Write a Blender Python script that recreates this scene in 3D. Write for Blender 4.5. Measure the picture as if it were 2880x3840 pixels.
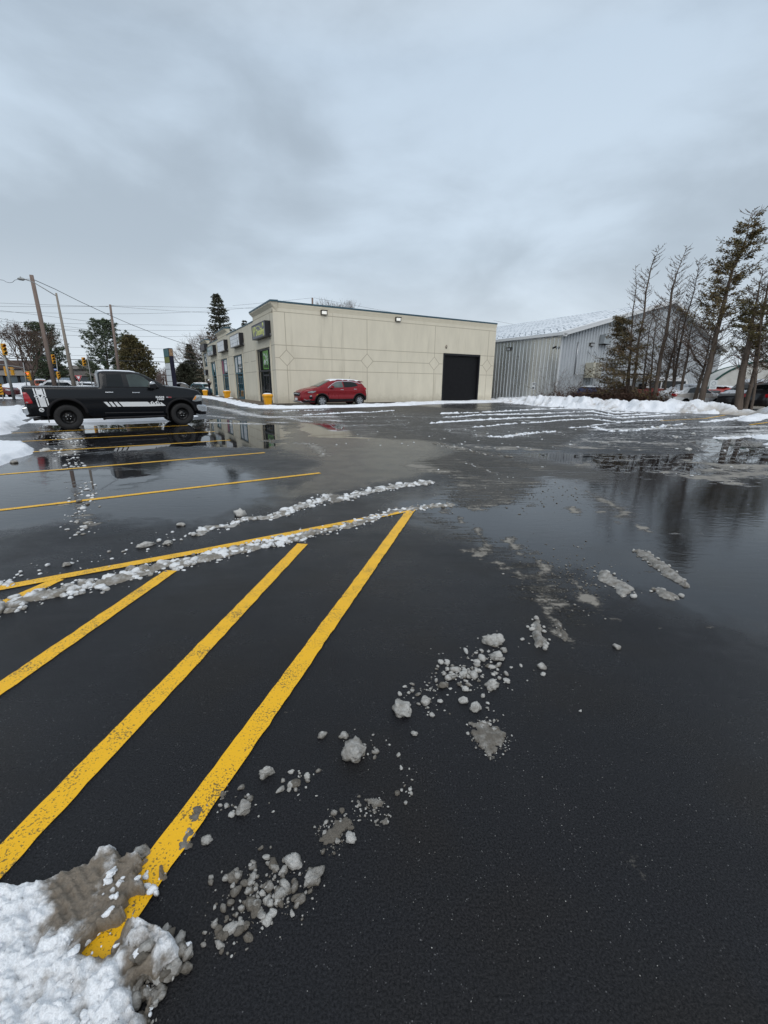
import bpy, bmesh, math, random
import numpy as np
from mathutils import Vector, Matrix
from mathutils.geometry import delaunay_2d_cdt
random.seed(7)
R = math.radians
scene = bpy.context.scene
for _o in list(bpy.data.objects): bpy.data.objects.remove(_o)

# ------------------------------------------------------------------ camera
CAM_H = 1.45; FPX = 1600.0; PITCH = 16.45; ROLL = -0.44
camd = bpy.data.cameras.new("camera"); cam = bpy.data.objects.new("camera", camd)
scene.collection.objects.link(cam); scene.camera = cam
camd.sensor_fit = 'VERTICAL'; camd.sensor_height = 36.0; camd.lens = FPX/3840*36.0
camd.clip_start = 0.05; camd.clip_end = 3000
cam.matrix_world = Matrix.Translation((0, 0, CAM_H)) @ Matrix.Rotation(R(90-PITCH), 4, 'X') @ Matrix.Rotation(R(-ROLL), 4, 'Z')

# ------------------------------------------------------------------ world: overcast sky
SUN_EL, SUN_AZ = 43.0, 172.0          # azimuth of the sun, clockwise from +Y
world = bpy.data.worlds.new("World"); scene.world = world; world.use_nodes = True
wt = world.node_tree; wn = wt.nodes; wl = wt.links; wn.clear()
def N(nt, typ, **kw):
    n = nt.nodes.new(typ)
    for k, v in kw.items():
        if k == 'inp':
            for a, b in v.items(): n.inputs[a].default_value = b
        else: setattr(n, k, v)
    return n
def ramp(nt, stops, interp='LINEAR'):
    n = nt.nodes.new('ShaderNodeValToRGB'); e = n.color_ramp.elements; n.color_ramp.interpolation = interp
    while len(e) < len(stops): e.new(0.5)
    for i, (p, c) in enumerate(stops):
        e[i].position = p; e[i].color = (*c, 1) if len(c) == 3 else c
    return n
out = N(wt, 'ShaderNodeOutputWorld'); bg = N(wt, 'ShaderNodeBackground', inp={'Strength': 0.1})
sky = N(wt, 'ShaderNodeTexSky', sky_type='NISHITA', sun_disc=False, sun_elevation=R(SUN_EL), sun_rotation=R(SUN_AZ), air_density=1.0, dust_density=4.0)
tc = N(wt, 'ShaderNodeTexCoord'); sep = N(wt, 'ShaderNodeSeparateXYZ'); wl.new(tc.outputs['Generated'], sep.inputs[0])
zz = N(wt, 'ShaderNodeMath', operation='MAXIMUM', inp={1: 0.0}); wl.new(sep.outputs['Z'], zz.inputs[0])
za = N(wt, 'ShaderNodeMath', operation='ADD', inp={1: 0.40}); wl.new(zz.outputs[0], za.inputs[0])
dx = N(wt, 'ShaderNodeMath', operation='DIVIDE'); wl.new(sep.outputs['X'], dx.inputs[0]); wl.new(za.outputs[0], dx.inputs[1])
dy = N(wt, 'ShaderNodeMath', operation='DIVIDE'); wl.new(sep.outputs['Y'], dy.inputs[0]); wl.new(za.outputs[0], dy.inputs[1])
cmb = N(wt, 'ShaderNodeCombineXYZ'); wl.new(dx.outputs[0], cmb.inputs[0]); wl.new(dy.outputs[0], cmb.inputs[1])
n1 = N(wt, 'ShaderNodeTexNoise', inp={'Scale': 1.7, 'Detail': 7.0, 'Roughness': 0.52, 'Distortion': 0.25}); cmp_ = N(wt, 'ShaderNodeMapping'); cmp_.inputs['Scale'].default_value = (1.5, 1.5, 3.4); wl.new(tc.outputs['Generated'], cmp_.inputs[0]); wl.new(cmp_.outputs[0], n1.inputs['Vector'])
mp2 = N(wt, 'ShaderNodeMapping'); mp2.inputs['Location'].default_value = (4.3, 1.7, 0); mp2.inputs['Scale'].default_value = (1.4, 1.4, 2.6); wl.new(tc.outputs['Generated'], mp2.inputs[0])
n2 = N(wt, 'ShaderNodeTexNoise', inp={'Scale': 0.75, 'Detail': 3.0, 'Roughness': 0.45}); wl.new(mp2.outputs[0], n2.inputs['Vector'])
mixn = N(wt, 'ShaderNodeMath', operation='ADD'); wl.new(n1.outputs['Fac'], mixn.inputs[0]); wl.new(n2.outputs['Fac'], mixn.inputs[1])
# height gradient of a thick overcast: pale at the horizon, greyer above, brighter toward the zenith
grad = ramp(wt, [(0.0, (7.9, 8.65, 9.3)), (0.10, (7.2, 8.1, 8.95)), (0.24, (5.9, 6.95, 8.0)), (0.5, (5.1, 6.15, 7.3)), (0.66, (6.0, 6.8, 7.6)), (1.0, (8.0, 8.6, 9.2))])
wl.new(zz.outputs[0], grad.inputs[0])
cr = N(wt, 'ShaderNodeMapRange', interpolation_type='SMOOTHSTEP', inp={1: 0.78, 2: 1.20, 3: 0.80, 4: 1.15}); wl.new(mixn.outputs[0], cr.inputs[0])
# clouds fade toward the horizon
fade = N(wt, 'ShaderNodeMapRange', inp={1: 0.02, 2: 0.22, 3: 0.25, 4: 1.0}); wl.new(zz.outputs[0], fade.inputs[0])
one = N(wt, 'ShaderNodeMix', data_type='FLOAT', inp={2: 1.0}); wl.new(fade.outputs[0], one.inputs[0]); wl.new(cr.outputs[0], one.inputs[3])
mul = N(wt, 'ShaderNodeVectorMath', operation='SCALE'); wl.new(grad.outputs[0], mul.inputs[0]); wl.new(one.outputs[0], mul.inputs['Scale'])
mx = N(wt, 'ShaderNodeMix', data_type='RGBA', inp={0: 0.06}); wl.new(mul.outputs[0], mx.inputs[6]); wl.new(sky.outputs[0], mx.inputs[7])
wl.new(mx.outputs[2], bg.inputs['Color']); wl.new(bg.outputs[0], out.inputs[0])

# ------------------------------------------------------------------ sun (veiled by the overcast)
sd = bpy.data.lights.new("sun", 'SUN'); sd.energy = 1.5; sd.angle = R(50); sd.color = (1.0, 0.965, 0.92)
so = bpy.data.objects.new("sun", sd); scene.collection.objects.link(so)
sdir = Vector((math.sin(R(SUN_AZ))*math.cos(R(SUN_EL)), math.cos(R(SUN_AZ))*math.cos(R(SUN_EL)), math.sin(R(SUN_EL))))
so.rotation_euler = sdir.to_track_quat('Z', 'Y').to_euler(); so.location = sdir*60

scene.view_settings.view_transform = 'Standard'; scene.view_settings.look = 'None'
scene.view_settings.exposure = 0.0; scene.view_settings.gamma = 1.0
scene.render.engine = 'CYCLES'; scene.cycles.max_bounces = 6; scene.cycles.use_denoising = True
scene.render.resolution_x = 768; scene.render.resolution_y = 1024

# ------------------------------------------------------------------ helpers
_P, _Rl = R(PITCH), R(ROLL)
def ray(X, Y):
    a = X-1440; b = Y-1920; c, s = math.cos(_P), math.sin(_P); cr_, sr = math.cos(_Rl), math.sin(_Rl)
    u = a*cr_+b*sr; w = -a*sr+b*cr_
    return (u/FPX, (FPX*c-w*s)/FPX, (-FPX*s-w*c)/FPX)
def gp(X, Y, z=0.0):
    """where the sight line of a reference pixel meets the level z (metres)"""
    d = ray(X, Y); t = (z-CAM_H)/d[2]; return (d[0]*t, d[1]*t)
def at(X, Y, y):
    """point of the sight line at distance y in front"""
    d = ray(X, Y); t = y/d[1]; return (d[0]*t, y, CAM_H+d[2]*t)
def hgt(Y, gx, gy, X=None):
    """height above the ground point (gx,gy) that shows at row Y"""
    lo, hi = -2.0, 80.0
    c, s = math.cos(_P), math.sin(_P)
    for _ in range(50):
        m = (lo+hi)/2; z = m-CAM_H; d = gy*c-z*s; u = z*c+gy*s
        a = FPX*gx/d; b = -FPX*u/d; y = 1920+a*math.sin(_Rl)+b*math.cos(_Rl)
        if y < Y: hi = m
        else: lo = m
    return lo

def hash2(ix, iy, seed):
    h = (ix.astype(np.int64)*374761393 + iy.astype(np.int64)*668265263 + seed*1442695041) & 0xffffffff
    h = ((h ^ (h >> 13))*1274126177) & 0xffffffff
    return ((h ^ (h >> 16)) & 0xffff)/65535.0
def vn(x, y, seed=0):
    ix = np.floor(x); iy = np.floor(y); fx = x-ix; fy = y-iy
    fx = fx*fx*(3-2*fx); fy = fy*fy*(3-2*fy)
    a = hash2(ix, iy, seed); b = hash2(ix+1, iy, seed); c = hash2(ix, iy+1, seed); d = hash2(ix+1, iy+1, seed)
    return (a*(1-fx)+b*fx)*(1-fy)+(c*(1-fx)+d*fx)*fy
def fbm(x, y, oct=4, seed=0, gain=0.5):
    s = 0; a = 1; t = 0
    for i in range(oct):
        s = s+a*vn(x*2**i+i*17.3, y*2**i-i*9.1, seed+i); t += a; a *= gain
    return s/t
def poly_sd(px, py, poly):
    """signed distance (inside positive) of arrays to a closed polygon"""
    n = len(poly); ins = np.zeros(px.shape, bool); dm = np.full(px.shape, 1e9)
    for i in range(n):
        x1, y1 = poly[i]; x2, y2 = poly[(i+1) % n]
        ex, ey = x2-x1, y2-y1; L = ex*ex+ey*ey+1e-12
        t = np.clip(((px-x1)*ex+(py-y1)*ey)/L, 0, 1)
        dm = np.minimum(dm, np.hypot(px-x1-t*ex, py-y1-t*ey))
        c = ((y1 > py) != (y2 > py)) & (px < (x2-x1)*(py-y1)/((y2-y1) if y2 != y1 else 1e-12)+x1)
        ins ^= c
    return np.where(ins, dm, -dm)
def line_d(px, py, pts):
    """distance to a polyline of (x,y,w) minus its half width; positive inside"""
    best = np.full(px.shape, -1e9)
    for (x1, y1, w1), (x2, y2, w2) in zip(pts, pts[1:]):
        ex, ey = x2-x1, y2-y1; L = ex*ex+ey*ey+1e-12
        t = np.clip(((px-x1)*ex+(py-y1)*ey)/L, 0, 1)
        best = np.maximum(best, (w1+(w2-w1)*t)-np.hypot(px-x1-t*ex, py-y1-t*ey))
    return best

def tag(o, label=None, cat=None, group=None, kind=None):
    if label: o['label'] = label
    if cat: o['category'] = cat
    if group: o['group'] = group
    if kind: o['kind'] = kind
    return o
def empty(name, loc=(0, 0, 0), rz=0, label=None, cat=None, group=None):
    o = bpy.data.objects.new(name, None); scene.collection.objects.link(o)
    o.location = loc; o.rotation_euler = (0, 0, rz); o.empty_display_size = 0.2
    return tag(o, label, cat, group)
def link_mesh(name, me, mat, parent=None, loc=None, rz=0):
    o = bpy.data.objects.new(name, me); scene.collection.objects.link(o)
    for m in (mat if isinstance(mat, (list, tuple)) else [mat]): me.materials.append(m)
    if parent is not None: o.parent = parent
    if loc is not None: o.location = loc
    if rz: o.rotation_euler = (0, 0, rz)
    return o
def copy_tree(o, parent=None):
    c = o.copy(); scene.collection.objects.link(c); c.parent = parent
    for ch in list(o.children): copy_tree(ch, c)
    return c

class MB:
    """collects faces; build() links them as one mesh object"""
    def __init__(s): s.v = []; s.f = []; s.m = []; s.t = []; s.sm = []
    def add(s, vs, fs, mi=0, tone=None, smooth=False):
        b = len(s.v); s.v.extend([tuple(p) for p in vs]); s.f.extend([tuple(b+i for i in f) for f in fs]); s.m.extend([mi]*len(fs)); s.sm.extend([smooth]*len(fs))
        s.t.extend([0.5 if tone is None else tone]*len(vs)); return s
    def box(s, c, d, rz=0, mi=0, M=None):
        x, y, z = d[0]/2, d[1]/2, d[2]/2; cs, sn = math.cos(rz), math.sin(rz); vs = []
        for i in (-1, 1):
            for j in (-1, 1):
                for k in (-1, 1):
                    p = Vector((i*x, j*y, k*z))
                    p = Vector((p.x*cs-p.y*sn, p.x*sn+p.y*cs, p.z))+Vector(c)
                    vs.append(M @ p if M else p)
        return s.add(vs, [(0, 1, 3, 2), (4, 6, 7, 5), (0, 4, 5, 1), (2, 3, 7, 6), (0, 2, 6, 4), (1, 5, 7, 3)], mi)
    def box2(s, a, b, mi=0, M=None):
        return s.box([(a[i]+b[i])/2 for i in range(3)], [abs(b[i]-a[i]) for i in range(3)], 0, mi, M)
    def tube(s, pts, rad, n=6, mi=0, cap=True, tone=None):
        pts = [Vector(p) for p in pts]; rings = []
        if not isinstance(rad, (list, tuple)): rad = [rad]*len(pts)
        up = Vector((0, 0, 1)); vs = []; fs = []; px = None
        for i, p in enumerate(pts):
            d = (pts[min(i+1, len(pts)-1)]-pts[max(i-1, 0)])
            d = d.normalized() if d.length > 1e-9 else up
            if px is None:
                px = d.cross(up if abs(d.z) < 0.95 else Vector((1, 0, 0))).normalized()
            else:
                px = (px-d*px.dot(d)); px = px.normalized() if px.length > 1e-6 else d.orthogonal().normalized()
            py = d.cross(px)
            for k in range(n):
                a = 2*math.pi*k/n; vs.append(p+(px*math.cos(a)+py*math.sin(a))*rad[i])
        for i in range(len(pts)-1):
            for k in range(n):
                a = i*n+k; b = i*n+(k+1) % n; fs.append((a, b, b+n, a+n))
        if cap and n > 2: fs.append(tuple(range(n-1, -1, -1))); fs.append(tuple(range((len(pts)-1)*n, len(pts)*n)))
        return s.add(vs, fs, mi, tone, n > 4)
    def lathe(s, prof, n=24, M=None, mi=0, smooth=True):
        """profile [(r,z)] around z"""
        vs = []; fs = []
        for (r, z) in prof:
            for k in range(n):
                a = 2*math.pi*k/n; p = Vector((r*math.cos(a), r*math.sin(a), z)); vs.append(M @ p if M else p)
        for i in range(len(prof)-1):
            for k in range(n):
                a = i*n+k; b = i*n+(k+1) % n; fs.append((a, b, b+n, a+n))
        return s.add(vs, fs, mi, None, smooth)
    def prism(s, poly, d0, d1, M=None, mi=0):
        """polygon in (x,z), extruded in y from d0 to d1"""
        n = len(poly); vs = [Vector((x, d0, z)) for x, z in poly]+[Vector((x, d1, z)) for x, z in poly]
        if M: vs = [M @ v for v in vs]
        fs = [tuple(range(n)), tuple(range(2*n-1, n-1, -1))]+[(i, (i+1) % n, n+(i+1) % n, n+i) for i in range(n)]
        return s.add(vs, fs, mi)
    def build(s, name, mat, parent=None, loc=None, rz=0, bevel=0, tone=False):
        me = bpy.data.meshes.new(name); me.from_pydata(s.v, [], s.f); me.update()
        if any(s.m): me.polygons.foreach_set('material_index', s.m)
        if any(s.sm): me.polygons.foreach_set('use_smooth', s.sm)
        if tone:
            a = me.attributes.new('tone', 'FLOAT', 'POINT'); a.data.foreach_set('value', s.t)
        bm = bmesh.new(); bm.from_mesh(me)
        if len(s.v) < 60000: bmesh.ops.recalc_face_normals(bm, faces=bm.faces)
        bm.to_mesh(me); bm.free()
        o = link_mesh(name, me, mat, parent, loc, rz)
        if bevel:
            b = o.modifiers.new('bevel', 'BEVEL'); b.width = bevel; b.segments = 2; b.limit_method = 'ANGLE'; b.angle_limit = R(40)
        return o

def text_mesh(name, body, size, mat, parent, M, depth=0.004, bold=0.0, sx=1.0, shear=0.0, align='CENTER'):
    cu = bpy.data.curves.new(name, 'FONT'); cu.body = body; cu.size = size; cu.extrude = depth; cu.offset = bold
    cu.align_x = align; cu.align_y = 'CENTER'; cu.shear = shear; cu.resolution_u = 3
    t = bpy.data.objects.new(name, cu); scene.collection.objects.link(t)
    dg = bpy.context.evaluated_depsgraph_get(); me = bpy.data.meshes.new_from_object(t.evaluated_get(dg))
    bpy.data.objects.remove(t); bpy.data.curves.remove(cu)
    me.transform(Matrix.Diagonal((sx, 1, 1, 1))); me.transform(M); me.materials.clear(); me.name = name
    return link_mesh(name, me, mat, parent)

# ------------------------------------------------------------------ materials
def pmat(name, col, rough=0.6, metal=0.0, spec=0.5, vary=0.0, vscale=3.0, bump=0.0, bscale=40.0, ior=1.45, coat=0.0, col2=None, stretch=(1, 1, 1), rvary=0.0, trans=0.0, alpha=1.0, emit=None, estr=0.0):
    m = bpy.data.materials.new(name); m.use_nodes = True; nt = m.node_tree; b = nt.nodes['Principled BSDF']
    b.inputs['Base Color'].default_value = (*col, 1); b.inputs['Roughness'].default_value = rough; b.inputs['Metallic'].default_value = metal
    b.inputs['Specular IOR Level'].default_value = spec; b.inputs['IOR'].default_value = ior; b.inputs['Coat Weight'].default_value = coat
    b.inputs['Transmission Weight'].default_value = trans
    if emit: b.inputs['Emission Color'].default_value = (*emit, 1); b.inputs['Emission Strength'].default_value = estr
    tcn = N(nt, 'ShaderNodeTexCoord'); mp = N(nt, 'ShaderNodeMapping'); mp.inputs['Scale'].default_value = stretch; nt.links.new(tcn.outputs['Object'], mp.inputs[0])
    if vary or col2 or rvary:
        n = N(nt, 'ShaderNodeTexNoise', inp={'Scale': vscale, 'Detail': 6.0, 'Roughness': 0.6}); nt.links.new(mp.outputs[0], n.inputs['Vector'])
        mr = N(nt, 'ShaderNodeMapRange', inp={1: 0.3, 2: 0.7}); nt.links.new(n.outputs['Fac'], mr.inputs[0])
        c1 = tuple(c*(1-vary) for c in col); c2 = col2 if col2 else tuple(min(1, c*(1+vary)) for c in col)
        mxx = N(nt, 'ShaderNodeMix', data_type='RGBA'); mxx.inputs[6].default_value = (*c1, 1); mxx.inputs[7].default_value = (*c2, 1)
        nt.links.new(mr.outputs[0], mxx.inputs[0]); nt.links.new(mxx.outputs[2], b.inputs['Base Color'])
        if rvary:
            r2 = N(nt, 'ShaderNodeMapRange', inp={1: 0.3, 2: 0.7, 3: max(0.02, rough-rvary), 4: rough+rvary}); nt.links.new(n.outputs['Fac'], r2.inputs[0]); nt.links.new(r2.outputs[0], b.inputs['Roughness'])
    if bump:
        n = N(nt, 'ShaderNodeTexNoise', inp={'Scale': bscale, 'Detail': 4.0, 'Roughness': 0.6}); nt.links.new(mp.outputs[0], n.inputs['Vector'])
        bp = N(nt, 'ShaderNodeBump', inp={'Strength': 1.0, 'Distance': bump}); nt.links.new(n.outputs['Fac'], bp.inputs['Height']); nt.links.new(bp.outputs[0], b.inputs['Normal'])
    return m

def snow_mat(name, white, dirty, scale=6.0, bump=0.01, bscale=60, thr=(0.35, 0.65), rough=0.55):
    """clean to dirty snow by the mesh attribute 'tone' plus noise"""
    m = bpy.data.materials.new(name); m.use_nodes = True; nt = m.node_tree; b = nt.nodes['Principled BSDF']; L = nt.links
    g = N(nt, 'ShaderNodeNewGeometry'); at_ = N(nt, 'ShaderNodeAttribute', attribute_name='tone')
    n = N(nt, 'ShaderNodeTexNoise', inp={'Scale': scale, 'Detail': 6.0, 'Roughness': 0.65}); L.new(g.outputs['Position'], n.inputs['Vector'])
    a = N(nt, 'ShaderNodeMath', operation='SUBTRACT', inp={1: 0.5}); L.new(n.outputs['Fac'], a.inputs[0])
    a2 = N(nt, 'ShaderNodeMath', operation='MULTIPLY_ADD', inp={1: 1.2}); L.new(a.outputs[0], a2.inputs[0]); L.new(at_.outputs['Fac'], a2.inputs[2])
    mr = N(nt, 'ShaderNodeMapRange', interpolation_type='SMOOTHSTEP', inp={1: thr[0], 2: thr[1]}); L.new(a2.outputs[0], mr.inputs[0])
    mxx = N(nt, 'ShaderNodeMix', data_type='RGBA'); mxx.inputs[6].default_value = (*dirty, 1); mxx.inputs[7].default_value = (*white, 1)
    L.new(mr.outputs[0], mxx.inputs[0])
    n3 = N(nt, 'ShaderNodeTexNoise', inp={'Scale': 220.0, 'Detail': 2.0}); L.new(g.outputs['Position'], n3.inputs['Vector'])
    sp = N(nt, 'ShaderNodeMapRange', inp={1: 0.3, 2: 0.7, 3: 0.82, 4: 1.1}); L.new(n3.outputs['Fac'], sp.inputs[0])
    vm = N(nt, 'ShaderNodeVectorMath', operation='SCALE'); L.new(mxx.outputs[2], vm.inputs[0]); L.new(sp.outputs[0], vm.inputs['Scale'])
    L.new(vm.outputs[0], b.inputs['Base Color']); b.inputs['Roughness'].default_value = rough; b.inputs['Specular IOR Level'].default_value = 0.35
    b.inputs['Subsurface Weight'].default_value = 0.0
    n2 = N(nt, 'ShaderNodeTexNoise', inp={'Scale': bscale, 'Detail': 5.0, 'Roughness': 0.7}); L.new(g.outputs['Position'], n2.inputs['Vector'])
    bp = N(nt, 'ShaderNodeBump', inp={'Strength': 0.8, 'Distance': bump}); L.new(n2.outputs['Fac'], bp.inputs['Height']); L.new(bp.outputs[0], b.inputs['Normal'])
    return m

M_SNOW = snow_mat('clean_snow', (0.80, 0.83, 0.88), (0.45, 0.43, 0.41), 3.0, 0.02, 30, (0.1, 0.5))
M_SLUSH = snow_mat('grey_slush', (0.50, 0.495, 0.475), (0.13, 0.115, 0.095), 26.0, 0.012, 110, (0.15, 0.95), 0.5)
M_RIDGE = snow_mat('ploughed_slush', (0.74, 0.76, 0.78), (0.20, 0.18, 0.15), 18.0, 0.010, 110, (0.1, 0.8), 0.5)
M_PILE = snow_mat('wet_snow', (0.86, 0.89, 0.93), (0.20, 0.17, 0.135), 14.0, 0.010, 90, (0.15, 0.62), 0.45)
M_BLACKPAINT = pmat('black_paint', (0.0035, 0.0042, 0.0062), 0.22, 0, 0.3, coat=0.25, rvary=0.05, vscale=2.0)
M_REDPAINT = pmat('red_paint', (0.19, 0.003, 0.008), 0.3, 0.1, 0.4, coat=0.35, rvary=0.06, vscale=2.0)
M_RUBBER = pmat('rubber', (0.012, 0.012, 0.013), 0.75, bump=0.004, bscale=90, vary=0.3)
M_PLASTIC = pmat('dark_plastic', (0.012, 0.012, 0.014), 0.75, 0, 0.25, vary=0.2)
M_UNDER = pmat('underbody', (0.006, 0.006, 0.007), 0.9)
M_CHROME = pmat('chrome', (0.62, 0.64, 0.67), 0.12, 1.0, rvary=0.05, vscale=6)
M_SILVER = pmat('silver_metal', (0.42, 0.43, 0.45), 0.32, 0.9)
M_GLASSD = pmat('tinted_glass', (0.004, 0.006, 0.007), 0.04, 0, 0.4, coat=0.1)
M_GLASSL = pmat('car_glass', (0.05, 0.075, 0.07), 0.04, 0, 0.7, coat=0.3, col2=(0.12, 0.15, 0.14), vscale=1.6)
M_LENSRED = pmat('red_lens', (0.42, 0.006, 0.012), 0.15, coat=0.6, col2=(0.25, 0.0, 0.01), vscale=7)
M_LENSCLR = pmat('clear_lens', (0.62, 0.66, 0.68), 0.08, 0.4, coat=0.6, col2=(0.2, 0.22, 0.23), vscale=14)
M_AMBER = pmat('amber_lens', (0.75, 0.28, 0.03), 0.2, coat=0.4)
M_WHITE = pmat('white_vinyl', (0.72, 0.74, 0.76), 0.35)
M_BADGE = pmat('badge_red', (0.25, 0.05, 0.06), 0.35)
# ================================================================== GROUND
def asphalt_material():
    m = bpy.data.materials.new('wet_asphalt'); m.use_nodes = True; nt = m.node_tree; b = nt.nodes['Principled BSDF']; L = nt.links
    g = N(nt, 'ShaderNodeNewGeometry'); P = g.outputs['Position']
    def noise(scale, detail=4.0, rough=0.55, vec=None, dist=0.0):
        n = N(nt, 'ShaderNodeTexNoise', inp={'Scale': scale, 'Detail': detail, 'Roughness': rough, 'Distortion': dist}); L.new(vec or P, n.inputs['Vector']); return n.outputs['Fac']
    def mr(src, a, b_, c=0.0, d=1.0, smooth=True):
        n = N(nt, 'ShaderNodeMapRange', inp={1: a, 2: b_, 3: c, 4: d})
        if smooth: n.interpolation_type = 'SMOOTHSTEP'
        L.new(src, n.inputs[0]); return n.outputs[0]
    def ma(op, a, b_=None, c=None):
        n = N(nt, 'ShaderNodeMath', operation=op)
        for i, v in enumerate((a, b_, c)):
            if v is None: continue
            if isinstance(v, (int, float)): n.inputs[i].default_value = v
            else: L.new(v, n.inputs[i])
        return n.outputs[0]
    def mixc(f, a, b_):
        n = N(nt, 'ShaderNodeMix', data_type='RGBA')
        if isinstance(f, (int, float)): n.inputs[0].default_value = f
        else: L.new(f, n.inputs[0])
        for i, v in ((6, a), (7, b_)):
            if isinstance(v, tuple): n.inputs[i].default_value = (*v, 1)
            else: L.new(v, n.inputs[i])
        return n.outputs[2]
    def mixf(f, a, b_):
        n = N(nt, 'ShaderNodeMix', data_type='FLOAT'); L.new(f, n.inputs[0])
        for i, v in ((2, a), (3, b_)):
            if isinstance(v, (int, float)): n.inputs[i].default_value = v
            else: L.new(v, n.inputs[i])
        return n.outputs[0]
    att = lambda nm: N(nt, 'ShaderNodeAttribute', attribute_name=nm).outputs['Fac']
    big = noise(0.55, 5, 0.6); mid = noise(2.6, 6, 0.65, dist=0.4); fine = noise(420, 2, 0.6); grain = noise(150, 3, 0.75); hue = noise(1.3, 3, 0.5)
    rot = N(nt, 'ShaderNodeMapping'); rot.inputs['Rotation'].default_value = (0, 0, R(-12)); rot.inputs['Scale'].default_value = (0.35, 1.6, 1); L.new(P, rot.inputs[0])
    streak = noise(2.2, 6, 0.7, rot.outputs[0], 0.6)
    edge = ma('MULTIPLY_ADD', ma('SUBTRACT', mid, 0.5), 1.1, ma('MULTIPLY', ma('SUBTRACT', big, 0.5), 0.9))
    pud = mr(ma('ADD', att('pud'), edge), 0.42, 0.58)
    wet = mr(ma('ADD', att('wet'), ma('MULTIPLY', edge, 0.8)), 0.25, 0.8)
    mud = mr(ma('ADD', att('mud'), ma('MULTIPLY', edge, 0.7)), 0.3, 0.75)
    sl = mr(ma('ADD', ma('ADD', ma('MULTIPLY', att('slush'), 0.66), ma('MULTIPLY', ma('SUBTRACT', streak, 0.5), 1.3)), ma('MULTIPLY', ma('SUBTRACT', noise(7.0, 5, 0.7), 0.5), 1.5)), 0.36, 0.60)
    vor = N(nt, 'ShaderNodeTexVoronoi', inp={'Scale': 95.0}); L.new(P, vor.inputs['Vector'])
    speck = ma('MULTIPLY', mr(vor.outputs['Distance'], 0.0, 0.24, 1.0, 0.0), mr(ma('ADD', noise(31, 2), ma('MULTIPLY', ma('SUBTRACT', big, 0.5), 0.5)), 0.50, 0.66))
    base = mixc(mr(grain, 0.3, 0.7), (0.0010, 0.0013, 0.0024), (0.0205, 0.0210, 0.0245))
    base = mixc(mr(hue, 0.45, 0.65, 0, 0.55), base, mixc(mr(grain, 0.35, 0.7), (0.0026, 0.0023, 0.0020), (0.0270, 0.0230, 0.0200)))
    base = mixc(mr(mid, 0.52, 0.8, 0, 0.35), base, (0.022, 0.022, 0.024))
    base = mixc(ma('MULTIPLY', speck, 0.8), base, (0.24, 0.24, 0.245))
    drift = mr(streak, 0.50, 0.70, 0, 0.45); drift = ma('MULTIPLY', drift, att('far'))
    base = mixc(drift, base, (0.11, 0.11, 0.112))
    base = mixc(ma('MULTIPLY', mud, mr(mid, 0.3, 0.65, 0.35, 0.85)), base, (0.095, 0.087, 0.070))
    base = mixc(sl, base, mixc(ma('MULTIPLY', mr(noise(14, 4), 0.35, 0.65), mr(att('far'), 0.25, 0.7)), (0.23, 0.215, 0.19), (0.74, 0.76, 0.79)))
    gn = noise(38, 4, 0.7); tr_ = N(nt, 'ShaderNodeMapping'); tr_.inputs['Rotation'].default_value = (0, 0, R(38)); tr_.inputs['Scale'].default_value = (0.5, 5.0, 1); L.new(P, tr_.inputs[0])
    lanes = noise(2.4, 4, 0.65, tr_.outputs[0], 0.3)
    grit = mr(ma('ADD', ma('MULTIPLY', att('grit'), 0.72), ma('ADD', ma('MULTIPLY', ma('SUBTRACT', gn, 0.5), 1.3), ma('MULTIPLY', ma('SUBTRACT', lanes, 0.5), 1.8))), 0.50, 0.72); grit = ma('MULTIPLY', grit, mr(att('grit'), 0.02, 0.3))
    base = mixc(grit, base, mixc(mr(gn, 0.55, 0.75), (0.055, 0.051, 0.045), (0.30, 0.29, 0.265)))
    L.new(base, b.inputs['Base Color'])
    r = mixf(mr(big, 0.3, 0.7), 0.40, 0.22)
    r = ma('ADD', r, ma('ADD', ma('MULTIPLY', ma('SUBTRACT', mid, 0.5), 0.30), ma('MULTIPLY', ma('SUBTRACT', streak, 0.5), 0.35)))
    r = mixf(att('far'), r, ma('SUBTRACT', r, 0.05))
    r = mixf(wet, r, ma('MULTIPLY_ADD', mid, 0.07, 0.02)); r = mixf(ma('MULTIPLY', mud, 0.8), r, 0.22); r = mixf(pud, r, 0.025); r = mixf(sl, r, 0.7); r = mixf(grit, r, 0.55)
    L.new(r, b.inputs['Roughness'])
    L.new(mixf(ma('MAXIMUM', wet, pud), 1.27, 1.38), b.inputs['IOR'])
    # relief: aggregate grain, drowned where water stands; slow ripples on the wet film
    wv = N(nt, 'ShaderNodeMapping'); wv.inputs['Scale'].default_value = (1.0, 2.6, 1.0); L.new(P, wv.inputs[0])
    ripple = noise(5.5, 3, 0.5, wv.outputs[0], 0.5)
    dry = ma('SUBTRACT', 1.0, ma('MAXIMUM', pud, ma('MULTIPLY', wet, 0.97)))
    h = ma('ADD', ma('MULTIPLY', ma('MULTIPLY', grain, 0.0030), dry), ma('MULTIPLY', ma('MULTIPLY', fine, 0.0010), dry))
    h = ma('ADD', h, ma('MULTIPLY', ma('MULTIPLY', ripple, 0.0014), ma('MULTIPLY', wet, ma('SUBTRACT', 1.0, pud))))
    h = ma('ADD', h, ma('MULTIPLY', ma('MULTIPLY', streak, 0.02), sl))
    h = ma('ADD', h, ma('MULTIPLY', ma('MULTIPLY', gn, 0.02), grit))
    bp = N(nt, 'ShaderNodeBump', inp={'Strength': 1.0, 'Distance': 1.0}); L.new(h, bp.inputs['Height']); L.new(bp.outputs[0], b.inputs['Normal'])
    return m
M_ASPHALT = asphalt_material()
M_GROUND = snow_mat('winter_ground', (0.62, 0.64, 0.67), (0.16, 0.14, 0.11), 0.35, 0.02, 3, (0.35, 0.6))

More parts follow.
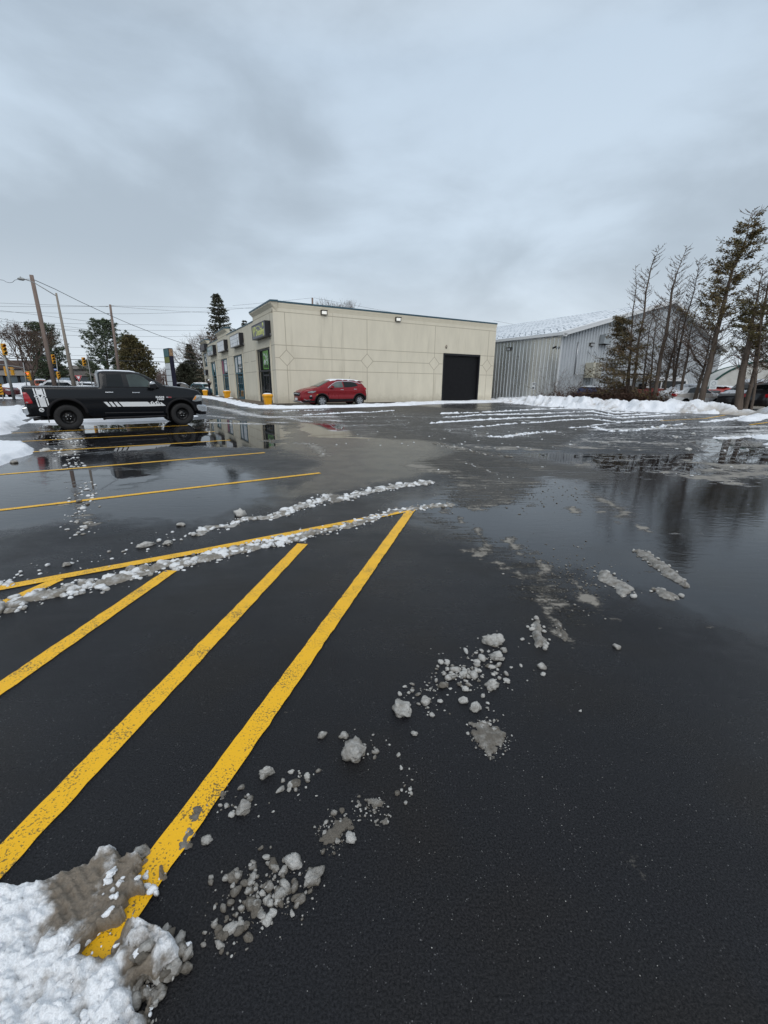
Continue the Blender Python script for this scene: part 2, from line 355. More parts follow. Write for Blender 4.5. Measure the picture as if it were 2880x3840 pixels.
def px(pts, z=0.0): return [gp(x, y, z) for x, y in pts]
def zb(pts, x0, y0, s): return [(x0+x/s, y0+y/s) for x, y in pts]
F = 1.736  # the full view was read at 1659 px wide

def axis(a, b, f):
    v = [0.0]; 
    while v[-1] < b: v.append(v[-1]+f(v[-1]))
    w = [0.0]
    while w[-1] > a: w.append(w[-1]-f(-w[-1]))
    return np.array(sorted(set(w[1:]+v)))
xs = axis(-110, 60, lambda t: 0.10+0.022*abs(t)); ys = axis(-130, 72, lambda t: 0.09+0.013*abs(t))
GX, GY = np.meshgrid(xs, ys)
pud = np.zeros_like(GX); wet = np.zeros_like(GX); mud = np.zeros_like(GX); slu = np.zeros_like(GX)
def soften(sd, w): return np.clip(0.5+sd/(2*w), 0, 1)
PUD = [zb([(150, 1600), (640, 1588), (820, 1578), (1060, 1600), (1105, 1650), (900, 1668), (500, 1705), (200, 1725), (120, 1660)], 0, 0, 1),
       zb([(1110, 1592), (1370, 1590), (1420, 1612), (1400, 1645), (1150, 1645)], 0, 0, 1),
       zb([(1750, 1688), (2000, 1692), (2300, 1688), (2600, 1684), (2760, 1690), (3000, 1700), (3000, 1770), (2740, 1768), (2500, 1752), (2350, 1762), (2150, 1742), (1900, 1722)], 0, 0, 1),
       zb([(700, 1655), (900, 1650), (1080, 1668), (1010, 1690), (760, 1690)], 0, 0, 1),
       zb([(160, 1775), (560, 1765), (640, 1800), (480, 1850), (200, 1870), (90, 1830)], 0, 0, 1),
       zb([(2130, 2042), (2350, 2030), (2500, 2105), (2560, 2200), (2330, 2185), (2180, 2110)], 0, 0, 1),
       zb([(1640, 1588), (1990, 1590), (2020, 1632), (1700, 1640)], 0, 0, 1),
       zb([(2560, 1640), (2860, 1600), (2880, 1690), (2700, 1700)], 0, 0, 1)]
SL0 = 0
for i, p in enumerate(PUD):
    pud = np.maximum(pud, (0.74 if i in (4, 5) else 0.76 if i in (0, 3, 6) else 0.9)*soften(poly_sd(GX, GY, px(p)), 0.35 if i != 5 else 0.12))
for p in [[(1450, 1900), (1800, 1770), (2100, 1735), (2880, 1720), (3300, 1900), (3300, 2600), (2880, 2400), (2600, 2330), (2300, 2250), (1900, 2080), (1650, 2000)],
          [(-200, 1750), (600, 1700), (1000, 1780), (1100, 1870), (800, 1960), (300, 1980), (-200, 2040)]]:
    wet = np.maximum(wet, soften(poly_sd(GX, GY, px(p)), 0.7))
for p in [[(1060, 1610), (1400, 1600), (1650, 1650), (1740, 1700), (1700, 1760), (1500, 1790), (1400, 1815), (1240, 1850), (1080, 1885), (1030, 1850), (1170, 1790), (1180, 1720), (1040, 1680)]]:
    mud = np.maximum(mud, soften(poly_sd(GX, GY, px(p)), 0.5))
S3 = lambda pts: zb(pts, 1650, 1480, 3.016)
S7 = lambda pts: zb(pts, 1440, 1450, 1.152)
S2 = lambda pts: zb(pts, 700, 1050, 2.07375)
SL = [(S3(l), w) for l, w in [([(-60, 385), (130, 380)], .3), ([(60, 405), (200, 420)], .25), ([(250, 370), (370, 400)], .35), ([(390, 460), (500, 450), (700, 465)], .3), ([(360, 490), (520, 490)], .2),
      ([(700, 460), (900, 430), (1100, 400), (1300, 388)], .35), ([(1300, 400), (1450, 440)], .15), ([(110, 575), (300, 605), (400, 635)], .25), ([(220, 535), (520, 600), (620, 615)], .13), ([(440, 545), (700, 605)], .08),
      ([(720, 590), (850, 570), (1050, 590)], .35), ([(1080, 510), (1200, 520)], .12), ([(1160, 550), (1400, 545), (1520, 525)], .2), ([(1600, 560), (1720, 570)], .3)]]
SL += [(S7(l), w) for l, w in [([(280, 300), (430, 350), (560, 392)], .12), ([(330, 320), (480, 370), (600, 400)], .10), ([(520, 320), (700, 345), (860, 325)], .28), ([(350, 440), (540, 412)], .2), ([(1190, 350), (1400, 370), (1530, 400)], .22),
      ([(1400, 335), (1700, 315)], .3), ([(1360, 375), (1700, 345)], .25), ([(1300, 300), (1500, 320)], .2), ([(870, 215), (1000, 235)], .2), ([(1500, 190), (1659, 175)], .5), ([(1560, 170), (1659, 160)], .4), ([(790, 510), (850, 540)], .06),
      ([(640, 880), (690, 930)], .06), ([(870, 430), (960, 480), (1060, 530)], .05)]]
SL += [(S2(l), w) for l, w in [([(660, 1118), (760, 1122)], .25), ([(770, 1085), (930, 1110)], .2), ([(1100, 1095), (1250, 1105), (1659, 1090)], .4), ([(1190, 1082), (1400, 1065)], .3), ([(150, 1000), (330, 1030), (460, 1060), (640, 1085)], .5), ([(160, 1075), (340, 1092)], .25), ([(150, 1130), (560, 1135)], .3), ([(1250, 1140), (1659, 1120)], .4)]]
SL += [([(1110, 1665), (1170, 1672), (1215, 1712)], .16), ([(250, 1640), (265, 1700), (240, 1725)], .25), ([(300, 1940), (340, 1990)], .07), ([(230, 1910), (330, 1905)], .05), ([(290, 1820), (310, 1830)], .05),
       ([(1000, 1570), (1500, 1560), (2000, 1570)], .5), ([(2200, 1600), (2500, 1590), (2900, 1575)], .35), ([(2300, 1640), (2500, 1650)], .3),
       ([(1560, 1745), (1800, 1790), (1960, 1800)], .28), ([(1700, 1800), (1900, 1860), (1780, 1900)], .14), ([(1960, 1880), (2200, 1900), (2330, 1920)], .05), ([(1760, 2060), (1900, 2120), (2050, 2180), (2130, 2260)], .07), ([(1900, 2010), (2020, 2100), (2200, 2200), (2260, 2300)], .06), ([(1650, 1900), (1800, 1990), (1860, 2060)], .05), ([(2320, 1940), (2500, 1990)], .06), ([(1980, 2200), (2060, 2300), (2150, 2420)], .03)]
slu = np.maximum(slu, 0.50*soften(poly_sd(GX, GY, px([(900, 1545), (2880, 1540), (3300, 1600), (2900, 1690), (1900, 1690), (1500, 1640), (1100, 1590)])), 1.2))
slu = np.maximum(slu, 0.36*soften(poly_sd(GX, GY, px([(1560, 1640), (2880, 1660), (3000, 1800), (2300, 1780), (1900, 1800), (1600, 1740)])), .8))
for l, w in SL:
    pts = [(*gp(*p), w) for p in l]
    slu = np.maximum(slu, soften(line_d(GX, GY, pts), w*0.9))
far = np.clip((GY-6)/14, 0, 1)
gri = np.zeros_like(GX)
for p in [[(1740, 1670), (2000, 1700), (2330, 1760), (2300, 1810), (2060, 1790), (1960, 1880), (1780, 1910), (1620, 1880), (1700, 1800), (1560, 1730)],
          [(2180, 1810), (2380, 1900), (2380, 1950), (2200, 1890)], [(1560, 1900), (1760, 1980), (1960, 2080), (2120, 2160), (2230, 2250), (2200, 2360), (2080, 2300), (1960, 2230), (1900, 2110), (1740, 2040)],
          [(1200, 1500), (2300, 1560), (2100, 1680), (1300, 1640)]]:
    gri = np.maximum(gri, soften(poly_sd(GX, GY, px(p)), 0.3))
far = np.maximum(far, 0)
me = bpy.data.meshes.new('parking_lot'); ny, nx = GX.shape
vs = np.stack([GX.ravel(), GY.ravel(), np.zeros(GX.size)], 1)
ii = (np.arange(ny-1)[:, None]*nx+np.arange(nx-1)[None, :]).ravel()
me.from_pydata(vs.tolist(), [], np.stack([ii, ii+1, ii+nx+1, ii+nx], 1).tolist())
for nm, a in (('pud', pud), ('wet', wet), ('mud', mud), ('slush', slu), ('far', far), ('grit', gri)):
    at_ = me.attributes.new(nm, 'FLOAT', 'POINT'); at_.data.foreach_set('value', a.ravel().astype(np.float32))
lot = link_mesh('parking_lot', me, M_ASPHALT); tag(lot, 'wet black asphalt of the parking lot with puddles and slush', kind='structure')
gb = MB(); gb.add([(-1500, -900, -.06), (1500, -900, -.06), (1500, 2200, -.06), (-1500, 2200, -.06)], [(0, 1, 2, 3)])
tag(gb.build('ground', M_GROUND), 'patchy snow and earth reaching to the horizon', kind='structure')

# painted lines
def paint_material():
    m = bpy.data.materials.new('yellow_road_paint'); m.use_nodes = True; nt = m.node_tree; b = nt.nodes['Principled BSDF']; L = nt.links
    g = N(nt, 'ShaderNodeNewGeometry'); P = g.outputs['Position']
    a = N(nt, 'ShaderNodeTexNoise', inp={'Scale': 130.0, 'Detail': 2.5, 'Roughness': 0.6}); L.new(P, a.inputs['Vector'])
    c = N(nt, 'ShaderNodeTexNoise', inp={'Scale': 7.0, 'Detail': 3.0}); L.new(P, c.inputs['Vector'])
    s = N(nt, 'ShaderNodeMath', operation='MULTIPLY_ADD', inp={1: 0.45}); L.new(c.outputs['Fac'], s.inputs[0]); L.new(a.outputs['Fac'], s.inputs[2])
    r = N(nt, 'ShaderNodeMapRange', interpolation_type='SMOOTHSTEP', inp={1: 0.81, 2: 0.86}); L.new(s.outputs[0], r.inputs[0])
    f = N(nt, 'ShaderNodeMix', data_type='RGBA'); f.inputs[6].default_value = (0.80, 0.44, 0.010, 1); f.inputs[7].default_value = (0.20, 0.13, 0.03, 1); L.new(r.outputs[0], f.inputs[0])
    L.new(f.outputs[2], b.inputs['Base Color']); b.inputs['Roughness'].default_value = 0.42; b.inputs['IOR'].default_value = 1.36
    bp = N(nt, 'ShaderNodeBump', inp={'Strength': 1.0, 'Distance': 0.002}); L.new(a.outputs['Fac'], bp.inputs['Height']); L.new(bp.outputs[0], b.inputs['Normal'])
    return m
M_YEL = paint_material()
rng = np.random.default_rng(3)
def line(pts, label, w=0.1, z=0.004, px_=True, cat='line marking', grp=None, mat=None):
    P = [Vector(gp(*p) if px_ else p) for p in pts]; mb = MB()
    out = []
    for a, b in zip(P, P[1:]):
        L = (b-a).length; n = max(2, int(L/0.05)); d = (b-a).normalized(); nrm = Vector((-d.y, d.x))
        for i in range(n+(b is P[-1])):
            p = a+(b-a)*i/n; j = 0.0016
            out.append((p+nrm*(w/2+rng.normal()*j), p-nrm*(w/2+rng.normal()*j)))
    vs = [(*q, z) for pr in out for q in pr]
    mb.add(vs, [(2*i, 2*i+1, 2*i+3, 2*i+2) for i in range(len(out)-1)])
    o = mb.build('road_marking', mat or M_YEL); tag(o, label, cat, grp)
    return o
f_ = lambda *p: [(x*F, y*F) for x, y in p]
H = 'hatched no-parking triangle stripes'; S = 'stall lines beside the pickup truck'
line(f_((888, 1101), (355, 1872), (150, 2170)), 'long yellow stripe from the triangle tip to the dirty snow pile', grp=H, z=0.006)
line(f_((655, 1178), (0, 1887), (-60, 1952)), 'yellow diagonal stripe just inside the longest stripe of the triangle', grp=H)
line(f_((372, 1240), (0, 1505), (-60, 1548)), 'shorter yellow diagonal stripe starting at the slush ridge middle', grp=H)
line(f_((130, 1262), (0, 1322), (-60, 1352)), 'shortest yellow diagonal stripe at the left end of the slush ridge', grp=H)
line(f_((893, 1100), (430, 1198), (0, 1284), (-80, 1300)), 'yellow border stripe running along the grey slush ridge', grp=H, z=0.005)
line(f_((690, 1024), (0, 1115), (-80, 1125)), 'complete yellow stall line closest to the slush ridges', grp=S, w=0.095)
line(f_((570, 982), (0, 1038), (-60, 1044)), 'yellow stall line second from the slush ridges', grp=S, w=0.095)
line(f_((495, 956), (82, 987), (-20, 995)), 'yellow stall line beside the small snow patch', grp=S, w=0.095)
line(f_((462, 938), (10, 968)), 'yellow stall line along the near side of the truck wheels', grp=S, w=0.09)
line([(39, 1646), (434, 1622), (700, 1607)], 'faint yellow stall line under the black pickup truck', grp=S, w=0.09)
line([(2470, 1562), (2640, 1551), (2714, 1537)], 'faint yellow line in front of the smooth snow mound', grp='far stall lines by the snow bank', w=0.11)
line([(2807, 1572), (2868, 1563), (2960, 1550)], 'short yellow line at the right picture edge below the mounds', grp='far stall lines by the snow bank', w=0.11)

# ================================================================== SNOW
def snow_sheet(name, sd_fn, box, cell, h, edge, label, mat=M_SNOW, seed=1, rough=0.35, lump=0.6, z0=0.0, tone=None, kind='stuff', cat=None, fine=0.0, hmap=None):
    """height field that stands where sd_fn is positive; ragged edge, lumpy top"""
    x = np.arange(box[0], box[2], cell); y = np.arange(box[1], box[3], cell); X, Y = np.meshgrid(x, y)
    sd = sd_fn(X, Y)+(fbm(X/lump, Y/lump, 4, seed)-0.5)*edge*2.0
    t = np.clip(sd/edge, 0, 1); t = t*t*(3-2*t)
    H_ = h if hmap is None else hmap(X, Y)
    nz = fbm(X/lump, Y/lump, 5, seed+9, 0.55)
    bil = np.abs(fbm(X/(lump*0.35), Y/(lump*0.35), 3, seed+21)-0.5)*2
    z = t*H_*(1-rough+rough*2*nz) + t*H_*rough*0.5*(1-bil)
    if fine: z = z+fine*t*(fbm(X/0.018, Y/0.018, 3, seed+31, 0.6)-0.5)
    keep = t > 0.02
    q = keep[:-1, :-1] | keep[1:, :-1] | keep[:-1, 1:] | keep[1:, 1:]
    z = np.where(keep, z+0.004, -0.012)
    ny, nx = X.shape; ii = (np.arange(ny-1)[:, None]*nx+np.arange(nx-1)[None, :])[q]
    fs = np.stack([ii, ii+1, ii+nx+1, ii+nx], 1); used = np.unique(fs); rm = np.full(X.size, -1); rm[used] = np.arange(len(used))
    V = np.stack([X.ravel(), Y.ravel(), z.ravel()+z0], 1)[used]
    me = bpy.data.meshes.new(name); me.from_pydata(V.tolist(), [], rm[fs].tolist()); me.polygons.foreach_set('use_smooth', [True]*len(me.polygons))
    T = (0.9 if tone is None else tone(X, Y, t, nz)) if not isinstance(tone, (int, float)) else tone
    T = np.broadcast_to(T, X.shape).ravel()[used]
    a = me.attributes.new('tone', 'FLOAT', 'POINT'); a.data.foreach_set('value', T.astype(np.float32))
    o = link_mesh(name, me, mat)
    if kind: tag(o, label, cat, kind=kind)
    else: tag(o, label, cat)
    return o
def sheet_poly(name, pts, cell, h, edge, label, **k):
    x = [p[0] for p in pts]; y = [p[1] for p in pts]
    return snow_sheet(name, lambda X, Y: poly_sd(X, Y, pts), (min(x)-edge, min(y)-edge, max(x)+edge, max(y)+edge), cell, h, edge, label, **k)
def sheet_line(name, pts, cell, h, edge, label, **k):
    x = [p[0] for p in pts]; y = [p[1] for p in pts]; w = max(p[2] for p in pts)+edge
    return snow_sheet(name, lambda X, Y: line_d(X, Y, pts), (min(x)-w, min(y)-w, max(x)+w, max(y)+w), cell, h, edge, label, **k)

def ico(sub, seed, amp=0.40):
    bm = bmesh.new(); bmesh.ops.create_icosphere(bm, subdivisions=sub, radius=1.0)
    V = np.array([v.co[:] for v in bm.verts]); Fc = np.array([[v.index for v in f.verts] for f in bm.faces]); bm.free()
    rs = np.random.default_rng(seed*13+sub*7+1); rad = np.full(len(V), 1.25)
    for _ in range(11):
        nn = rs.normal(size=3); nn /= np.linalg.norm(nn); dd = rs.uniform(.55, 1.0); dt = V@nn; rad = np.minimum(rad, np.where(dt > .05, dd/np.maximum(dt, .05), 9))
    V = V*(0.45+0.55*rad)[:, None] if amp < .3 else V*(0.25+0.75*rad)[:, None]
    n = fbm(V[:, 0]*1.3+V[:, 2]*2.1+seed*7, V[:, 1]*1.3-V[:, 2]*1.7+seed*3, 2, seed)-0.5
    n2 = fbm(V[:, 0]*3.4+V[:, 2]*4.1+seed, V[:, 1]*3.4-V[:, 2]*3.7, 3, seed+5)-0.5
    return V*(1+amp*1.2*n+amp*1.1*n2)[:, None], Fc
ICO = {s: [ico(s, k) for k in range(9)] for s in (1, 2, 3, 4)}
def lumps(items, sub):
    """items (x,y,z,rx,ry,rz,ang,tone) -> verts, faces, tones"""
    VV, FF, TT = [], [], []; b = 0
    for (x, y, z, rx, ry, rz, an, tn) in items:
        V, Fc = ICO[sub][rng.integers(9)]
        c, s = math.cos(an), math.sin(an); P = V*np.array([rx, ry, rz])
        Q = np.stack([P[:, 0]*c-P[:, 1]*s+x, P[:, 0]*s+P[:, 1]*c+y, np.maximum(P[:, 2]+z, -0.006)], 1)
        VV.append(Q); FF.append(Fc+b); b += len(V)
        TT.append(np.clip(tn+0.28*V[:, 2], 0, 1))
    return np.concatenate(VV), np.concatenate(FF), np.concatenate(TT)
def lump_obj(name, items, sub, mat, label, kind='stuff', cat=None, grp=None, smooth=True, origin=None):
    V, Fc, T = lumps(items, sub)
    if origin is not None: V = V-np.array([origin[0], origin[1], 0])
    me = bpy.data.meshes.new(name); me.from_pydata(V.tolist(), [], Fc.tolist())
    if smooth: me.polygons.foreach_set('use_smooth', [True]*len(me.polygons))
    a = me.attributes.new('tone', 'FLOAT', 'POINT'); a.data.foreach_set('value', T.astype(np.float32))
    o = link_mesh(name, me, mat)
    if origin is not None: o.location = (origin[0], origin[1], 0)
    return tag(o, label, cat, grp, kind)
def along(pts, n, width, rmin, rmax, tone=0.5, tv=0.25, flat=0.65, power=2.2):
    P = [Vector(p) for p in pts]; Ls = [(b-a).length for a, b in zip(P, P[1:])]; tot = sum(Ls); out = []
    for _ in range(n):
        s = rng.random()*tot; i = 0
        while s > Ls[i] and i < len(Ls)-1: s -= Ls[i]; i += 1
        d = (P[i+1]-P[i]).normalized(); p = P[i]+d*s; o = rng.normal()*width*0.42
        r = rmin+(rmax-rmin)*rng.random()**power; r *= max(0.35, 1-abs(o)/width*0.6)
        out.append((p.x-d.y*o, p.y+d.x*o, r*0.22*rng.random(), r*rng.uniform(.7, 1.35), r*rng.uniform(.7, 1.2), r*flat*rng.uniform(.7, 1.3), rng.random()*6.28, float(np.clip(tone+rng.normal()*tv, 0, 1))))
    return out
def ridge(label, pxs, width, n, rmin, rmax, sub=2, tone=0.5, tv=0.25, mat=None, mound=0.0, mtone=0.4, flat=0.65, cell=0.02, name='slush_ridge'):
    mat = mat or M_RIDGE
    P = [gp(*p) for p in pxs]; it = along(P, n, width, rmin, rmax, tone, tv, flat)
    o = lump_obj(name, it, sub, mat, label)
    if mound:
        m = sheet_line('packed_slush', [(p[0], p[1], width*0.42) for p in P], cell, mound, width*0.4, None, mat=mat, tone=mtone, lump=width*0.8, rough=0.6, kind=None, seed=int(n))
        m.parent = o
    return o

# near slush ridges thrown up by the plough
ridge('long ridge of grey slush clumps along the triangle border stripe', f_((-60, 1350), (0, 1328), (80, 1300), (150, 1285), (230, 1268), (290, 1247), (350, 1232), (430, 1215), (500, 1195), (560, 1184), (620, 1170), (680, 1153)), 0.17, 760, 0.006, 0.055, 3, 0.40, 0.28, mound=0.016, mtone=0.22, cell=0.012)
ridge('broken end of the slush ridge near the triangle tip', f_((680, 1153), (740, 1140), (790, 1125), (840, 1108), (880, 1100), (930, 1092), (975, 1088)), 0.15, 300, 0.006, 0.045, 2, 0.36, 0.26, mound=0.010, mtone=0.2, cell=0.02)
ridge('crumbly white slush ridge behind the triangle border stripe', f_((598, 1118), (640, 1100), (690, 1085), (712, 1072)), 0.18, 210, 0.008, 0.06, 2, 0.50, 0.28, mound=0.014, mtone=0.3, cell=0.02)
ridge('white slush ridge ending near the open wet asphalt', f_((735, 1080), (775, 1067), (830, 1056), (880, 1046), (928, 1040)), 0.2, 210, 0.008, 0.07, 2, 0.55, 0.28, mound=0.014, mtone=0.35, cell=0.02)
ridge('few slush crumbs between ridge pieces behind the border stripe', f_((430, 1162), (450, 1145), (500, 1142), (530, 1125), (590, 1122)), 0.13, 80, 0.010, 0.05, 2, 0.5, 0.25, mound=0.01, mtone=0.3, cell=0.02)
ridge('short slush row at the left end of the border stripe', f_((-40, 1285), (0, 1278), (25, 1270)), 0.10, 40, 0.012, 0.045, 2, 0.4, 0.2)

it = []
for l, w in SL:
    P = [gp(*p) for p in l]; Ln = sum(math.dist(a, b) for a, b in zip(P, P[1:])); dist_ = P[0][1]
    if dist_ < 7.5: continue
    it += along(P, int(10*Ln*(.5+w)), w*1.3, .006, .022+.0014*dist_, .50, .25, .35, 2.5)
lump_obj('slush_crumbs', it, 1, M_RIDGE, 'grey and white slush crumbs strewn over the far wheel tracks')
it = []
for k in range(200):
    X, Y = rng.uniform(1250, 2900), 1545+130*rng.random()**1.3; x, y = gp(X, Y); r = rng.uniform(.008, .035)
    it.append((x, y, 0, r*1.6, r, r*.6, rng.random()*6.28, .7))
lump_obj('slush_crumbs', it, 1, M_RIDGE, 'small white crumbs scattered over the far half of the lot')
# scattered debris behind the truck lines
ridge('trail of small slush crumbs crossing the yellow stall lines', f_((175, 1052), (190, 1085), (165, 1095), (180, 1120), (175, 1145), (195, 1165)), 0.22, 110, 0.006, 0.045, 2, 0.35, 0.2, name='slush_crumbs')
ridge('broken snow trail lying on the wet asphalt behind the rear truck wheel', [(225, 1650), (262, 1665), (230, 1700), (245, 1725), (240, 1760), (270, 1775)], 0.5, 130, 0.008, 0.045, 2, 0.6, 0.25, name='slush_crumbs', flat=0.5)
ridge('sparse slush crumbs left of the slush ridges', f_((40, 1250), (150, 1232), (250, 1215), (330, 1188), (400, 1150)), 0.40, 60, 0.005, 0.03, 2, 0.45, 0.2, name='slush_crumbs')

# scattered fragments in the foreground
def chunk(X, Y, r, label, tone=0.45, sq=(1.15, 0.95, 0.72), sub=4, px_=True, n_sat=0):
    r = r*0.70
    x, y = gp(X*F, Y*F)
    it = [(0, 0, r*0.28, r*sq[0], r*sq[1], r*sq[2], rng.random()*6.28, tone)]
    for k in range(3):
        a = rng.random()*6.28; it.append((math.cos(a)*r*0.55, math.sin(a)*r*0.5, r*0.15, r*0.55, r*0.5, r*0.45*sq[2]/0.72, a, tone-0.05))
    V, Fc, T = lumps([(i[0]+x, i[1]+y, *i[2:]) for i in it], sub)
    V[:, 2] = np.maximum(V[:, 2]+(fbm(V[:, 0]*45, V[:, 1]*45, 3, int(X))-0.5)*r*0.35*(V[:, 2] > 0), -.006)
    V = V-np.array([x, y, 0]); me = bpy.data.meshes.new('snow_chunk'); me.from_pydata(V.tolist(), [], Fc.tolist()); me.polygons.foreach_set('use_smooth', [True]*len(me.polygons))
    a = me.attributes.new('tone', 'FLOAT', 'POINT'); a.data.foreach_set('value', T.astype(np.float32))
    o = link_mesh('snow_chunk', me, M_SLUSH); o.location = (x, y, 0)
    return tag(o, label, 'snow chunk', 'chunks of ploughed snow on the asphalt')
for a in [(774, 1628, .068, 'biggest grey snow chunk beside the longest yellow stripe', .40), (872, 1535, .060, 'pale snow chunk with a knobbly top, up and right of the biggest chunk', .5), (1069, 1383, .066, 'smooth rounded snow chunk, farthest of the foreground cluster', .55),
          (1078, 1418, .050, 'rough snow chunk directly before the smooth rounded one', .5), (926, 1513, .034, 'medium snow chunk between two clusters of crumbs', .5), (583, 1676, .036, 'tall narrow snow chunk near the longest yellow stripe', .45, (0.8, 1.15, 1.0)),
          (537, 1752, .034, 'egg sized snow chunk right of the slush smear on the stripe', .42), (749, 1592, .026, 'small snow chunk just above the biggest grey one', .42), (705, 1590, .027, 'small round snow chunk left of the biggest grey one', .42),
          (645, 1864, .034, 'white capped round snow chunk above the low crumb field', .62), (690, 1899, .036, 'oblong grey snow chunk beside the low crumb field', .38, (0.8, 1.3, .7)), (1032, 1526, .036, 'pair of fused snow chunks above the flattened slush patch', .52),
          (458, 1823, .024, 'small angular snow chunk near the bottom of the longest stripe', .45), (1068, 1478, .042, 'flat snow chunk at the near edge of the far crumb cluster', .5), (903, 1584, .018, 'lone pebble sized snow chunk below the knobbly chunk', .5),
          (769, 1811, .024, 'small bright snow chunk beside the grey slush smear', .6), (318, 1852, .034, 'flat grey snow chunk at the top of the dirty snow pile', .3), (1174, 1436, .028, 'lone small snow chunk nearest the elongated slush pile', .5),
          (521, 1118, .105, 'tallest snow lump in the slush rows behind the stripe', .62, (1.1, .9, .8)), (392, 1142, .052, 'lone round snow lump behind the border stripe', .5), (315, 1187, .078, 'flat elongated snow lump behind the border stripe', .55, (1.5, .8, .5)),
          (365, 1181, .058, 'small flat snow lump right of the elongated lump', .55), (145, 1232, .045, 'low grey lump near the left end of the border stripe', .35), (286, 1238, .06, 'grey rounded lump sitting on the border stripe edge', .4), (1335, 1390, .03, 'thin flat lump alone on the right wet asphalt', .45),
          (1483, 962, .085, 'lone white lump far out on the wet asphalt before the tall cedar', .75), (1260, 1530, .010, 'tiny white crumb alone on the dark asphalt', .8)]:
    X, Y, r, lb, tn = a[:5]; chunk(X, Y, r, lb, tn, a[5] if len(a) > 5 else (1.15, 0.95, 0.72), 4 if r > .03 and Y > 1300 else 3)
def scatter(label, cx, cy, w, h, n, rmin, rmax, tone, name='slush_crumbs', flat=0.6, sub=3):
    it = []
    for _ in range(n):
        X = cx+rng.normal()*w*0.42; Y = cy+rng.normal()*h*0.42; x, y = gp(X*F, Y*F); r = (rmin+(rmax-rmin)*rng.random()**2.8)*.8
        it.append((x, y, r*0.2, r*rng.uniform(.7, 1.4), r*rng.uniform(.7, 1.2), r*flat*rng.uniform(.7, 1.3), rng.random()*6.28, float(np.clip(tone+rng.normal()*.18, 0, 1))))
    return lump_obj(name, it, sub, M_SLUSH, label)
scatter('cluster of snow crumbs around the knobby chunks, farthest foreground cluster', 1055, 1440, 90, 75, 120, .004, .028, .48)
scatter('cluster of snow crumbs left of the farthest foreground cluster', 985, 1455, 55, 35, 70, .005, .030, .46)
scatter('crumbs trailing between the knobbly chunk and the clusters', 925, 1500, 80, 55, 60, .004, .018, .45)
scatter('crumbs around the biggest grey chunk', 790, 1615, 80, 40, 26, .004, .016, .42)
scatter('crumbs in front of the narrow chunk', 645, 1690, 55, 40, 24, .005, .022, .42)
scatter('crumbs right of the slush smeared stripe', 520, 1745, 70, 40, 30, .004, .016, .4)
scatter('field of grey crumbs low in the foreground', 595, 1930, 110, 95, 210, .002, .020, .33)
scatter('small grey crumb field below the low crumb field', 505, 2010, 75, 80, 80, .002, .018, .25)
scatter('crumbs on the grey slush smear', 735, 1795, 50, 50, 50, .003, .014, .32)
scatter('crumbs above the flattened slush patch', 1065, 1560, 45, 35, 30, .004, .018, .45)
scatter('few crumbs below the knobbly chunk', 890, 1700, 30, 50, 16, .003, .013, .36)
scatter('fine crumbs sprinkled on the bare asphalt', 1150, 1720, 620, 560, 700, .0005, .0022, .6, sub=1)
scatter('dark grit and slush crumbs by the tyre arcs', 1230, 1240, 150, 80, 520, .002, .014, .1, sub=1)
scatter('loose grit on the wet tracks farther out', 1130, 1060, 170, 45, 420, .003, .02, .12, sub=1)

# thin smears of slush (height fields a centimetre or two thick)
def smear(label, pts, h=0.012, cell=0.005, edge=0.032, tone=0.3, seed=4, lump=0.05, name='slush_patch', rough=0.7):
    P = px(f_(*pts)); o = sheet_poly(name, P, cell, h*.55, edge*1.3, label, mat=M_SLUSH, tone=tone, seed=seed, lump=lump*.7, rough=.85, fine=0.006)
    xs_ = [p[0] for p in P]; ys_ = [p[1] for p in P]; A = abs(sum(P[i-1][0]*P[i][1]-P[i][0]*P[i-1][1] for i in range(len(P))))/2; it = []; n = int(min(260, max(25, A/(h*h)*.55))); tries = 0
    while len(it) < n and tries < 9000:
        tries += 1; a, b = rng.normal((min(xs_)+max(xs_))/2, (max(xs_)-min(xs_))*.36), rng.normal((min(ys_)+max(ys_))/2, (max(ys_)-min(ys_))*.36)
        if poly_sd(np.array([a]), np.array([b]), P)[0] < -edge*.8: continue
        r = h*(.18+.55*rng.random()**2.2); it.append((a, b, r*.3, r*rng.uniform(.8, 1.4), r, r*rng.uniform(.5, .9), rng.random()*6.28, float(np.clip(tone+.12+rng.normal()*.15, 0, 1))))
    q = lump_obj('slush_lumps', it, 2, M_SLUSH, None); q.parent = o
    return o
smear('flattened round patch of grey slush', [(1025, 1560), (1060, 1555), (1100, 1580), (1095, 1615), (1065, 1640), (1035, 1605)], 0.008, tone=0.32, lump=0.04)
smear('thin grey slush smear near the small bright chunk', [(705, 1800), (740, 1770), (770, 1765), (765, 1790), (730, 1835), (708, 1830)], 0.005, tone=0.2, lump=0.03)
smear('flat pale slush flake pointing right', [(775, 1748), (795, 1725), (850, 1730), (815, 1745), (850, 1780), (840, 1785), (810, 1755)], 0.007, tone=0.38, lump=0.03)
smear('elongated slush pile leading away from the foreground', [(1150, 1335), (1170, 1330), (1182, 1375), (1178, 1398), (1155, 1390)], 0.03, 0.008, 0.03, 0.5, lump=0.06)
smear('thin slush trail right of the elongated pile', [(1205, 1330), (1220, 1345), (1232, 1375), (1222, 1385), (1210, 1350)], 0.012, 0.008, 0.02, 0.3, lump=0.05)
smear('tan lump of slush at the puddle edge', [(1290, 1222), (1310, 1222), (1335, 1245), (1365, 1262), (1368, 1275), (1345, 1285), (1330, 1268), (1295, 1245)], 0.04, 0.014, 0.05, 0.5, lump=0.12)
smear('ragged slush islands right of the tan lump', [(1415, 1262), (1440, 1268), (1465, 1278), (1455, 1288), (1425, 1278)], 0.03, 0.014, 0.05, 0.45, lump=0.12)
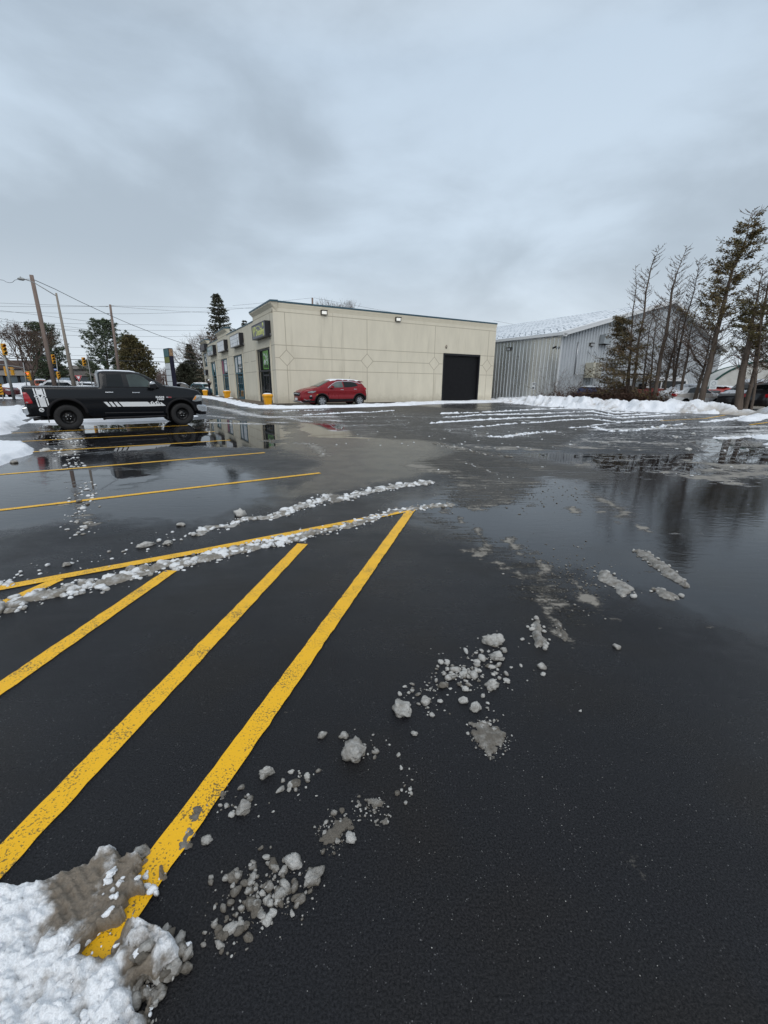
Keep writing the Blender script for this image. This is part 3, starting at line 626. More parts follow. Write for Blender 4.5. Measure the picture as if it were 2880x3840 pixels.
smear('long strip of slush moulded by a tyre tread', [(1374, 1180), (1392, 1180), (1440, 1212), (1496, 1256), (1484, 1262), (1430, 1228), (1376, 1190)], 0.03, 0.012, 0.03, 0.42, lump=0.09)
smear('slush smear on the longest yellow stripe', [(400, 1822), (412, 1790), (425, 1755), (440, 1738), (452, 1745), (440, 1800), (420, 1832), (400, 1850)], 0.011, tone=0.28, lump=0.03)
smear('small slush spot on the stripe above the smear', [(478, 1712), (490, 1703), (495, 1720), (484, 1730)], 0.007, tone=0.28, lump=0.03)
smear('grey ice film where the slush ridge breaks', [(700, 1072), (712, 1066), (742, 1075), (735, 1087), (712, 1090)], 0.014, 0.02, 0.05, 0.3, lump=0.2)

# dirty snow pile in the near corner
TRK = px(f_((118, 1925), (170, 1895), (235, 1882), (228, 1940), (215, 2005), (150, 2045), (125, 2035)))
pile_poly = px(f_((-260, 2010), (0, 1952), (60, 1936), (110, 1925), (160, 1895), (205, 1880), (238, 1846), (262, 1842), (280, 1868), (325, 1858), (360, 1880), (374, 1905), (350, 1945), (312, 1968), (300, 2010), (345, 2022), (398, 2030), (418, 2062), (405, 2092), (372, 2110), (345, 2150), (335, 2230), (330, 2400), (-300, 2500)))
def domes(X, Y, s, seed, keep=.8):
    ix = np.floor(X/s); iy = np.floor(Y/s); best = np.zeros_like(X)
    for a in (-1, 0, 1):
        for b in (-1, 0, 1):
            cx_, cy_ = ix+a, iy+b; px_ = (cx_+hash2(cx_, cy_, seed))*s; py_ = (cy_+hash2(cx_, cy_, seed+1))*s; r_ = s*(.45+.5*hash2(cx_, cy_, seed+2)); k = hash2(cx_, cy_, seed+3) < keep
            d = np.hypot(X-px_, Y-py_)/r_; best = np.maximum(best, np.where((d < 1) & k, np.sqrt(np.maximum(0, 1-d*d))*r_/s, 0))
    return best
def pile_h(X, Y):
    tr = soften(poly_sd(X, Y, TRK), 0.035)
    wx = X+.012*(fbm(X/.02, Y/.02, 3, 5)-.5)*2; wy = Y+.012*(fbm(X/.02, Y/.02, 3, 6)-.5)*2; hh = 0.018*(0.3+1.0*fbm(X/0.22, Y/0.22, 3, 77))+.017*domes(wx, wy, .060, 3, .7)+.012*domes(wx, wy, .026, 9, .8)+.006*domes(wx, wy, .012, 17, .8)+0.010*np.abs(fbm(X/0.07, Y/0.07, 4, 31, .6)-.5)*4*fbm(X/.3, Y/.3, 2, 8)
    ang = fbm(X/0.1, Y/0.1, 2, 5)*0.02
    tread = 0.004*(np.sin((X*0.6+Y*0.8+ang)*2*math.pi/0.028) > 0.1)
    return hh*(1-tr)+(0.02+tread)*tr
def pile_t(X, Y, t, nz):
    tr = soften(poly_sd(X, Y, TRK), 0.03)
    dirt = soften(poly_sd(X, Y, px(f_((215, 1900), (300, 1860), (400, 1880), (340, 1990), (450, 2050), (450, 2300), (330, 2260), (330, 2100), (230, 2080), (180, 2060)))), 0.10)
    return np.clip(-0.10+0.85*nz+0.22*t+.25*domes(X, Y, .06, 3, .7)-0.55*dirt, 0, 1)*(1-tr)+0.02*tr
x = [p[0] for p in pile_poly]; y = [p[1] for p in pile_poly]
DIRT = px(f_((300, 1868), (400, 1880), (350, 1990), (450, 2050), (450, 2300), (330, 2260), (330, 2100), (190, 2110), (175, 2075), (300, 1960)))
pile = snow_sheet('snow_pile', lambda X, Y: poly_sd(X, Y, pile_poly)-0.16*soften(poly_sd(X, Y, DIRT), .04)*np.clip((fbm(X/.06, Y/.06, 3, 61)-.45)*4, 0, 1), (-1.75, min(y)-.02, max(x)+.05, max(y)+.05), 0.0042, 0.06, 0.022, 'dirty snow pile with a tyre print at the near end of the stripes', mat=M_PILE, tone=pile_t, hmap=pile_h, seed=14, lump=0.07, rough=0.75, fine=0.016, kind=None, cat='snow pile')
def pile_lumps(n, pts, rmin, rmax, tone, seed):
    P = px(f_(*pts)); xs_ = [p[0] for p in P]; ys_ = [p[1] for p in P]; it = []
    while len(it) < n:
        a, b = rng.uniform(min(xs_), max(xs_)), rng.uniform(min(ys_), max(ys_))
        if poly_sd(np.array([a]), np.array([b]), P)[0] < 0 or poly_sd(np.array([a]), np.array([b]), TRK)[0] > -0.01: continue
        r = rmin+(rmax-rmin)*rng.random()**2.5
        it.append((a, b, r*0.3+rng.random()*0.05*(1 if poly_sd(np.array([a]), np.array([b]), pile_poly)[0] > .05 else 0.2), r*rng.uniform(.7, 1.3), r*rng.uniform(.7, 1.3), r*rng.uniform(.5, .9), rng.random()*6.28, float(np.clip(tone+rng.normal()*.22, 0, 1))))
    return it
it = pile_lumps(160, [(-60, 1950), (60, 1930), (240, 1850), (380, 1890), (330, 1990), (430, 2060), (350, 2150), (335, 2280), (-60, 2280)], .003, .016, .62, 3)
o = lump_obj('snow_lumps', it, 3, M_PILE, None, kind='stuff'); o.parent = pile
it = pile_lumps(260, [(300, 1995), (345, 2015), (400, 2028), (430, 2060), (425, 2100), (380, 2130), (360, 2190), (345, 2260), (310, 2260), (300, 2100)], .003, .017, .30, 8)
o = lump_obj('slush_lumps', it, 3, M_SLUSH, None, kind='stuff'); o.parent = pile
# ------------------------------------------------------------------ snow farther out
Z3 = lambda pts: zb(pts, 1400, 1100, 2.07375)
Z4B = lambda pts: zb(pts, 2100, 750, 2.1269)
Z4 = lambda pts: zb(pts, 720, 1150, 4.879)
def frow(label, pts, width, n, rmin, rmax, h=0.05, tone=0.85, name='snow_row'):
    n = int(n*1.5); rmax *= 1.15
    P = [gp(*p) for p in pts]
    W = [(p[0], p[1], width*0.40*rng.uniform(.3, 1.2)) for p in P]
    m = sheet_line(name, W, 0.07, h, width*0.7, label, mat=M_SNOW, tone=tone*.55, lump=0.4, rough=0.9, seed=n)
    it = along(P, int(n*1.3), width*1.0, rmin*.6, rmax, tone*.85, .2, .6)
    o = lump_obj('snow_lumps', it, 1, M_SNOW, None); o.parent = m
frow('thick white snow row running out to the smooth mound, farthest of the plough rows', S3([(0, 208), (250, 195), (500, 183), (700, 168), (900, 155), (1100, 140), (1400, 128), (1700, 118)])+Z4B([(420, 1672), (640, 1662)]), .30, 260, .03, .10, .07)
frow('second plough row of snow seen from the building', S3([(20, 248), (200, 240), (380, 218), (600, 210), (800, 203), (1000, 195), (1150, 188)]), .20, 170, .03, .10, .04)
frow('short plough row beginning between the first and second rows', S3([(1150, 188), (1400, 172), (1700, 155)])+Z4B([(420, 1694), (640, 1680), (780, 1672)]), .22, 150, .03, .09, .05)
frow('third plough row of snow seen from the building', S3([(-120, 318), (40, 300), (270, 285), (500, 268), (700, 255), (850, 243), (1100, 232), (1400, 208), (1700, 195)])+Z4B([(480, 1712), (700, 1694), (900, 1680)]), .22, 300, .03, .10, .04)
frow('broken row of snow crumbs nearest the open asphalt', S3([(360, 352), (520, 342), (660, 322), (850, 305), (1100, 290), (1300, 265), (1500, 250), (1700, 240)])+Z4B([(420, 1742), (640, 1730)]), .13, 150, .03, .085, .015)
frow('white snow row from the right mound toward the middle', Z4B([(1120, 1735), (1300, 1716), (1450, 1692), (1600, 1668), (1700, 1650)]), .35, 120, .03, .11, .08)
frow('broken snow row along the puddle side of the plough rows', S3([(540, 455), (700, 462), (860, 432), (1080, 402), (1300, 388)]), .28, 90, .02, .07, .02, .7)
ridge('thin crumbly slush row between the plough rows and the mud puddle', S7([(215, 240), (300, 258), (430, 285), (560, 300)]), .30, 110, .010, .045, 1, .35, .25, mat=M_SLUSH)
frow('faint snow row before the far end of the plough rows', Z4B([(1250, 1860), (1400, 1850), (1560, 1838), (1700, 1830)]), .3, 60, .02, .07, .02, .7)
frow('snow row reaching left from the third row', Z4B([(250, 1772), (400, 1755), (600, 1733), (800, 1722)]), .12, 60, .03, .07, .02)
frow('scattered white crumbs across the far wet asphalt', Z4B([(80, 1795), (240, 1782), (420, 1822), (580, 1808), (760, 1780), (860, 1765), (980, 1750)]), .25, 40, .03, .085, .0)
frow('ragged snow row in front of the red car', S2([(905, 1062), (1000, 1054), (1130, 1045), (1260, 1036), (1400, 1032), (1600, 1015)]), .25, 120, .03, .08, .045)
frow('short snow streak between the bin and the red car', S2([(740, 1035), (800, 1028), (900, 1026), (1060, 1020)]), .25, 50, .03, .08, .04)
for k, (xx, yy, r) in enumerate([(765, 1783, .10), (1053, 1831, .09), (915, 1860, .075), (665, 1787, .08), (855, 1767, .09), (978, 1752, .10)]):
    X, Y = Z4B([(xx, yy)])[0]; lb = ['white snow lump in the middle of the far lone lumps', 'white lump with a little tail, near the right edge', 'lone white lump nearest the camera on the far right asphalt', 'leftmost of the lone white lumps before the snow bank', 'flat white lump between two rounder ones before the bank', 'roundest white lump before the smooth dirty mound'][k]
    chunk(X/F, Y/F, r, lb, .8, (1.3, .9, .6), 3)

# strip of snow at the foot of the side wall, and the kerb row along the shop walk
sheet_line('snow_strip', [(*gp(*p), w) for p, w in zip(S2([(700, 1010), (900, 1005), (1100, 998), (1400, 985), (1659, 972)])+Z3([(300, 858), (520, 846), (700, 840), (900, 832), (1000, 828)]), [.7, .8, .5, .8, .95, 1.0, 1.0, 1.2, 1.4, 1.4])], 0.09, 0.13, 0.4, 'strip of white snow along the foot of the beige side wall', tone=.95, lump=0.8, rough=0.6, seed=5)
sheet_line('snow_strip', [(*gp(*p), w) for p, w in zip(Z4([(150, 1708), (350, 1728), (500, 1748), (620, 1775), (760, 1805), (900, 1835), (1050, 1865), (1200, 1885), (1330, 1890), (1500, 1880)]), [.5, .5, .5, .55, .5, .5, .45, .45, .5, .5])], 0.08, 0.14, 0.35, 'row of ploughed snow along the kerb of the shop walk', tone=.95, lump=0.6, rough=0.6, seed=6)

# banks
def bank(name, pts, cell, label, seed, cat, lump=1.1, tone=0.9, edge=0.7, rough=0.45, smoothmound=False):
    """pts: (x, y, halfwidth, height)"""
    L3 = [(p[0], p[1], p[2]) for p in pts]
    def hm(X, Y):
        H_ = np.zeros_like(X); best = np.full(X.shape, 1e9)
        for (x1, y1, w1, h1), (x2, y2, w2, h2) in zip(pts, pts[1:]):
            ex, ey = x2-x1, y2-y1; t = np.clip(((X-x1)*ex+(Y-y1)*ey)/(ex*ex+ey*ey), 0, 1); d = np.hypot(X-x1-t*ex, Y-y1-t*ey)
            H_ = np.where(d < best, h1+(h2-h1)*t, H_); best = np.minimum(best, d)
        return H_
    x = [p[0] for p in pts]; y = [p[1] for p in pts]; w = max(p[2] for p in pts)+edge
    return snow_sheet(name, lambda X, Y: line_d(X, Y, L3), (min(x)-w, min(y)-w, max(x)+w, max(y)+w), cell, 1, edge, label, mat=M_SNOW if not smoothmound else M_MOUND, tone=tone, hmap=hm, seed=seed, lump=lump, rough=rough, kind=None, cat=cat)
M_MOUND = snow_mat('dirty_mound_snow', (0.74, 0.77, 0.81), (0.40, 0.37, 0.33), 1.4, 0.03, 6, (0.25, 0.8))
def mound_t(X, Y, t, nz): return np.clip(0.25+0.75*t*nz+0.25*t, 0, 1)
fr = [(1800, 1495), (1870, 1503), (2003, 1515), (2120, 1520), (2250, 1526), (2350, 1530), (2480, 1532), (2594, 1534)]
tops = [1492, 1487, 1484, 1484, 1496, 1492, 1496, 1496]
def bank_pts(fr, tops, back=1.9, hw=1.35):
    P = [Vector(gp(*p)) for p in fr]; res = []
    for i, p in enumerate(P):
        d = (P[min(i+1, len(P)-1)]-P[max(i-1, 0)]).normalized(); nrm = Vector((-d.y, d.x))
        if nrm.y < 0: nrm = -nrm
        c = p+nrm*back; res.append((c.x, c.y, hw, max(0.22, hgt(tops[i], c.x, c.y)*0.98)))
    return res
bank('snow_bank', bank_pts(fr, tops), 0.10, 'long rough white snow bank in front of the metal building', 3, 'snow bank', tone=lambda X, Y, t, nz: np.clip(.0+1.0*nz, 0, 1), lump=0.9, edge=1.1, rough=0.6)
lump_obj('snow_lumps', along([gp(x, y-3) for x, y in fr], 420, .9, .04, .17, .85, .15, .7, 2.0), 2, M_SNOW, 'loose snow clods along the foot of the long snow bank')
bank('snow_bank', bank_pts([(2570, 1533), (2650, 1534), (2740, 1538)], [1494, 1485, 1497], 1.5, 0.95), 0.08, 'smooth dirty snow mound under the small parking sign', 11, 'snow bank', tone=mound_t, lump=1.5, edge=1.0, rough=0.2, smoothmound=True)
bank('snow_bank', bank_pts([(2760, 1541), (2830, 1545), (2920, 1551), (3050, 1560)], [1487, 1484, 1487, 1488], 1.6, 1.0), 0.08, 'smooth dirty snow mound at the right edge before the trees', 12, 'snow bank', tone=mound_t, lump=1.6, edge=1.0, rough=0.2, smoothmound=True)
sheet_poly('snow_patch', px([(2760, 1556), (2800, 1540), (2880, 1532), (3000, 1520), (3000, 1560), (2880, 1546), (2800, 1560)]), 0.1, 0.16, 0.4, 'white snow apron at the foot of the right mound', tone=.95, lump=.9, seed=8)
sheet_poly('snow_patch', px([(2800, 1618), (2860, 1612), (2960, 1600), (2960, 1640), (2860, 1626)]), 0.05, 0.06, 0.15, 'flat white snow patch at the right picture edge', tone=.95, lump=.5, seed=9)
sheet_poly('snow_patch', px([(2850, 1644), (2960, 1636), (2960, 1655), (2880, 1648)]), 0.05, 0.05, 0.1, 'thin sliver of snow below the right edge patch', tone=.95, lump=.5, seed=19)

# left verge snow
sheet_poly('snow_verge', px([(-120, 1560), (0, 1556), (35, 1553), (65, 1547), (92, 1541), (100, 1560), (97, 1590), (84, 1600), (92, 1606), (75, 1622), (40, 1645), (0, 1657), (-80, 1675)]), 0.06, 0.16, 0.35, 'snow covered verge left of the pickup truck', tone=.95, lump=1.2, rough=0.3, seed=31)
sheet_poly('snow_verge', px([(100, 1602), (140, 1585), (250, 1575), (720, 1562), (735, 1572), (640, 1588), (450, 1598), (330, 1602), (200, 1606), (110, 1607)]), 0.07, 0.10, 0.25, 'strip of snow behind and beneath the pickup truck', tone=.95, lump=1.0, rough=0.3, seed=32)
sheet_poly('snow_patch', px([(-80, 1678), (0, 1680), (22, 1688), (60, 1690), (92, 1685), (112, 1692), (134, 1704), (125, 1714), (92, 1730), (50, 1746), (0, 1768), (-70, 1790)]), 0.035, 0.10, 0.16, 'rounded snow patch on the asphalt at the left picture edge', tone=.95, lump=.7, rough=0.35, seed=33)
chunk(166/F, 1711/F, .10, 'smooth white snow lump beside the snow patch on a yellow line', .95, (1.3, .9, .75), 4)
chunk(50/F, 1757/F, .09, 'grey snow lump below the left snow patch', .35, (1.3, .9, .7), 4)
sheet_poly('snow_patch', px([(-60, 1505), (40, 1507), (82, 1511), (83, 1518), (40, 1517), (-60, 1518)]), 0.2, 0.10, 0.6, 'thin strip of snow beyond the side road', tone=.95, lump=2, seed=34)
bank('snow_bank', [(*gp(-200, 1500), 2.5, 1.3), (*gp(0, 1500), 2.5, 1.2), (*gp(100, 1499), 2.6, 1.35), (*gp(220, 1498), 2.6, 1.2), (*gp(420, 1497), 2.4, 1.0)], 0.3, 'snow bank across the side road behind the truck bed', 5, 'snow bank', lump=4, edge=1.6, rough=.25)

# snow covered yard behind the bank
yard = MB(); yp = [(11.0, 53.5), (12.5, 48.5), (14.5, 36), (16.5, 31.5), (20, 29.0), (22.5, 25.0), (34, 24), (90, 24), (90, 120), (11, 120)]
yard.add([(x, y, .02) for x, y in yp], [tuple(range(len(yp)))])
tag(yard.build('snowy_yard', M_GROUND), 'snow covered ground of the yard behind the snow bank', kind='structure')

# ================================================================== STRIP MALL
CX, CY, CA = -8.385, 34.53, R(29.74)
MALL = Matrix.Translation((CX, CY, 0)) @ Matrix.Rotation(CA, 4, 'Z')
def mall_pt(u, v, z=0): return MALL @ Vector((u, v, z))
M_STUCCO = pmat('beige_stucco', (0.655, 0.61, 0.50), 0.9, 0, 0.2, vary=0.06, vscale=1.4, bump=0.004, bscale=55, stretch=(1, 1, .3))
def splash(m, dirt=(.30, .265, .20)):
    nt = m.node_tree; b = nt.nodes['Principled BSDF']; L = nt.links; src = b.inputs['Base Color'].links[0].from_socket
    g = N(nt, 'ShaderNodeNewGeometry'); sp_ = N(nt, 'ShaderNodeSeparateXYZ'); L.new(g.outputs['Position'], sp_.inputs[0])
    n = N(nt, 'ShaderNodeTexNoise', inp={'Scale': 1.7, 'Detail': 6.0, 'Roughness': .7}); L.new(g.outputs['Position'], n.inputs['Vector'])
    a = N(nt, 'ShaderNodeMath', operation='MULTIPLY_ADD', inp={1: -1.5}); L.new(n.outputs['Fac'], a.inputs[0]); L.new(sp_.outputs['Z'], a.inputs[2])
    r = N(nt, 'ShaderNodeMapRange', interpolation_type='SMOOTHSTEP', inp={1: -.7, 2: .1, 3: .4, 4: 0.0}); L.new(a.outputs[0], r.inputs[0])
    mp_ = N(nt, 'ShaderNodeMapping'); mp_.inputs['Scale'].default_value = (1.6, 1.6, .10); L.new(g.outputs['Position'], mp_.inputs[0])
    n2 = N(nt, 'ShaderNodeTexNoise', inp={'Scale': 1.6, 'Detail': 5.0, 'Roughness': .6}); L.new(mp_.outputs[0], n2.inputs['Vector'])
    r2 = N(nt, 'ShaderNodeMapRange', interpolation_type='SMOOTHSTEP', inp={1: .56, 2: .72, 3: 0.0, 4: .30}); L.new(n2.outputs['Fac'], r2.inputs[0])
    mx_ = N(nt, 'ShaderNodeMath', operation='MAXIMUM'); L.new(r.outputs[0], mx_.inputs[0]); L.new(r2.outputs[0], mx_.inputs[1])
    c = N(nt, 'ShaderNodeMix', data_type='RGBA'); L.new(mx_.outputs[0], c.inputs[0]); L.new(src, c.inputs[6]); c.inputs[7].default_value = (*dirt, 1); L.new(c.outputs[2], b.inputs['Base Color'])
splash(M_STUCCO)
M_STUCCO_B = pmat('beige_trim_stucco', (0.68, 0.625, 0.50), 0.9, 0, 0.2, vary=0.04, vscale=2, bump=0.003, bscale=55)
M_JOINT = pmat('joint_shade', (0.38, 0.34, 0.265), 0.95)
M_COPING = pmat('blue_grey_coping', (0.045, 0.095, 0.125), 0.45, 0.3, vary=0.1)
M_ROOF = pmat('roof_membrane', (0.5, 0.5, 0.5), 0.9)
M_FRAME_BLACK = pmat('black_frame', (0.012, 0.012, 0.015), 0.4)
M_FRAME_TEAL = pmat('teal_frame', (0.035, 0.12, 0.16), 0.4)
M_SHOPGLASS = pmat('shop_glass', (0.012, 0.02, 0.024), 0.03, 0, 0.9, coat=0.4)
M_CABBLACK = pmat('sign_cabinet_black', (0.01, 0.01, 0.014), 0.4)
M_DOORBLACK = pmat('black_roller_door', (0.014, 0.014, 0.016), 0.38, rvary=.06)
mall = empty('commercial_building', (CX, CY, 0), CA, 'long beige stucco shop building with blue grey coping', 'building')
UL, VL, ZH, ZL = 22.3, 38.2, 7.2, 6.62

def holed(mb, x0, x1, z0, z1, holes, P, depth):
    xs_ = sorted({x0, x1, *[h[0] for h in holes], *[h[1] for h in holes]}); zs_ = sorted({z0, z1, *[h[2] for h in holes], *[h[3] for h in holes]})
    xs_ = [x for x in xs_ if x0 <= x <= x1]; zs_ = [z for z in zs_ if z0 <= z <= z1]
    for a, b in zip(xs_, xs_[1:]):
        for c, d in zip(zs_, zs_[1:]):
            if any(h[0] <= (a+b)/2 <= h[1] and h[2] <= (c+d)/2 <= h[3] for h in holes): continue
            mb.add([P(a, c, 0), P(b, c, 0), P(b, d, 0), P(a, d, 0)], [(0, 1, 2, 3)])
    for h in holes:
        a, b, c, d = h
        for q in (((a, c), (a, d)), ((b, d), (b, c)), ((a, d), (b, d)), ((b, c), (a, c))):
            mb.add([P(*q[0], 0), P(*q[1], 0), P(*q[1], depth), P(*q[0], depth)], [(0, 1, 2, 3)])
WIN = [(1.35, 5.64, 0.0, 4.33), (11.35, 15.62, 0.0, 4.35), (19.17, 23.32, 0.0, 4.35), (27.16, 31.1, 0.0, 4.32), (34.1, 37.35, 3.96, 5.78), (34.3, 37.5, 0.0, 2.3)]
mb = MB(); holed(mb, 0, VL, 0, 6.6, WIN, lambda v, z, d: (d, v, z), 0.16)
mb.build('front_wall', M_STUCCO, mall)
mb = MB(); holed(mb, 0, UL, 0, 6.98, [(15.91, 20.45, 0.0, 4.45)], lambda u, z, d: (u, d, z), 0.3)
mb.build('side_wall', M_STUCCO, mall)
mb = MB(); mb.add([(UL, 0, 0), (UL, VL, 0), (UL, VL, 6.98), (UL, 0, 6.98)], [(0, 1, 2, 3)]); mb.add([(0, VL, 0), (UL, VL, 0), (UL, VL, 6.98), (0, VL, 6.98)], [(0, 1, 2, 3)])
mb.build('rear_wall', M_STUCCO, mall)
mb = MB(); mb.add([(0.3, 0.3, 6.3), (UL-.1, 0.3, 6.3), (UL-.1, VL-.1, 6.3), (0.3, VL-.1, 6.3)], [(0, 1, 2, 3)]); mb.build('roof', M_ROOF, mall)
# cornice bands and coping: side wall (full height), raised bays, low parapets between
def cornice(u0, v0, u1, v1, z0, z1, out_, mbw, mbc, back=0.35, ends=True):
    """sloped band from z0 to z1 leaning out by out_ on the outer side, coping on top"""
    d = Vector((u1-u0, v1-v0)).normalized(); n = Vector((d.y, -d.x)) if abs(d.x) > .5 else Vector((-1, 0))
    A, B = Vector((u0, v0)), Vector((u1, v1))
    def q(p, o, z): return (p.x+n.x*o, p.y+n.y*o, z)
    e0 = -d*(out_ if ends else 0); e1 = d*(out_ if ends else 0)
    prof = [(0.0, z0, 0), (out_*.55, z0+(z1-z0)*.45, .55), (out_, z0+(z1-z0)*.75, 1), (out_, z1, 1), (-back, z1, 1), (-back, z0-.3, 0)]
    vs = [q(A+e0*f, o, z) for o, z, f in prof]+[q(B+e1*f, o, z) for o, z, f in prof]; k = len(prof)
    mbw.add(vs, [tuple(range(k)), tuple(range(2*k-1, k-1, -1))]+[(i, (i+1) % k, k+(i+1) % k, k+i) for i in range(k)])
    c = 0.03; vs = [q(A+e0*1.3, out_+c, z1-.015), q(A+e0*1.3, out_+c, z1+.10), q(A+e0*1.3, -back-.03, z1+.13), q(A+e0*1.3, -back-.03, z1+.0),
                    q(B+e1*1.3, out_+c, z1-.015), q(B+e1*1.3, out_+c, z1+.10), q(B+e1*1.3, -back-.03, z1+.13), q(B+e1*1.3, -back-.03, z1+.0)]
    mbc.add(vs, [(0, 1, 2, 3), (7, 6, 5, 4), (0, 4, 5, 1), (1, 5, 6, 2), (2, 6, 7, 3), (3, 7, 4, 0)])
mw, mc = MB(), MB()
cornice(0, 0, UL, 0, 6.982, 7.36, 0.07, mw, mc, ends=False)
mw.box2((0.002, 0.3, 6.58), (0.34, 6.15, 7.0)); mw.box2((0.002, 18.3, 6.58), (0.6, 24.15, 7.0)); mw.box2((0.002, 32.9, 6.58), (0.6, 38.19, 7.0))
cornice(0, 0.0, 0, 6.15, 7.002, 7.355, 0.20, mw, mc); cornice(0, 18.3, 0, 24.15, 7.002, 7.355, 0.20, mw, mc); cornice(0, 32.9, 0, 38.1, 7.002, 7.355, 0.20, mw, mc)
for a, b in ((6.17, 18.28), (24.17, 32.88)):
    mw.box2((0.003, a, 6.4), (0.3, b, 6.66)); mc.box2((-0.03, a, 6.662), (0.33, b, 6.76))
mw.build('parapet', M_STUCCO_B, mall); mc.build('coping', M_COPING, mall)
# pilaster frames round each shop bay: slight pale bands on both sides of the glass
for (a, b, c, d) in WIN[:4]:
    mb = MB(); mb.box2((-0.035, a-.30, 0), (0.01, a-.002, 4.8)); mb.box2((-0.035, b+.002, 0), (0.01, b+.30, 4.8)); mb.box2((-0.034, a-.002, 4.36), (0.01, b+.002, 4.8)); mb.build('window_surround', M_STUCCO_B, mall)
# reveal joints
mb = MB(); t = 0.020; W_ = 0.022
def js(u0, z0, u1, z1):   # side wall strip, follows a line
    dx_, dz_ = u1-u0, z1-z0; L = math.hypot(dx_, dz_); nx_, nz_ = -dz_/L*W_, dx_/L*W_
    p = [(u0+nx_, z0+nz_), (u1+nx_, z1+nz_), (u1-nx_, z1-nz_), (u0-nx_, z0-nz_)]
    mb.add([(a, -0.003, b) for a, b in p]+[(a, 0.01, b) for a, b in p], [(0, 1, 2, 3), (0, 4, 5, 1), (1, 5, 6, 2), (2, 6, 7, 3), (3, 7, 4, 0)])
D = [.9, 7.89, 14.9, 21.38]; hw, hh = 0.58, 0.58; ZM = 3.48
for z in (6.72, 4.39, 2.58):
    if z > 5: js(0.0, z, UL, z)
    else: js(0.0, z, 15.88, z); js(20.5, z, UL, z)
for u in D:
    js(u, 6.7, u, ZM+hh); js(u, ZM-hh, u, 0.02)
    js(u-hw, ZM, u, ZM+hh); js(u, ZM+hh, u+hw, ZM); js(u+hw, ZM, u, ZM-hh); js(u, ZM-hh, u-hw, ZM)
for a, b in ((0, .32), (1.48, 7.31), (8.47, 14.32), (15.48, 15.88), (20.5, 20.8), (21.96, 22.3)): js(a, ZM, b, ZM)
mb.build('reveal_joint', M_JOINT, mall); mb = MB()
def jf(v0, z0, v1, z1):
    if abs(v1-v0) > abs(z1-z0): mb.box2((-0.003, v0, z0-.022), (0.01, v1, z0+.022))
    else: mb.box2((-0.003, v0-.025, z0), (0.01, v0+.025, z1))
for v, zt in ((.85, 6.98), (10.9, 6.6), (18.28, 6.6), (26.1, 6.6), (32.88, 6.6)): jf(v, 0, v, zt)
for a, b in ((0, 1.02), (5.98, 11.02), (15.95, 18.84), (23.65, 26.83), (31.43, 34.05)):
    jf(a, 4.39, b, 4.39); jf(a, 2.58, b, 2.58)
for a, b in ((5.98, 7.9), (8.9, 11.02), (15.95, 16.8), (17.9, 18.84), (23.65, 24.6), (25.6, 26.83)): jf(a, 3.5, b, 3.5)
jf(0, 6.72, 6.1, 6.72); jf(18.3, 6.72, 24.1, 6.72)
mb.build('reveal_joint', M_JOINT, mall)
mb = MB(); mb.box2((-.012, -.012, 0), (UL, 0.005, .07)); mb.box2((-.012, 5.7, 0), (.004, 11.3, .06)); mb.build('wall_base', pmat('dark_base', (.05, .045, .04), .9), mall)
# stain below the roof line by the door
mb = MB(); mb.lathe([(0, 0), (.16, 0), (.17, .02), (0.0, .03)], 16, Matrix.Translation((16.2, -.018, 5.0)) @ Matrix.Rotation(R(90), 4, 'X') @ Matrix.Diagonal((.7, 1, 1, 1))); mb.build('vent_cap', pmat('vent_grey', (.28, .25, .2), .9), mall)

# windows: storefronts
GREEN = pmat('green_poster', (0.16, 0.42, 0.03), 0.4, col2=(0.05, 0.22, 0.01), vary=.2, vscale=2.4)
PINK = pmat('pink_blind', (0.32, 0.09, 0.14), 0.6); PALE = pmat('pale_panel', (0.62, 0.66, 0.68), 0.5); TEALB = pmat('teal_blind', (0.05, 0.17, 0.2), .6)
def storefront(v0, v1, z0, z1, fm, divs, trans_z, door=None, panels=()):
    w = MB(); x0, x1 = 0.08, 0.15; t = 0.05
    w.box2((x0, v0+.002, z0), (x1, v0+t+.03, z1-.002)); w.box2((x0, v1-t-.03, z0), (x1, v1-.002, z1-.002)); w.box2((x0, v0+t+.03, z1-.12), (x1, v1-t-.03, z1-.002)); w.box2((x0, v0+t+.03, z0+.002), (x1, v1-t-.03, z0+.1))
    for z in trans_z: w.box2((x0-.012, v0+t+.03, z-.06), (x1-.01, v1-t-.03, z+.06))
    for d in divs: w.box2((x0-.006, d-.035, z0+.1), (x1-.006, d+.035, z1-.12))
    o = w.build('shop_window', fm, mall)
    g = MB(); g.box2((0.115, v0+.03, z0+.05), (0.135, v1-.03, z1-.05)); g.build('pane', M_SHOPGLASS, o)
    if door:
        dm = MB(); a, b = door
        for q in (a, (a+b)/2, b): dm.box2((x0-.02, q-.04, z0+.02), (x0+.01, q+.04, trans_z[0]-.3))
        dm.box2((x0-.02, a, trans_z[0]-.42), (x0+.008, b, trans_z[0]-.3)); dm.box2((x0-.02, a, z0+.02), (x0+.008, b, z0+.28)); dm.box2((x0-.02, a, 1.0), (x0+.009, b, 1.07))
        dm.build('glass_door', fm, mall)
    for k, (a, b, c, d, m_, nm) in enumerate(panels):
        p = MB(); p.box2((0.102-.002*k, a, c), (0.112, b, d)); p.build(nm, m_, o)
    return o
s1 = storefront(1.35, 5.64, 0, 4.33, M_FRAME_BLACK, (2.2, 4.05), (2.6,), (2.3, 3.95), ((2.25, 4.0, 2.72, 4.15, GREEN, 'window_poster'), (1.5, 1.62, 2.7, 4.0, PALE, 'window_lettering')))
g = MB(); rr = random.Random(5)
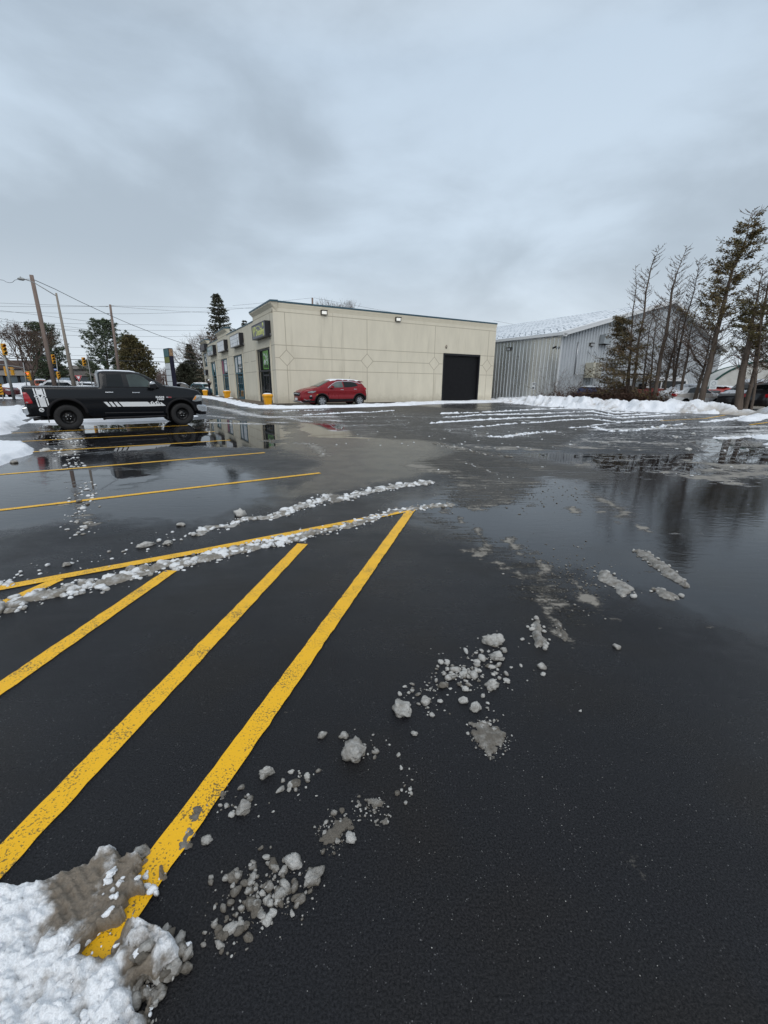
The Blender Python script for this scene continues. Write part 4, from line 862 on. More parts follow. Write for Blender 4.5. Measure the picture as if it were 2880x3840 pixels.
for k in range(16):
    v = 2.45+rr.random()*1.3; z = 3.15+rr.random()*.85; l = .22+.25*rr.random(); a = rr.uniform(-.9, .9)
    M_ = Matrix.Translation((0.094, v, z)) @ Matrix.Rotation(a, 4, 'X'); g.box((0, 0, 0), (.004, l, .05+.06*rr.random()), 0, 0, M_)
g.build('poster_graphic', M_WHITE, s1)
FACE = lambda u, v, z: Matrix.Translation((u, v, z)) @ Matrix.Rotation(R(-90), 4, 'Z') @ Matrix.Rotation(R(90), 4, 'X')
text_mesh('poster_lettering', 'DETAIL', 0.34, M_FRAME_BLACK, s1, FACE(.09, 3.1, 2.93), 0.004, 0.012, 1.15)
storefront(11.35, 15.62, 0, 4.35, M_FRAME_TEAL, (12.3, 14.2), (2.6,), (12.4, 14.1), ((14.6, 15.3, 2.7, 4.2, PALE, 'blind_or_reflection'),))  # pale panel is a white reflection painted over the second shop's glass
storefront(19.17, 23.32, 0, 4.35, M_FRAME_TEAL, (20.0, 22.0), (2.6,), (20.1, 21.9), ((19.25, 19.75, 2.7, 4.2, PINK, 'blind_or_reflection'), (22.1, 23.2, 2.7, 4.2, PINK, 'blind_or_reflection')))
storefront(27.16, 31.1, 0, 4.32, M_FRAME_TEAL, (28.1, 30.0), (2.6,), (28.2, 29.9), ((28.2, 28.9, 2.7, 4.15, TEALB, 'blind_or_reflection'), (30.2, 31.0, 2.7, 4.15, TEALB, 'blind_or_reflection')))
storefront(34.1, 37.35, 3.96, 5.78, M_FRAME_TEAL, (35.7,), ())
storefront(34.3, 37.5, 0, 2.3, pmat('brown_frame', (.09, .07, .05), .6), (35.9,), (2.0,))
# interior dark box so the panes have depth behind them
# roller door
mb = MB(); y0 = 0.24; z = 0.03; 
while z < 4.25:
    if abs((z/.078) % 13) < .5: z += .02
    mb.add([(16.06, y0, z), (20.3, y0, z), (20.3, y0-.035, z+.03), (16.06, y0-.035, z+.03), (20.3, y0-.035, z+.062), (16.06, y0-.035, z+.062), (20.3, y0, z+.078), (16.06, y0, z+.078)], [(0, 1, 2, 3), (3, 2, 4, 5), (5, 4, 6, 7)]); z += 0.078
rd = mb.build('roller_door', M_DOORBLACK, mall)
mb = MB(); mb.box2((15.915, -.02, 0), (16.06, .28, 4.44)); mb.box2((20.3, -.02, 0), (20.445, .28, 4.44)); mb.box2((16.06, -.018, 4.27), (20.3, .28, 4.44)); mb.build('door_frame', M_FRAME_BLACK, mall)

# ---- wall lights on the side wall
M_LAMP = pmat('lamp_lens', (.8, .82, .8), .15, emit=(1, .98, .9), estr=.45)
def wall_light(u, z, label, M0=None, lens=M_LAMP, grp='wall pack lights on the beige side wall'):
    p = (M0 or MALL) @ Vector((u, -.07, z)); t = empty('wall_light', p, 0, label, 'wall light', grp); t.rotation_euler = ((M0 or MALL).to_euler().x, 0, (M0 or MALL).to_euler().z)
    mb = MB(); mb.prism([(-.26, .17), (.26, .17), (.26, -.15), (-.26, -.15)], .06, -.10); mb.prism([(-.26, .17), (.26, .17), (.22, .10), (-.22, .10)], -.101, -.24); mb.build('housing', pmat('bronze_housing', (.05, .045, .035), .5), t, bevel=.012)
    mb = MB(); mb.add([(-.20, -.103, .10), (.20, -.103, .10), (.20, -.103, -.13), (-.20, -.103, -.13), (-.17, -.20, .09), (.17, -.20, .09), (.14, -.15, -.10), (-.14, -.15, -.10)], [(4, 5, 6, 7), (0, 1, 5, 4), (1, 2, 6, 5), (2, 3, 7, 6), (3, 0, 4, 7)]); mb.build('lens', lens, t, bevel=.01)
    return t
wall_light(4.05, 6.93, 'lit wall light near the shop corner of the beige side wall')
wall_light(10.85, 6.95, 'lit wall light near the middle of the beige side wall')

# ---- shop signs: light box cabinets on the front
M_SIGNGREY = pmat('sign_grey', (.19, .19, .22), .5, vary=.25, vscale=2.2); M_SIGNYEL = pmat('sign_yellow', (.62, .66, .22), .5)
M_SIGNWHITE = pmat('sign_white', (.80, .82, .84), .4, vary=.14, vscale=1.6); M_GRID = pmat('sign_tube', (.3, .32, .35), .5); M_SIGNRIM = pmat('sign_rim', (.25, .24, .23), .5)
def sign_box(v0, v1, z0, z1, label, face, rim=M_CABBLACK, proj=.42):
    c = mall_pt(0, (v0+v1)/2, 0); t = empty('shop_sign', (c.x, c.y, (z0+z1)/2), CA, label, 'shop sign', 'light box signs along the shop front'); w = (v1-v0)/2; h = (z1-z0)/2
    mb = MB(); mb.box2((-proj, -w, -h), (-.005, w, h)); mb.build('cabinet', M_CABBLACK, t)
    f = MB(); f.box2((-proj-.012, -w+.07, -h+.07), (-proj+.002, w-.07, h-.07)); fo = f.build('face', face, t)
    r_ = MB(); r_.box2((-proj-.03, -w-.005, -h-.005), (-proj, w+.005, -h+.068)); r_.box2((-proj-.03, -w-.005, h-.068), (-proj, w+.005, h+.005)); r_.box2((-proj-.03, -w-.005, -h+.068), (-proj, -w+.068, h-.068)); r_.box2((-proj-.03, w-.068, -h+.068), (-proj, w+.005, h-.068)); r_.build('rim', rim, t)
    b = MB(); b.box2((-.12, -w-.12, -h+.16), (-.004, -w-.001, -h+.20)); b.box2((-.12, -w-.12, -h+.05), (-.004, -w-.001, -h+.11)); b.build('bracket', M_SILVER, t)
    return t, fo, proj
t, fo, pj = sign_box(.72, 4.88, 5.05, 6.15, 'grey sign reading VP Detailing in yellow script, nearest the corner', M_SIGNGREY)
SM = lambda y, z, x=-.44: Matrix.Translation((x, y, z)) @ Matrix.Rotation(R(-90), 4, 'Z') @ Matrix.Rotation(R(90), 4, 'X')
text_mesh('lettering', 'VP', 1.02, M_SIGNYEL, fo, SM(1.48, .0), .006, .012, .85, .25)
text_mesh('lettering', 'Detailing', .68, M_SIGNYEL, fo, SM(-.45, -.12), .006, .018, 1.02, .2)
g = MB()
for k in range(9): a = math.pi*k/8; g.box((-.438, -.1+.75*math.cos(a)+.3, .14+.22*math.sin(a)), (.006, .26, .045), 0, 0)
g.lathe([(0, 0), (.17, 0), (.17, .01), (0, .01)], 16, Matrix.Translation((-.446, -1.45, .3)) @ Matrix.Rotation(R(90), 4, 'Y')); g.build('sign_graphic', M_SIGNYEL, fo)
t, fo, pj = sign_box(10.1, 14.35, 5.05, 6.17, 'blank white light box with a small dark mark, above the second shop', M_SIGNWHITE, M_SIGNRIM)
g = MB()
for y in (-1.1, -.4, .35, 1.1): g.box((-.434, y, 0), (.004, .03, .9))
for z in (-.2, .15): g.box((-.4335, 0, z), (.003, 3.9, .025))
g.build('panel_seam', M_GRID, fo); text_mesh('lettering', 'J', .45, M_FRAME_BLACK, fo, SM(-1.35, -.2), .004, .02, 1.3)
t, fo, pj = sign_box(17.95, 22.1, 5.05, 6.2, 'plain white light box above the shop with pink blinds', M_SIGNWHITE, M_SIGNRIM)
g = MB()
for y in (-.9, 0, .9): g.box((-.434, y, 0), (.004, .03, .9))
g.box((-.4335, 0, .05), (.003, 3.9, .02)); g.build('panel_seam', M_GRID, fo)
t, fo, pj = sign_box(25.6, 30.1, 5.05, 6.2, 'light green and white sign with pale lettering above the fourth shop', pmat('sign_green', (.26, .36, .36), .5, vary=.15, vscale=2), M_SIGNRIM)
g = MB(); g.box2((-.436, -2.1, -.48), (-.43, 2.1, -.1)); g.build('sign_panel', pmat('sign_pale', (.5, .52, .55), .5), fo)
text_mesh('lettering', 'NAILS', .62, PALE, fo, SM(0, .18), .004, .01, 1.6); text_mesh('lettering', 'NAILS', .22, M_GRID, fo, SM(0, -.3, -.443), .004, .01, 1.5)
sign_box(32.3, 36.6, 6.02, 6.85, 'dark brown light box high on the far end bay', pmat('sign_brown', (.06, .05, .055), .4, vary=.3, vscale=2), M_CABBLACK)
t, fo, pj = sign_box(34.0, 35.6, 2.72, 3.5, 'small square black and white sign box above the far door', PALE, M_CABBLACK, .35)
g = MB(); g.box2((-.37, -.3, -.2), (-.362, .3, .22)); g.build('sign_panel', M_CABBLACK, fo)

# pavement in front of the shops
mb = MB(); mb.box2((-1.62, -.6, -.02), (-.002, 40, .06)); mb.box2((-1.62, 40, -.02), (8, 44, .06))
o = mb.build('pavement', pmat('brown_pavers', (.115, .085, .062), .6, vary=.3, vscale=5, bump=.004, bscale=20), None, (CX, CY, 0), CA); tag(o, 'wet brown paved walk along the shop fronts', kind='structure')

# salt bins
M_BIN = pmat('yellow_plastic', (.78, .36, .012), .45, vary=.05)
def bin_(label, u, v, s=1.0, rz=.1):
    p = mall_pt(u, v, .0); t = empty('salt_bin', p, CA+rz, label, 'salt bin', 'yellow salt bins along the shop walk')
    t.scale = (s*.88, s*.9, s*1.12)
    def loft(levels, mb):
        n = 28; vs = []
        for (w, d, z) in levels:
            for k in range(n):
                a = 2*math.pi*k/n; c, s_ = math.cos(a), math.sin(a); e = .38
                vs.append((w*math.copysign(abs(c)**e, c), d*math.copysign(abs(s_)**e, s_), z))
        k = len(levels); mb.add(vs, [(i*n+j, i*n+(j+1) % n, (i+1)*n+(j+1) % n, (i+1)*n+j) for i in range(k-1) for j in range(n)]+[tuple(range((k-1)*n, k*n))])
    m1 = MB(); loft([(.255, .20, 0.0), (.27, .215, .03), (.345, .275, .50), (.38, .30, .515), (.385, .305, .56)], m1); m1.build('tub', M_BIN, t)
    m2 = MB(); loft([(.39, .31, .56), (.405, .325, .575), (.40, .32, .63), (.33, .26, .70), (.18, .12, .715)], m2); m2.build('lid', M_BIN, t)
    m3 = MB(); loft([(.33, .25, .68), (.31, .24, .715), (.25, .19, .745), (.1, .07, .76)], m3); o = m3.build('snow_cap', M_SNOW, t, tone=True)
    m4 = MB(); m4.box((0, -.31, .60), (.10, .04, .03)); m4.build('handle', M_BIN, t)
bin_('yellow salt bin at the corner, largest of the bins', -1.0, -.8, 1.03)
bin_('yellow salt bin by the shop with pink blinds', -.75, 17.0, 1.04, .3)
bin_('yellow salt bin at the far door, partly hidden by the pickup hood', -1.7, 26.6, 1.0, -.2)
lump_obj('snow_lumps', [(*mall_pt(-.5, v)[:2], .05, .25, .3, .12, 0, .95) for v in (15.9, 16.4, 24.2, 24.9)], 2, M_SNOW, 'small snow heaps left on the shop walk')

# ================================================================== METAL BUILDING
MX, MY, MA = 16.24, 42.17, R(31.3)
M_METAL = pmat('galvanised_siding', (.62, .65, .68), .30, .85, rvary=.12, vscale=.8, stretch=(1, 1, .3), vary=.12)
M_METALW = pmat('white_steel_siding', (.44, .47, .50), .45, .15, rvary=.05, vscale=.7, vary=.06)
M_TRIMW = pmat('white_trim', (.62, .64, .66), .5)
met = empty('metal_building', (MX, MY, 0), MA, 'ribbed metal warehouse with a snowy gable roof', 'building')
GW, GL, ZE = 31.5, 34.0, 6.2
_, _, _ = 0, 0, 0
mdir = Vector((math.cos(MA), math.sin(MA))); mnr = Vector((-math.sin(MA), math.cos(MA)))
def on_plane(X, Y, p0, t):
    d = ray(X, Y); n = Vector((-t.y, t.x)); k = (Vector(p0).dot(n))/(d[0]*n.x+d[1]*n.y); q = Vector((d[0]*k, d[1]*k)); return (q-Vector(p0)).dot(t), CAM_H+d[2]*k
uA, zA = on_plane(2503, 1116, (MX, MY), mdir)
uA = max(10, min(22, uA))
def ribs(mb, P, x0, x1, zf0, zf1, pitch=.4, dpt=.035):
    x = x0
    while x < x1-.01:
        e = min(x+pitch, x1); a = [(x, 0), (x+pitch*.62, 0), (x+pitch*.70, -dpt), (x+pitch*.88, -dpt), (x+pitch, 0)]
        for (p, q_), (r_, s_) in zip(a, a[1:]):
            if r_ > x1: continue
            mb.add([P(p, q_, zf0(p)), P(r_, s_, zf0(r_)), P(r_, s_, zf1(r_)), P(p, q_, zf1(p))], [(0, 1, 2, 3)])
        x += pitch
gz = lambda u: ZE+(zA-ZE)*(u/uA if u < uA else max(0, (GW-u)/(GW-uA)))
mb = MB(); ribs(mb, lambda u, d, z: (u, d, z), .05, GW, lambda u: 0, lambda u: gz(u), .42, .08); mb.build('gable_wall', M_METALW, met)
mb = MB(); ribs(mb, lambda u, d, z: (d, u, z), .05, GL, lambda u: 0, lambda u: ZE, .45); mb.build('side_wall', M_METAL, met)
mb = MB(); mb.box2((-.06, -.06, 0), (.05, .05, ZE)); mb.build('corner_trim', M_TRIMW, met); mb = MB(); mb.box2((GW-.05, -.06, 0), (GW+.05, .05, ZE-.1)); mb.build('corner_trim', M_TRIMW, met)
mb = MB()
for k in range(60):
    v = -.55+k*GL/60*1.02; e = v+.5*GL/60
    for s in range(18):
        fa, fb = s/18, (s+1)/18; mb.add([(-.55+(uA+.55)*fa, v, ZE-.02+(zA+.12-ZE)*fa), (-.55+(uA+.55)*fb, v, ZE-.02+(zA+.12-ZE)*fb), (-.55+(uA+.55)*fb, v+GL/60*1.02-.06, ZE-.02+(zA+.12-ZE)*fb), (-.55+(uA+.55)*fa, v+GL/60*1.02-.06, ZE-.02+(zA+.12-ZE)*fa)], [(0, 1, 2, 3)])
    mb.box2((0, 0, 0), (0, 0, 0)) if False else None
mb2 = MB()
for k in range(61):
    v = -.55+k*GL/60*1.02; vs = [(-.55, v-.06, ZE-.02), (uA, v-.06, zA+.10), (uA, v, zA+.125), (-.55, v, ZE+.005)]; mb2.add(vs, [(0, 1, 2, 3)]); vs = [(-.55, v, ZE+.005), (uA, v, zA+.125), (uA, v+.03, zA+.1), (-.55, v+.03, ZE-.02)]; mb2.add(vs, [(0, 1, 2, 3)])
def roofsnow():
    m = bpy.data.materials.new('roof_snow'); m.use_nodes = True; nt = m.node_tree; b = nt.nodes['Principled BSDF']; L = nt.links
    tcn = N(nt, 'ShaderNodeTexCoord'); mp = N(nt, 'ShaderNodeMapping'); mp.inputs['Scale'].default_value = (1.5, .45, 1.5); L.new(tcn.outputs['Object'], mp.inputs[0])
    n = N(nt, 'ShaderNodeTexNoise', inp={'Scale': 1.3, 'Detail': 5.0}); L.new(mp.outputs[0], n.inputs['Vector'])
    sp_ = N(nt, 'ShaderNodeSeparateXYZ'); L.new(tcn.outputs['Object'], sp_.inputs[0])
    w = N(nt, 'ShaderNodeTexWave', wave_type='BANDS', bands_direction='X', inp={'Scale': .22, 'Distortion': 1.6, 'Detail': 2.0}); L.new(tcn.outputs['Object'], w.inputs[0])
    a = N(nt, 'ShaderNodeMath', operation='MULTIPLY_ADD', inp={1: .45}); L.new(w.outputs['Fac'], a.inputs[0]); L.new(n.outputs['Fac'], a.inputs[2])
    r = N(nt, 'ShaderNodeMapRange', inp={1: .50, 2: .60}); L.new(a.outputs[0], r.inputs[0])
    mxx = N(nt, 'ShaderNodeMix', data_type='RGBA'); mxx.inputs[6].default_value = (.15, .19, .23, 1); mxx.inputs[7].default_value = (.88, .91, .95, 1); L.new(r.outputs[0], mxx.inputs[0]); L.new(mxx.outputs[2], b.inputs[0]); b.inputs['Roughness'].default_value = .6
    return m
ro = mb.build('roof', roofsnow(), met); mb2.build('roof_rib', pmat('roof_steel', (.42, .47, .52), .4, .4), ro)
mb = MB(); mb.add([(uA, -.5, zA+.1), (GW+.5, -.5, ZE-.05), (GW+.5, GL, ZE-.05), (uA, GL, zA+.1)], [(0, 1, 2, 3)]); mb.build('roof', M_TRIMW, met)
# rake trims and eave gutter
mb = MB()
def rake(u0, z0, u1, z1): mb.add([(u0, -.60, z0+.08), (u1, -.60, z1+.08), (u1, -.60, z1-.30), (u0, -.60, z0-.30), (u0, -.02, z0+.08), (u1, -.02, z1+.08), (u1, -.02, z1-.30), (u0, -.02, z0-.30)], [(0, 1, 2, 3), (0, 4, 5, 1), (3, 2, 6, 7), (4, 7, 6, 5), (0, 3, 7, 4), (1, 5, 6, 2)])
rake(-.6, ZE+.0, uA, zA+.12); rake(uA, zA+.12, GW+.6, ZE+.0)
mb.box2((-.72, -.6, ZE-.22), (-.56, GL, ZE+.02)); mb.box2((-.55, -.6, ZE-.30), (-.1, -.2, ZE-.05)); mb.build('roof_trim', M_TRIMW, met)
GM = pmat('guard_grey', (.22, .25, .28), .5); gm = None
for k in range(44):
    v = .2+k*.78
    for f in (.06, .16):
        u = -.5+(uA+.5)*f; z = ZE+(zA+.12-ZE)*f
        if gm is None:
            g_ = MB(); g_.add([(0, 0, 0), (0, .05, 0), (.02, .05, .16), (.02, 0, .16), (.14, 0, .03), (.14, .05, .03)], [(0, 1, 2, 3), (3, 2, 5, 4), (0, 3, 4), (1, 5, 2)]); o = g_.build('snow_guard', GM, met); gm = o.data
        else: o = bpy.data.objects.new('snow_guard', gm); scene.collection.objects.link(o); o.parent = met
        o.location = (u, v, z)
# fittings on the metal building
MMAT = Matrix.Translation((MX, MY, 0)) @ Matrix.Rotation(MA, 4, 'Z')
mside = Vector((-math.sin(MA), math.cos(MA)))
vL, zL = on_plane(1400+1040/2.07375, 1100+420/2.07375, (MX, MY), mside)
SIDEM = MMAT @ Matrix.Rotation(R(-90), 4, 'Z')   # local x runs toward the camera along the side wall
wall_light(-vL, zL, 'dark unlit wall light on the shiny side of the metal building', SIDEM, pmat('dull_lens', (.45, .47, .5), .2), None)
uL, zL = on_plane(2205, 1281, (MX, MY), mdir); wall_light(uL, zL, 'dark wall light high on the white gable wall', MMAT, pmat('dull_lens', (.45, .47, .5), .2), None)
uV, zV = on_plane(2249, 1262, (MX, MY), mdir)
t = empty('exhaust_hood', MMAT @ Vector((uV, 0, zV)), MA, 'grey exhaust hood beside the wall light on the gable', 'exhaust hood')
mb = MB(); mb.prism([(-.62, -.42), (.62, -.42), (.5, .45), (-.5, .45)], -.04, -.62); mb.build('hood', pmat('hood_grey', (.33, .36, .38), .5, .4), t, bevel=.02)
mb = MB(); mb.box((0, -.33, -.44), (1.0, .5, .03)); mb.build('flap', M_PLASTIC, t)
uC, zC = on_plane(2197, 1376, (MX, MY), mdir)
t = empty('air_conditioner', MMAT @ Vector((uC, 0, zC)), MA, 'cream louvred air conditioner hung on brackets on the gable wall', 'air conditioner')
M_CREAM = pmat('cream_metal', (.50, .48, .40), .5); M_GRILL = pmat('grille_dark', (.16, .16, .15), .6)
mb = MB(); mb.box((0, -.55, 0), (1.35, .9, 1.3)); mb.build('casing', M_CREAM, t, bevel=.02)
mb = MB()
for k in range(10): mb.box((.18, -1.003, -.55+k*.122), (.93, .02, .045))
mb.box((-.30, -1.003, 0), (.04, .022, 1.25)); mb.build('louvre', M_GRILL, t)
for s in (-.5, .5):
    mb = MB(); mb.tube([(s, -.05, 1.75), (s+.1, -.95, .66)], .03); mb.build('stay_rod', M_SILVER, t)
mb = MB(); mb.box((0, -.5, -.70), (1.5, 1.0, .07)); mb.build('bracket', M_CREAM, t)
u1, z1 = on_plane(2164, 1272, (MX, MY), mdir); u2, z2 = on_plane(2152, 1390, (MX, MY), mdir); 
mb = MB(); mb.tube([(u1-.3, -.09, z1), (u1-.3, -.09, z2)], .05); mb.tube([(u1-.3, -.09, z2), (u1-.3, -.3, z2-.1), (uC-.5, -.3, z2-.12)], .05); mb.build('conduit_pipe', M_SILVER, met)
vS, zS = on_plane(1400+1234/2.07375, 1100+703/2.07375, (MX, MY), mside)
t = empty('wall_notice', MMAT @ Vector((-.05, vS, zS)), MA, 'small white two panel notice on the shiny metal wall', 'notice')
mb = MB(); mb.box2((-.03, -.2, .02), (0, .2, .35)); mb.box2((-.031, -.2, -.33), (-.001, .2, -.02)); mb.build('plate', M_WHITE, t)
mb = MB(); mb.box2((-.036, -.13, .1), (-.032, .13, .16)); mb.box2((-.037, -.13, -.25), (-.033, .13, -.12)); mb.box2((-.036, -.13, .22), (-.032, .13, .28)); mb.build('print', M_PLASTIC, t)
vK, zK = on_plane(1400+1397/2.07375, 1100+405/2.07375, (MX, MY), mside)
t = empty('security_camera', MMAT @ Vector((-.05, vK, zK)), MA, 'black security camera near the corner of the metal building', 'security camera')
mb = MB(); mb.tube([(0, 0, 0), (-.25, -.1, .02)], .03); mb.build('arm', M_PLASTIC, t); mb = MB(); mb.tube([(-.25, .05, -.02), (-.30, -.32, .08)], .08, 10); mb.build('body', M_PLASTIC, t)
# ================================================================== VEHICLES
# frame of a vehicle: x along the side that faces the camera (to the right), y away from the camera, z up
def arc(cx, cz, rx, rz, a0, a1, n=12):
    return [(cx+rx*math.cos(R(a0+(a1-a0)*i/n)), cz+rz*math.sin(R(a0+(a1-a0)*i/n))) for i in range(n+1)]
def resample(pts, flags, step):
    P, Fl = [], []
    n = len(pts)
    for i in range(n):
        a, b = Vector(pts[i]), Vector(pts[(i+1) % n]); L = (b-a).length; k = max(1, round(L/step))
        for j in range(k): P.append(tuple(a+(b-a)*j/k)); Fl.append(flags[i])
    return P, Fl
def cdt_fill(poly, cell, inset=(0.02, 0.05)):
    xs_ = [p[0] for p in poly]; zs_ = [p[1] for p in poly]
    g = np.arange(min(xs_), max(xs_), cell); h = np.arange(min(zs_), max(zs_), cell); X, Z = np.meshgrid(g, h); X = X.ravel()+0.0007; Z = Z.ravel()+0.0003
    sd = poly_sd(X, Z, poly); k = sd > cell*0.55; inner = list(zip(X[k], Z[k]))
    ring = []
    n = len(poly)
    for d in inset:
        for i in range(n):
            a = Vector(poly[i-1]); b = Vector(poly[i]); c = Vector(poly[(i+1) % n]); t = (c-a)
            if t.length < 1e-6: continue
            t.normalize(); p = b+Vector((-t.y, t.x))*d; ring.append((p.x, p.y))
    if ring:
        rx = np.array([p[0] for p in ring]); rz = np.array([p[1] for p in ring]); sdr = poly_sd(rx, rz, poly)
        ok = [i for i in range(len(ring)) if sdr[i] > inset[0]*0.8]; ring = [ring[i] for i in ok]
        inner = [p for p in inner if True]
    allp = [Vector(p) for p in poly]+[Vector(p) for p in ring]+[Vector(p) for p in inner]
    v, e, f, *_ = delaunay_2d_cdt(allp, [(i, (i+1) % n) for i in range(n)], [], 1, 1e-5)
    vx = np.array([(sum(v[i].x for i in t)/len(t), sum(v[i].y for i in t)/len(t)) for t in f]); keep = poly_sd(vx[:, 0], vx[:, 1], poly) > 0
    return v, [t for t, k_ in zip(f, keep) if k_]
def smooth_poly(pts, corners, it=2):
    """Chaikin, leaving listed corner indices sharp"""
    cs = {pts[i] for i in corners}
    for _ in range(it):
        out = []; n = len(pts)
        for i in range(n):
            a, b, c = pts[i-1], pts[i], pts[(i+1) % n]
            if b in cs: out.append(b)
            else: out.append((b[0]*.75+a[0]*.25, b[1]*.75+a[1]*.25)); out.append((b[0]*.75+c[0]*.25, b[1]*.75+c[1]*.25))
        pts = out
    return pts
class Body:
    def __init__(s, pts, W, wf, rr=0.09, step=.05, cell=.085, under=None, bulge=0.03):
        """pts ccw outline [(x,z)], W full width, wf(x,z) inward offset of the side; under(x,z)->bool marks underside"""
        s.W = W; s.cy = W/2; s.wf = wf; s.rr = rr; s.under = under or (lambda x, z: z < 0.5)
        s.poly, _ = resample(pts, [0]*len(pts), step); s.cell = cell; s.bulge = bulge
        n = len(s.poly); s.seg = [(s.poly[i], s.poly[(i+1) % n]) for i in range(n) if not s.under((s.poly[i][0]+s.poly[(i+1) % n][0])/2, (s.poly[i][1]+s.poly[(i+1) % n][1])/2)]
    def half(s, x, z):
        x = np.atleast_1d(np.asarray(x, float)); z = np.atleast_1d(np.asarray(z, float)); d = np.full(x.shape, 1e9)
        for (x1, y1), (x2, y2) in s.seg:
            ex, ey = x2-x1, y2-y1; t = np.clip(((x-x1)*ex+(z-y1)*ey)/(ex*ex+ey*ey+1e-12), 0, 1); d = np.minimum(d, np.hypot(x-x1-t*ex, z-y1-t*ey))
        q = np.clip(1-d/s.rr, 0, 1); fil = s.rr*(1-np.sqrt(np.maximum(0, 1-q*q)))
        return s.W/2-s.wf(x, z)-fil
    def build(s, name, mats, parent, ny=8):
        v, f = cdt_fill(s.poly, s.cell, (0.018, 0.05)); X = np.array([p.x for p in v]); Z = np.array([p.y for p in v]); w = s.half(X, Z)
        mb = MB(); mb.add([(x, s.cy-a, z) for x, z, a in zip(X, Z, w)], [tuple(t) for t in f], 0, None, True)
        mb.add([(x, s.cy+a, z) for x, z, a in zip(X, Z, w)], [tuple(reversed(t)) for t in f], 0, None, True)
        n = len(s.poly); PX = np.array([p[0] for p in s.poly]); PZ = np.array([p[1] for p in s.poly]); pw = s.half(PX, PZ)
        vs = []
        for i in range(n):
            a, c = Vector(s.poly[i-1]), Vector(s.poly[(i+1) % n]); t = (c-a).normalized(); nn = Vector((t.y, -t.x))
            for j in range(ny+1):
                q = -1+2*j/ny; b = 0 if s.under(PX[i], PZ[i]) else s.bulge*(1-q*q)
                vs.append((PX[i]+nn.x*b, s.cy+q*pw[i], PZ[i]+nn.y*b))
        fu, fo = [], []
        for i in range(n):
            k = (i+1) % n; un = s.under((PX[i]+PX[k])/2, (PZ[i]+PZ[k])/2)
            for j in range(ny): (fu if un else fo).append((i*(ny+1)+j, i*(ny+1)+j+1, k*(ny+1)+j+1, k*(ny+1)+j))
        mb.add(vs, fo, 0, None, True); mb.add(vs, fu, 1)
        me = mb.build(name, mats, parent)
        bm = bmesh.new(); bm.from_mesh(me.data); bmesh.ops.remove_doubles(bm, verts=bm.verts, dist=.0008); bmesh.ops.recalc_face_normals(bm, faces=bm.faces); bm.to_mesh(me.data); bm.free()
        return me
    def patch(s, name, poly, mat, parent, off=.004, both=True, cell=.07, thick=.012):
        p, _ = resample(poly, [0]*len(poly), .05); 
        ar = sum(p[i][0]*p[(i+1) % len(p)][1]-p[(i+1) % len(p)][0]*p[i][1] for i in range(len(p)))
        if ar < 0: p = p[::-1]
        v, f = cdt_fill(p, cell, ()); X = np.array([q.x for q in v]); Z = np.array([q.y for q in v]); w = s.half(X, Z); n = len(p); o = None
        for sg in ((1, -1) if both else (-1,)):
            mb = MB(); mb.add([(x, s.cy+sg*(a+off), z) for x, z, a in zip(X, Z, w)], [tuple(t) for t in f], 0, None, True)
            mb.add([(x, s.cy+sg*(a+off), z) for x, z, a in zip(X[:n], Z[:n], w[:n])]+[(x, s.cy+sg*(a-thick), z) for x, z, a in zip(X[:n], Z[:n], w[:n])], [(i, (i+1) % n, n+(i+1) % n, n+i) for i in range(n)]); o = mb.build(name, mat, parent)
        return o
    def strip(s, name, pts, width, mat, parent, off=.003, both=True):
        """thin band along a polyline on the side"""
        L_, R_ = [], []
        for i, p in enumerate(pts):
            a = Vector(pts[max(0, i-1)]); b = Vector(pts[min(len(pts)-1, i+1)]); t = (b-a).normalized(); nn = Vector((-t.y, t.x))*width/2; q = Vector(p)
            L_.append(tuple(q+nn)); R_.append(tuple(q-nn))
        P, _ = resample(L_+R_[::-1], [0]*(2*len(pts)), .05) if False else (L_+R_[::-1], 0)
        X = np.array([q[0] for q in P]); Z = np.array([q[1] for q in P]); w = s.half(X, Z); n = len(pts)
        for sg in ((1, -1) if both else (-1,)):
            mb = MB(); b = [(x, s.cy+sg*(a+off), z) for x, z, a in zip(X, Z, w)]; c = [(x, s.cy+sg*(a-.01), z) for x, z, a in zip(X, Z, w)]; m = 2*n
            mb.add(b+c, [(i, i+1, m-2-i, m-1-i) for i in range(n-1)]+[(i, (i+1) % m, m+(i+1) % m, m+i) for i in range(m)]); o = mb.build(name, mat, parent)
        return o
    def cross(s, name, a, b, mat, parent, q0=.9, off=.006, n=8, m=6, sh=0.0):
        """pane spanning the width between outline points a and b (windscreen, rear window)"""
        a, b = Vector(a), Vector(b); t = (b-a).normalized(); nn = Vector((t.y, -t.x)); vs = []
        X = np.array([a.x+(b.x-a.x)*i/m for i in range(m+1)]); Z = np.array([a.y+(b.y-a.y)*i/m for i in range(m+1)]); w = s.half(X, Z)+s.rr*.6
        w = np.minimum(w, s.W/2-s.wf(X, Z))
        for i in range(m+1):
            for j in range(n+1):
                q = -1+2*j/n; bu = s.bulge*(1-q*q)+off; vs.append((X[i]+nn.x*bu, s.cy+q*q0*w[i], Z[i]+nn.y*bu))
        mb = MB(); mb.add(vs, [(i*(n+1)+j, i*(n+1)+j+1, (i+1)*(n+1)+j+1, (i+1)*(n+1)+j) for i in range(m) for j in range(n)], 0, None, True)
        o = mb.build(name, mat, parent); so_ = o.modifiers.new('thick', 'SOLIDIFY'); so_.thickness = .008; so_.offset = 0
        return o
